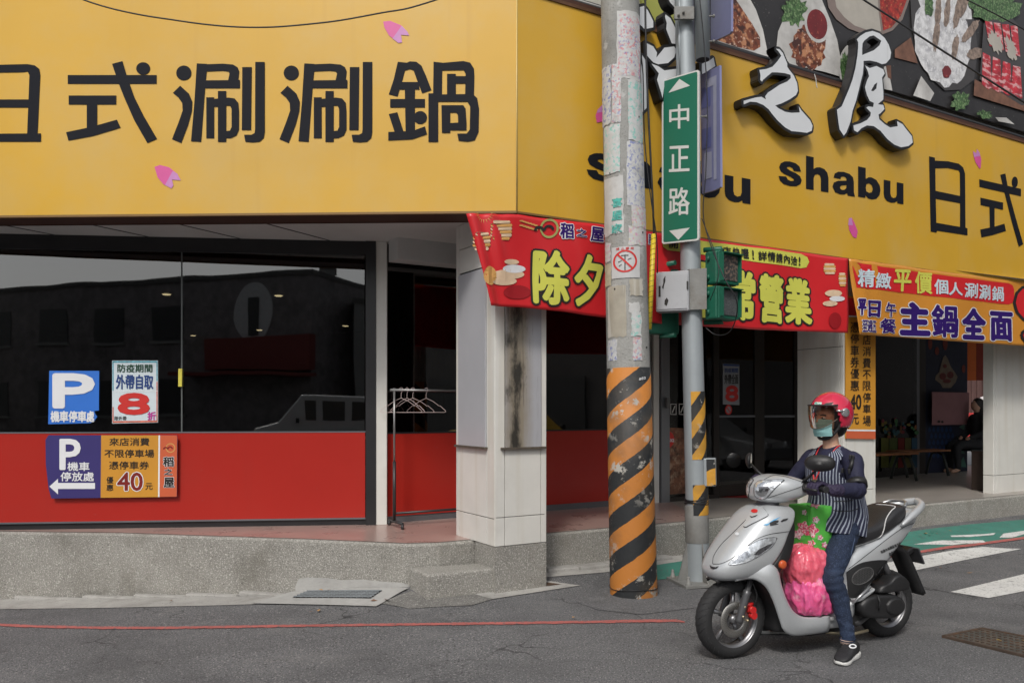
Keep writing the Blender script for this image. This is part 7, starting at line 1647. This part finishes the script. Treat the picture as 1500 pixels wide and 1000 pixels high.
draped('key_bunch', bVS, Z2(248,690,268,680,290,690,298,715,275,740,252,730), pm('key_metal', (.3, .3, .3), .3, .6, 60, metal=.8), rd, lift=.012, cell=3)
# arm band with phone holder
ax = (Vector(elL)-Vector(shL)).normalized(); pb = Vector(shL).lerp(Vector(elL), .80)
mb = MB(); mb.tube([pb-ax*.020, pb, pb+ax*.020], .06, 24, radii=[.0605, .0615, .060]); mb.build('arm_band', M_blk, rd, world=False)
bS2 = bvh_of(swt)
mb = MB(); p0, p1 = drape(bS2, 1246, 689, .010, .28), drape(bS2, 1249, 656, .012, .25)
mb.tube([p0, p0.lerp(p1, .5)+Vector((.01, .015, 0)), p1], .010, 8, radii=[.014, .011, .009]); mb.build('phone_arm', M_blk, rd, world=False)
for k, (x, y) in enumerate(((1239, 689), (1246, 692), (1247, 672), (1251, 656))):
    mb = MB(); mb.box(drape(bS2, x, y, .022, .28), (.026, .014, .03), rz=.5, bev=.004); mb.build('holder_clip', M_blk, rd, world=False)
# ---- helmet
HC = Vector((-.792, 0, 1.496)); hx, hy, hz = .142, .130, .140
M_hel = pm('helmet_pink', (.58, .014, .055), .16, .06, 5, coat=1.0, speck=[((.45, .01, .03), 12, .60, .64, .5)])
n, m_ = 64, 36; vs = []; keep = []
for i in range(m_+1):
    f = pi*i/m_
    for k in range(n):
        a = 2*pi*k/n; vs.append(HC+Vector((hx*sin(f)*cos(a), hy*sin(f)*sin(a), hz*cos(f)*(1.0 if cos(f) > 0 else 1.12))))
fs = []
for i in range(m_):
    for k in range(n):
        a = 2*pi*(k+.5)/n; q = (vs[i*n+k]+vs[(i+1)*n+(k+1) % n])/2-HC
        edge_ = .035-.16*smooth(.085, .015, q.x)+.0                     # brow line in front, ear line behind
        zlim = .048 if q.x > .075 else (.048-(.075-q.x)*2.4 if q.x > .02 else -.084-(.02-q.x)*.10)
        if q.z < max(zlim, -.115): continue
        fs.append([i*n+k, (i+1)*n+k, (i+1)*n+(k+1) % n, i*n+(k+1) % n])
mb = MB(); mb.add(vs, fs, 0, True); hel = mb.build('helmet', M_hel, rd, world=False, weld=True, solid=.022)
bH = bvh_of(hel)
mb = MB(); ellr(HC+Vector((-.012, 0, -.015)), .122, .112, .118)(mb)
bm_ = MB(); keepf = []
for f in mb.f:
    c_ = sum((mb.v[i] for i in f), Vector())/len(f)-HC
    if c_.x > .045 and c_.z < .045: continue
    keepf.append(f)
mb2 = MB(); mb2.add(mb.v, keepf, 0, True); mb2.build('helmet_lining', pm('lining_black', (.015, .015, .016), .8), hel, world=True and False)
# trim round the face opening
def hsurf(a, z, k=1.0):
    zz = z/(hz*(1.0 if z > 0 else 1.12)); r_ = sqrt(max(0, 1-zz*zz)); return HC+Vector((hx*r_*cos(a)*k, hy*r_*sin(a)*k, z))
# visor: smoky shield bulging in front of the face
def visor_mat():
    m = bpy.data.materials.new('smoked_visor'); m.use_nodes = True; t = m.node_tree; t.nodes.clear(); L = t.links.new
    o = t.nodes.new('ShaderNodeOutputMaterial'); mx = t.nodes.new('ShaderNodeMixShader'); tr = t.nodes.new('ShaderNodeBsdfTransparent'); gl = t.nodes.new('ShaderNodeBsdfGlossy'); fr = t.nodes.new('ShaderNodeFresnel')
    tr.inputs[0].default_value = (.55, .45, .39, 1); gl.inputs['Roughness'].default_value = .04; fr.inputs['IOR'].default_value = 1.45
    L(fr.outputs[0], mx.inputs[0]); L(tr.outputs[0], mx.inputs[1]); L(gl.outputs[0], mx.inputs[2]); L(mx.outputs[0], o.inputs[0]); return m
M_vis = visor_mat(); vs = []; A_, B_ = 20, 12
for j in range(B_+1):
    t = j/B_
    for i in range(A_+1):
        a = radians(-66)+radians(132)*i/A_; z = .052-.150*t*(1-.42*(abs(a)/1.15)**2); bul = (1.02+.035*sin(pi*min(1, t*.8+.05)))*(1-.10*t*t)
        zz = .35*z; r_ = sqrt(max(0, 1-(z/.20)**2)); vs.append(HC+Vector((hx*1.02*bul*cos(a)*(.94+.06*r_), hy*bul*sin(a)*(.93+.07*r_), z)))
mb = MB(); mb.add(vs, [(j*(A_+1)+i, j*(A_+1)+i+1, (j+1)*(A_+1)+i+1, (j+1)*(A_+1)+i) for j in range(B_) for i in range(A_)], 0, True); vz = mb.build('visor', M_vis, rd, world=False)
rim_ = [vs[B_*(A_+1)+i] for i in range(A_+1)]; mb = MB(); mb.tube(rim_, .0028, 6); mb.build('visor_edge', pm('visor_edge', (.10, .07, .05), .2), rd, world=False)
top_ = [vs[i] for i in range(A_+1)]; mb = MB(); mb.tube(top_, .006, 6); mb.build('visor_seal', M_blk, rd, world=False)
for s_ in (1, -1):
    c_ = HC+Vector((.012, s_*(hy+.004), .006)); mb = MB(); mb.lathe([(.001, .012), (.014, .012), (.020, .009), (.026, .010), (.028, .004), (.028, -.012)], c_, M=Matrix.Rotation(-s_*pi/2, 3, 'X'), n=28); mb.build('visor_pivot', pm('chrome_pivot', (.62, .63, .64), .2, .3, 40, .2, 60, metal=.8), rd, world=False)
    mb = MB(); mb.tube([c_+Vector((.02, s_*.004, .008)), c_+Vector((.06, -s_*.010, .012))], .006, 8, radii=[.008, .005]); mb.build('pivot_arm', pm('chrome_pivot', (.62, .63, .64), .2), rd, world=False)
draped('helmet_vent', bH, Z2(335,162,350,152,400,146,405,150,385,163,345,165), M_dkp, rd, lift=.003, cell=3, c=.05)
draped('helmet_logo', bH, Z2(268,150,275,144,320,146,322,150,315,168,268,165), pm('logo_white', (.6, .65, .62), .4, .8, 120, speck=[((.05, .4, .3), 130, .5, .55, .9)]), rd, lift=.003, cell=3, c=.05)
# mask, strap, hair
mk = MB(); vs = []; A_, B_ = 16, 10
for j in range(B_+1):
    t = j/B_
    for i in range(A_+1):
        u_ = -1+2*i/A_; z = .004-.118*t; bx = .100*(1-.12*(2*t-1)**2)+.010*(1-abs(u_))*(1-abs(2*t-.7)); a = u_*1.12
        vs.append(HD+Vector(((bx+.012)*cos(a)**.8-.002, .088*sin(a), z-.006*abs(u_)*(1-2*t)))+Vector((.0022*sin(t*26+2*mnoise.noise(Vector((a, t*2, 0)))), 0, 0)))
mk.add(vs, [(j*(A_+1)+i, (j+1)*(A_+1)+i, (j+1)*(A_+1)+i+1, j*(A_+1)+i+1) for j in range(B_) for i in range(A_)], 0, True); mk.build('face_mask', pm('mask_teal', (.22, .42, .42), .75, .06, 10, .2, 120), rd, world=False, solid=.002, sub=1)
mb = MB(); mb.tube(catmull([HD+Vector((.0, .105, .02)), HD+Vector((.012, .092, -.05)), HD+Vector((.045, .055, -.112)), HD+Vector((.055, 0, -.128)), HD+Vector((.045, -.055, -.112)), HD+Vector((.0, -.09, -.03))], 5), .010, 8); mb.build('chin_strap', M_blk, rd, world=False)
mb = MB(); ellr(HD+Vector((-.055, 0, -.045)), .060, .075, .075)(mb); mb.build('hair', pm('hair_black', (.012, .010, .010), .5, .4, 60, .5, 150), rd, world=False)
# shoes
for s_ in (1, -1):
    y0 = .290*s_ if s_ > 0 else -.305; gz = g(2.05, 5.02)-W0.z if s_ > 0 else g(1.8, 5.6)-W0.z
    def shp(rows_, e): return [[Vector((-.69+(r_[0]+.69)*.88-r_[3]*.30*s_*spow(cos(2*pi*k/28), e), y0+s_*(r_[0]+.68)*.42+r_[3]*spow(cos(2*pi*k/28), e), gz+(r_[1]+r_[2])/2+(r_[2]-r_[1])/2*spow(sin(2*pi*k/28), e))) for k in range(28)] for r_ in rows_]
    up_ = catmull([(-.728, .030, .060, .018), (-.72, .024, .098, .034), (-.695, .022, .115, .041), (-.655, .022, .118, .043), (-.615, .022, .098, .044), (-.57, .022, .078, .047), (-.53, .020, .062, .047), (-.49, .018, .050, .040), (-.468, .018, .038, .022)], 4)
    mb = MB(); mb.loft(shp(up_, .75)); sh_ = mb.build('shoe', pm('shoe_black', (.02, .02, .022), .6, .3, 20, .3, 90), rd, world=False)
    so_ = catmull([(-.742, .014, .034, .020), (-.73, .002, .040, .038), (-.68, .0, .038, .043), (-.60, .003, .030, .040), (-.54, .0, .028, .048), (-.49, .002, .026, .042), (-.460, .010, .026, .020)], 4)
    mb = MB(); mb.loft(shp(so_, .45)); mb.build('sole', pm('sole_white', (.62, .62, .60), .5, .08, 20, dirt=[((.3, .29, .27), 25, .5, .7, .6)]), sh_, world=False)
    if s_ > 0:
        bSh = bvh_of(sh_); em = [(1249+5.5*cos(a), 946+3.4*sin(a)) for a in [2*pi*i/14 for i in range(14)]]
        draped('emblem', bSh, em, M_pw, sh_, lift=.002, cell=3, c=.33); draped('emblem_core', bSh, [(1249+3.4*cos(a), 946+1.7*sin(a)) for a in [2*pi*i/10 for i in range(10)]], M_dkp, sh_, lift=.0035, cell=3, c=.33)
        for q in ((1232, 934, 1238, 930), (1231, 938, 1239, 934), (1229, 942, 1238, 938)): drape_line('lace', bSh, [q[:2], ((q[0]+q[2])/2, (q[1]+q[3])/2-1), q[2:]], .0025, M_dkp, sh_, lift=.003, c=.3)
mb = MB(); mb.tube([(-.648, .285, .095), (-.646, .285, .125)], .038, 20, radii=[.040, .040]); mb.build('sock', pm('sock_pale', (.45, .33, .28), .8), rd, world=False)
# ================================================================ clothes rack and hangers
rk = thing('clothes_rack', 'thin metal clothes rack on castors beside the white post', 'clothes rack', (-1.11, 7.78, ZP))
Ra, Rb = Vector((-1.115, 7.76, 0)), Vector((-1.115, 7.76, 0))+U*1.05
M_rk = pm('rack_chrome', (.30, .30, .30), .3, .05, 6, metal=.7); M_rkb = pm('rack_black', (.03, .03, .032), .4)
zt = CZ+(HY-571)*7.76/F
mb = MB(); mb.tube([Ra-U*.04+Vector((0, 0, zt)), Rb+U*.04+Vector((0, 0, zt))], .012, 12); mb.build('rail', M_rk, rk)
for e in (Ra, Rb):
    mb = MB(); mb.tube([e+Vector((0, 0, 1.0)), e+Vector((0, 0, zt+.02))], .010, 12); mb.build('upper_post', M_rk, rk)
    mb = MB(); mb.tube([e+Vector((0, 0, ZP+.06)), e+Vector((0, 0, 1.02))], .016, 12); mb.build('lower_post', M_rkb, rk)
    mb = MB(); mb.tube([e-V*.20+Vector((0, 0, ZP+.055)), e+V*.12+Vector((0, 0, ZP+.055))], .014, 10); mb.build('foot', M_rkb, rk)
    for q in (-.20, .12): mb = MB(); mb.tube([e+V*q+Vector((-.012, 0, ZP+.028)), e+V*q+Vector((.012, 0, ZP+.028))], .026, 14); mb.build('castor', M_rkb, rk)
mb = MB(); mb.tube([Ra+Vector((0, 0, ZP+.13)), Rb+Vector((0, 0, ZP+.13))], .012, 10); mb.build('lower_rail', M_rkb, rk)
M_hgr = pm('hanger_pink', (.62, .50, .48), .4)
for i, (s_, yaw, lb) in enumerate(((.07, 12, 'leftmost pinkish wire hanger on the clothes rack'), (.13, -8, 'second pinkish wire hanger from the left on the rack'), (.19, 22, 'third pinkish wire hanger from the left on the rack'), (.33, 4, 'rightmost pinkish wire hanger hanging a little apart on the rack'))):
    c_ = Ra+U*s_+Vector((0, 0, zt)); a = AF+radians(-52+yaw); hd_ = Vector((cos(a), sin(a), 0))
    t = thing('wire_hanger', lb, 'hanger', c_, group='wire hangers on the clothes rack')
    mb = MB(); mb.tube([c_+hd_*x+Vector((0, 0, z)) for x, z in catmull([(-.018, .005), (-.010, .020), (.008, .022), (.016, .006), (.006, -.02), (0, -.035), (0, -.075)], 4)], .0022, 6); mb.build('hook', M_hgr, t)
    mb = MB(); mb.tube([c_+hd_*x+Vector((0, 0, z)) for x, z in [(0, -.075), (.07, -.105), (.12, -.14), (.13, -.15), (.145, -.148), (.20, -.195), (.205, -.205), (.19, -.212), (0, -.212), (-.19, -.212), (-.205, -.205), (-.20, -.195), (-.145, -.148), (-.13, -.15), (-.12, -.14), (-.07, -.105)]], .0022, 6, closed=True, cap=False); mb.build('frame', M_hgr, t)

# ================================================================ passage: benches, sheet, box, seated person
M_bw = pm('bench_wood', (.22, .085, .03), .5, .25, 10, streak=[((.12, .05, .02), 3, 1, .55, .7, .5)]); M_bi = pm('bench_iron', (.02, .025, .022), .5)
def bench(label, a, b, dpt):
    a, b = Vector(a), Vector(b); d = (b-a).normalized(); n_ = Vector((-d.y, d.x, 0)); t = thing('bench', label, 'bench', (a+b)/2+Vector((0, 0, ZP)), group='benches in the passage')
    for k in range(4):
        c_ = (a+b)/2+n_*(dpt*(k+.5)/4); mb = MB(); mb.box((c_.x, c_.y, ZP+.43), ((b-a).length, dpt/4-.012, .03), atan2(d.y, d.x), bev=.005); mb.build('slat', M_bw, t)
    for e in (a+d*.12, b-d*.12):
        for q in (0, 1):
            base = e+n_*(dpt*q); m_ = e+n_*dpt/2; mb = MB(); mb.tube([m_+Vector((0, 0, ZP+.40)), m_.lerp(base, .6)+Vector((0, 0, ZP+.37)), base+Vector((0, 0, ZP+.2)), base+(base-m_)*.25+Vector((0, 0, ZP+.02))], .022, 8); mb.build('leg', M_bi, t)
bench('nearer dark bench with orange brown slats in the covered passage', ((1262-HX)*12.1/F, 12.0, 0), ((1349-HX)*12.5/F, 12.55, 0), .36)
bench('farther bench behind the first one, reaching towards the blue mural', ((1318-HX)*13.0/F, 13.0, 0), ((1396-HX)*13.4/F, 13.45, 0), .34)
mb = MB(); mb.poly(Q(1357.5,574,1412,575,1411,621.5,1357.5,622), to3=lambda x, y: fm(x, y, .10), thick=.01, nrm=(-.1, -1, 0)); pks = mb.build('shaved_snow_sheet', pm('dusty_pink_sheet', (.26, .13, .14), .7)); tag(pks, 'dusty pink sheet reading Shaved snow on the mural wall in the passage', 'poster')
mb = MB(); q = [fm(x, y, 0) for x, y in Q(1368.5,590,1402.5,592,1402.5,604.5,1368.5,603)]; put_text(mb, 'Shaved snow', q, .106, .03, nrm=Vector((-.1, -1, 0)).normalized()); mb.build('lettering', pm('purple_ink', (.07, .03, .12), .6), pks, world=False)
for q_ in (ell(1367, 617, 2.2, 1.8), ell(1372, 617.5, 1.8, 1.8)): shape_on('doodle', q_, M_tbk, fm, .108, pks)
# row of bright menu posters low on the glass
fq = pmap(Vector(((1240-HX)*12.6/F, 12.6, 0)), Vector((1.3, -((1343-HX)*13.9/F-(1240-HX)*12.6/F), 0)).normalized())
for i, (x0, x1, col, nm) in enumerate(((1289, 1300, (.10, .11, .015), 'olive yellow'), (1301, 1313, (.07, .10, .02), 'green yellow'), (1314, 1323, (.16, .012, .01), 'red'), (1324, 1333, (.09, .08, .02), 'dull yellow'), (1334, 1342, (.02, .07, .12), 'sky blue'))):
    mb = MB(); mb.poly(Q(x0,641,x1,641,x1,684,x0,685), to3=lambda x, y: fq(x, y, .02), thick=.004, nrm=(0, -1, 0)); tag(mb.build('menu_sheet', pm('menu_%d' % i, col, .7, .2, 8)), '%s menu sheet low on the dessert shop glass' % nm, 'poster', 'menu sheets on the dessert shop glass')
# round tags above the menu sheets (a cluster of prints)
mb = MB(); rr = random.Random(8); cols = [(.16, .015, .03), (.14, .12, .015), (.02, .09, .12), (.03, .12, .04), (.15, .05, .01)]
for k in range(34):
    x, y = rr.uniform(1290, 1342), rr.uniform(612, 640); mb.poly(ell(x, y, rr.uniform(1.5, 3.5), rr.uniform(2, 4), 7), mi=k % 5, to3=lambda a, b: fq(a, b, .021+k*.0003))
o = mb.build('sticker_cluster', [pm('sticker_%d' % i, c, .7) for i, c in enumerate(cols)]); tag(o, 'cluster of colourful stickers above the menu sheets on the dessert shop glass', 'stickers', kind='stuff')
# clear plastic film hanging inside the shop
mb = MB(); vs = []; N = 14
for j in range(N+1):
    for i in range(7):
        p = fq(1310+i*3.4+3*sin(j*.8), 528+j*5.8, -.35+.12*mnoise.noise(Vector((i*.8, j*.9, 2)))); vs.append(p)
mb.add(vs, [(j*7+i, j*7+i+1, (j+1)*7+i+1, (j+1)*7+i) for j in range(N) for i in range(6)]); tag(mb.build('plastic_sheet', pm('plastic_film', (.28, .28, .28), .15, .5, 8, .8, 12)), 'crumpled clear plastic sheet hanging inside the dessert shop window', 'sheet')
# brown planter box by the last pillar
a = onz(1437, 719.5, ZP); mb = MB(); mb.box((a.x+.11, a.y+.1, ZP+.27), (.20, .26, .54), .3, bev=.01); o = mb.build('brown_bin', pm('bin_brown', (.045, .030, .024), .6, .2, 8)); tag(o, 'tall brown box standing against the last white pillar', 'bin')
# seated person in black at the far end of the passage
PB = Vector(((1432-HX)*14.2/F, 14.2, ZP)); ps_ = thing('person', 'person in dark clothes sitting at the far end of the passage, facing left', 'person', PB, radians(185))
M_coat = pm('dark_coat', (.012, .013, .016), .8, .3, 10)
def head2(mb): ellr((.02, 0, 1.17), .092, .075, .112)(mb); ellr((.10, 0, 1.15), .018, .013, .02)(mb)
bd = capsules([[(-.02, 0, .50, .13), (-.05, 0, .75, .13), (-.02, 0, .93, .11)], [(-.02, -.15, .95, .055), (-.02, .15, .95, .055)], [(0, 0, .95, .05), (.01, 0, 1.08, .048)],
    [(0, .08, .50, .085), (.22, .10, .50, .075), (.42, .10, .47, .06), (.43, .10, .25, .05), (.42, .10, .08, .04), (.52, .10, .04, .035)], [(0, -.08, .50, .085), (.22, -.10, .50, .075), (.42, -.10, .47, .06), (.43, -.10, .25, .05), (.42, -.10, .08, .04), (.52, -.10, .04, .035)],
    [(-.02, .18, .93, .05), (.03, .21, .72, .043), (.20, .13, .62, .035), (.26, .09, .60, .028)], [(-.02, -.18, .93, .05), (.03, -.21, .72, .043), (.20, -.13, .62, .035), (.26, -.09, .60, .028)]], .013, 'body', M_skin, ps_, 4, head2)
ct = capsules([[(-.02, 0, .47, .16), (-.06, 0, .75, .155), (-.03, 0, .93, .125)], [(-.02, -.15, .95, .07), (-.02, .15, .95, .07)], [(0, 0, .98, .065), (.0, 0, 1.03, .06)], [(-.02, .18, .93, .063), (.03, .21, .72, .055), (.20, .13, .62, .045)], [(-.02, -.18, .93, .063), (.03, -.21, .72, .055), (.20, -.13, .62, .045)],
    [(0, .08, .50, .095), (.22, .10, .50, .085), (.42, .10, .47, .068), (.43, .10, .25, .058), (.42, .10, .10, .05)], [(0, -.08, .50, .095), (.22, -.10, .50, .085), (.42, -.10, .47, .068), (.43, -.10, .25, .058), (.42, -.10, .10, .05)]], .014, 'clothes', M_coat, ps_, 4)
mb = MB(); ellr((-.01, 0, 1.20), .100, .088, .105)(mb); ellr((-.05, 0, 1.12), .07, .08, .10)(mb); mb.build('hair', pm('hair_black', (.012, .010, .010), .5), ps_, world=False)
ch_ = thing('chair', 'dark chair under the seated person at the end of the passage', 'chair', PB, radians(185))
mb = MB(); mb.box((.03, 0, .40), (.44, .42, .03), bev=.01); mb.build('seat', M_bi, ch_, world=False); mb = MB(); mb.box((-.21, 0, .68), (.03, .40, .34), bev=.01); mb.build('backrest', M_bi, ch_, world=False)
for sx_ in (-.18, .22):
    for sy_ in (-.18, .18): mb = MB(); mb.tube([(sx_, sy_, 0), (sx_, sy_, .40)], .013, 8); mb.build('leg', M_bi, ch_, world=False)

# ================================================================ restaurant interior seen dimly
M_tw = pm('table_wood', (.14, .07, .04), .4, .2, 8)
for i, (x, y, lb) in enumerate(((-3.6, 9.6, 'dim wooden table just inside the dark left window'), (-2.0, 10.2, 'dim wooden table inside the window near the black column'), (-5.4, 10.4, 'dim wooden table inside at the far left'), (2.6, 12.0, 'dim table inside the glass entrance door'))):
    t = thing('dining_table', lb, 'table', (x, y, ZP+.012), group='tables inside the restaurant'); mb = MB(); mb.box((x, y, ZP+.74), (1.1, .7, .035), bev=.006); mb.build('tabletop', M_tw, t); mb = MB(); mb.tube([(x, y, ZP+.02), (x, y, ZP+.73)], .035, 12); mb.build('column', M_bi, t); mb = MB(); mb.box((x, y, ZP+.03), (.5, .5, .02)); mb.build('foot', M_bi, t)

# ================================================================ fallen leaves and litter
mb = MB(); rr = random.Random(4)
for (px, py) in ((455, 898), (467, 896), (470, 866), (482, 867), (548, 882), (1378, 834), (1421, 841), (1290, 835), (1350, 788), (1362, 785), (1372, 783), (1365, 781), (566, 881), (1392, 779), (840, 907), (1348, 786), (1356, 783), (250, 882)):
    p = gp(px, py); r_ = rr.uniform(.014, .03); a = rr.uniform(0, 6.28); p.z = g(p.x, p.y)+.014
    vs = [p+Vector((cos(a+b)*r_*k, sin(a+b)*r_*k, rr.uniform(0, .012))) for b, k in ((0, 1.3), (1.2, .6), (pi, 1.2), (-1.2, .6))]; mb.add(vs, [(0, 1, 2), (0, 2, 3)], rr.randint(0, 1))
o = mb.build('fallen_leaves', [pm('leaf_ochre', (.40, .22, .08), .7), pm('leaf_brown', (.18, .09, .05), .7)]); o['kind'] = 'stuff'; o['label'] = 'few dry leaves scattered along the kerb'; o['category'] = 'leaves'

# ================================================================ the other side of the street, behind the camera, mirrored in the windows
M_brk = pm('dark_brick', (.22, .20, .20), .8, .25, 3, dirt=[((.04, .03, .03), 1, .5, .8, .6)]); M_wn = pm('far_window', (.07, .07, .07), .3); M_conc2 = pm('far_concrete', (.26, .26, .25), .8, .1, 1)
def block(name, label, x0, x1, y0, y1, h, m, wins=(), slope=0):
    t = thing(name, label, 'building', ((x0+x1)/2, (y0+y1)/2, -.2)); mb = MB(); mb.box(((x0+x1)/2, (y0+y1)/2, h/2-.2), (x1-x0, y1-y0, h)); mb.build('wall', m, t)
    mb = MB(); mb.box(((x0+x1)/2, (y0+y1)/2, h-.1), (x1-x0+.16, y1-y0+.16, .24)); mb.build('parapet', pm('parapet_dark', (.10, .095, .09), .8), t); return t
ob = thing('opposite_building', 'dark brick two-storey building across the road with an oval sign', 'building', (-2.7, -20, -.2))
oa, od = Vector((-2.7, -20, 0)), Vector((-16.3, -9.5, 0)).normalized(); on = Vector((-od.y, od.x, 0)); on = on if on.y > 0 else -on; oang = atan2(od.y, od.x)
def obox(name, t0, t1, z0, z1, off, th, m, parent=None):
    c_ = oa+od*(t0+t1)/2+on*(off-th/2); mb = MB(); mb.box((c_.x, c_.y, (z0+z1)/2), (t1-t0, th, z1-z0), oang); return mb.build(name, m, parent or ob)
obox('wall', 0, 22, -.3, 7.35, 0, 5, M_brk); obox('parapet', -.05, 22, 7.2, 7.42, .08, 5.1, pm('parapet_dark', (.10, .095, .09), .8))
for t_ in (6.6, 10, 13.4, 16.8):
    for z in (1.2, 4.6): f = obox('window', t_, t_+1.7, z, z+1.6, .04, .1, M_wn); obox('sill', t_-.1, t_+1.8, z-.14, z-.02, .12, .16, M_conc2, f)
oc = oa+od*2.9+on*.06; mb = MB(); mb.poly(ell(0, 0, .98, 1.25, 36), to3=lambda x, y: oc+od*x+Vector((0, 0, 5.7+y)), thick=.08, nrm=on); mb.build('oval_sign', pm('oval_white', (.55, .55, .55), .6), ob)
obox('narrow_window', 2.65, 3.15, 4.7, 6.3, .12, .05, M_wn); obox('red_fascia', -.2, 5.2, 3.2, 4.6, .5, .5, pm('far_red', (.20, .035, .03), .6)); obox('awning', -.3, 6.2, 2.9, 3.05, 1.5, 1.5, pm('far_red', (.20, .035, .03), .6))
ob2 = block('narrow_tower', 'narrow pale rooftop tower across the road', -2.5, -1.7, -30, -28, 9.0, M_conc2); ob3 = block('pale_house', 'pale gabled house across the road', -.9, 3.5, -26, -21, 6.3, M_conc2)
for x in (.4, 2.2): mb = MB(); mb.box((x, -20.97, 4.3), (.9, .06, 1.2)); mb.build('window', M_wn, ob3)
ob4 = block('right_building', 'concrete building beyond the side street, lengthened out of view to block sky from the passage', 17, 24, -18, 24, 8.5, pm('far_concrete_dark', (.085, .08, .078), .8, .2, 1))
for y in (-15, -11, -7, -3, 1, 5):
    for z in (1.6, 4.8): mb = MB(); mb.box((16.97, y, z), (.06, 2.2, 1.9)); mb.build('window', M_wn, ob4)
ob5 = block('left_building', 'grey building across the road at far left', -34, -19, -24, -12, 10, M_conc2)
for y in (-21, -17, -14): mb = MB(); mb.box((-18.97, y, 5), (.06, 1.8, 1.8)); mb.build('window', M_wn, ob5)
def vehicle(name, label, cat, loc, rz, col, L_, W_, H_, van=True):
    t = thing(name, label, cat, loc, rz); pm_ = pm(name+'_paint', col, .3, .03, 3, coat=.6)
    hb = .95 if van else .85
    prof = [(-L_/2, .35), (-L_/2, hb), (-L_/2+.15, H_-.12), (-L_/2+.5, H_), (L_/2-1.7 if van else .45, H_), (L_/2-.85 if van else 1.15, hb+.1), (L_/2-.15, hb-.08), (L_/2, .6), (L_/2, .35)]
    if not van: prof = [(-L_/2, .35), (-L_/2+.02, hb), (-L_/2+.6, hb+.06), (-L_/2+1.1, H_-.05), (-.3, H_), (.35, H_-.04), (1.1, hb+.06), (L_/2-.15, hb-.12), (L_/2, .6), (L_/2, .35)]
    rings = []
    for (y, k) in ((-W_/2, .90), (-W_/2+.06, 1), (W_/2-.06, 1), (W_/2, .90)): rings.append([Vector((x*(.985+.015*k), y, .35+(z-.35)*(k if z > .9 else 1) if False else z-(.0 if k == 1 else .03))) for x, z in prof])
    mb = MB(); mb.loft(rings, smooth=False); mb.build('body', pm_, t, world=False, bevel=.03, fix=True)
    for s_ in (1, -1):
        wins = ((-L_/2+.35, -L_/2+1.35), (-L_/2+1.45, -.05), (.05, L_/2-1.75)) if van else ((-.95, -.05), (.03, .8))
        for (a, b) in wins: mb = MB(); mb.box(((a+b)/2, s_*(W_/2+.002), (hb+.12+H_-.14)/2), (b-a-.12, .02, H_-.36-hb)); mb.build('side_window', M_wn, t, world=False)
        for x in (-L_/2+.75, L_/2-.8):
            mb = MB(); mb.lathe([(.001, -.10), (.20, -.10), (.31, -.09), (.32, .0), (.31, .09), (.20, .10), (.001, .10)], (x, s_*(W_/2-.10), .32), M=Matrix.Rotation(pi/2, 3, 'X'), n=24); mb.build('wheel', M_rub, t, world=False)
            mb = MB(); mb.lathe([(.001, .115), (.18, .115), (.19, .10)], (x, s_*(W_/2-.10), .32), M=Matrix.Rotation(-s_*pi/2, 3, 'X'), n=20); mb.build('hubcap', M_riml, t, world=False)
        mb = MB(); mb.box((L_/2-.02, s_*(W_/2-.25), .68), (.06, .30, .14), bev=.02); mb.build('headlight', M_lens, t, world=False)
        mb = MB(); mb.box((L_/2-1.5 if van else .95, s_*(W_/2+.1), hb+.15), (.12, .16, .16), bev=.02); mb.build('wing_mirror', M_blk, t, world=False)
    return t
vehicle('delivery_van', 'white van parked across the road, mirrored in the left shop window', 'van', (-2.2, -13.5, g(0, 3)), pi, (.55, .56, .56), 4.6, 1.7, 1.95)
vehicle('taxi', 'yellow taxi parked beyond the side street, mirrored in the entrance doors', 'car', (14.4, 1.0, -.05), radians(100), (.42, .25, .02), 4.4, 1.75, 1.45, False)
vehicle('silver_car', 'silver car parked in front of the taxi beyond the side street', 'car', (13.2, 6.8, -.05), radians(98), (.30, .31, .32), 4.4, 1.75, 1.45, False)
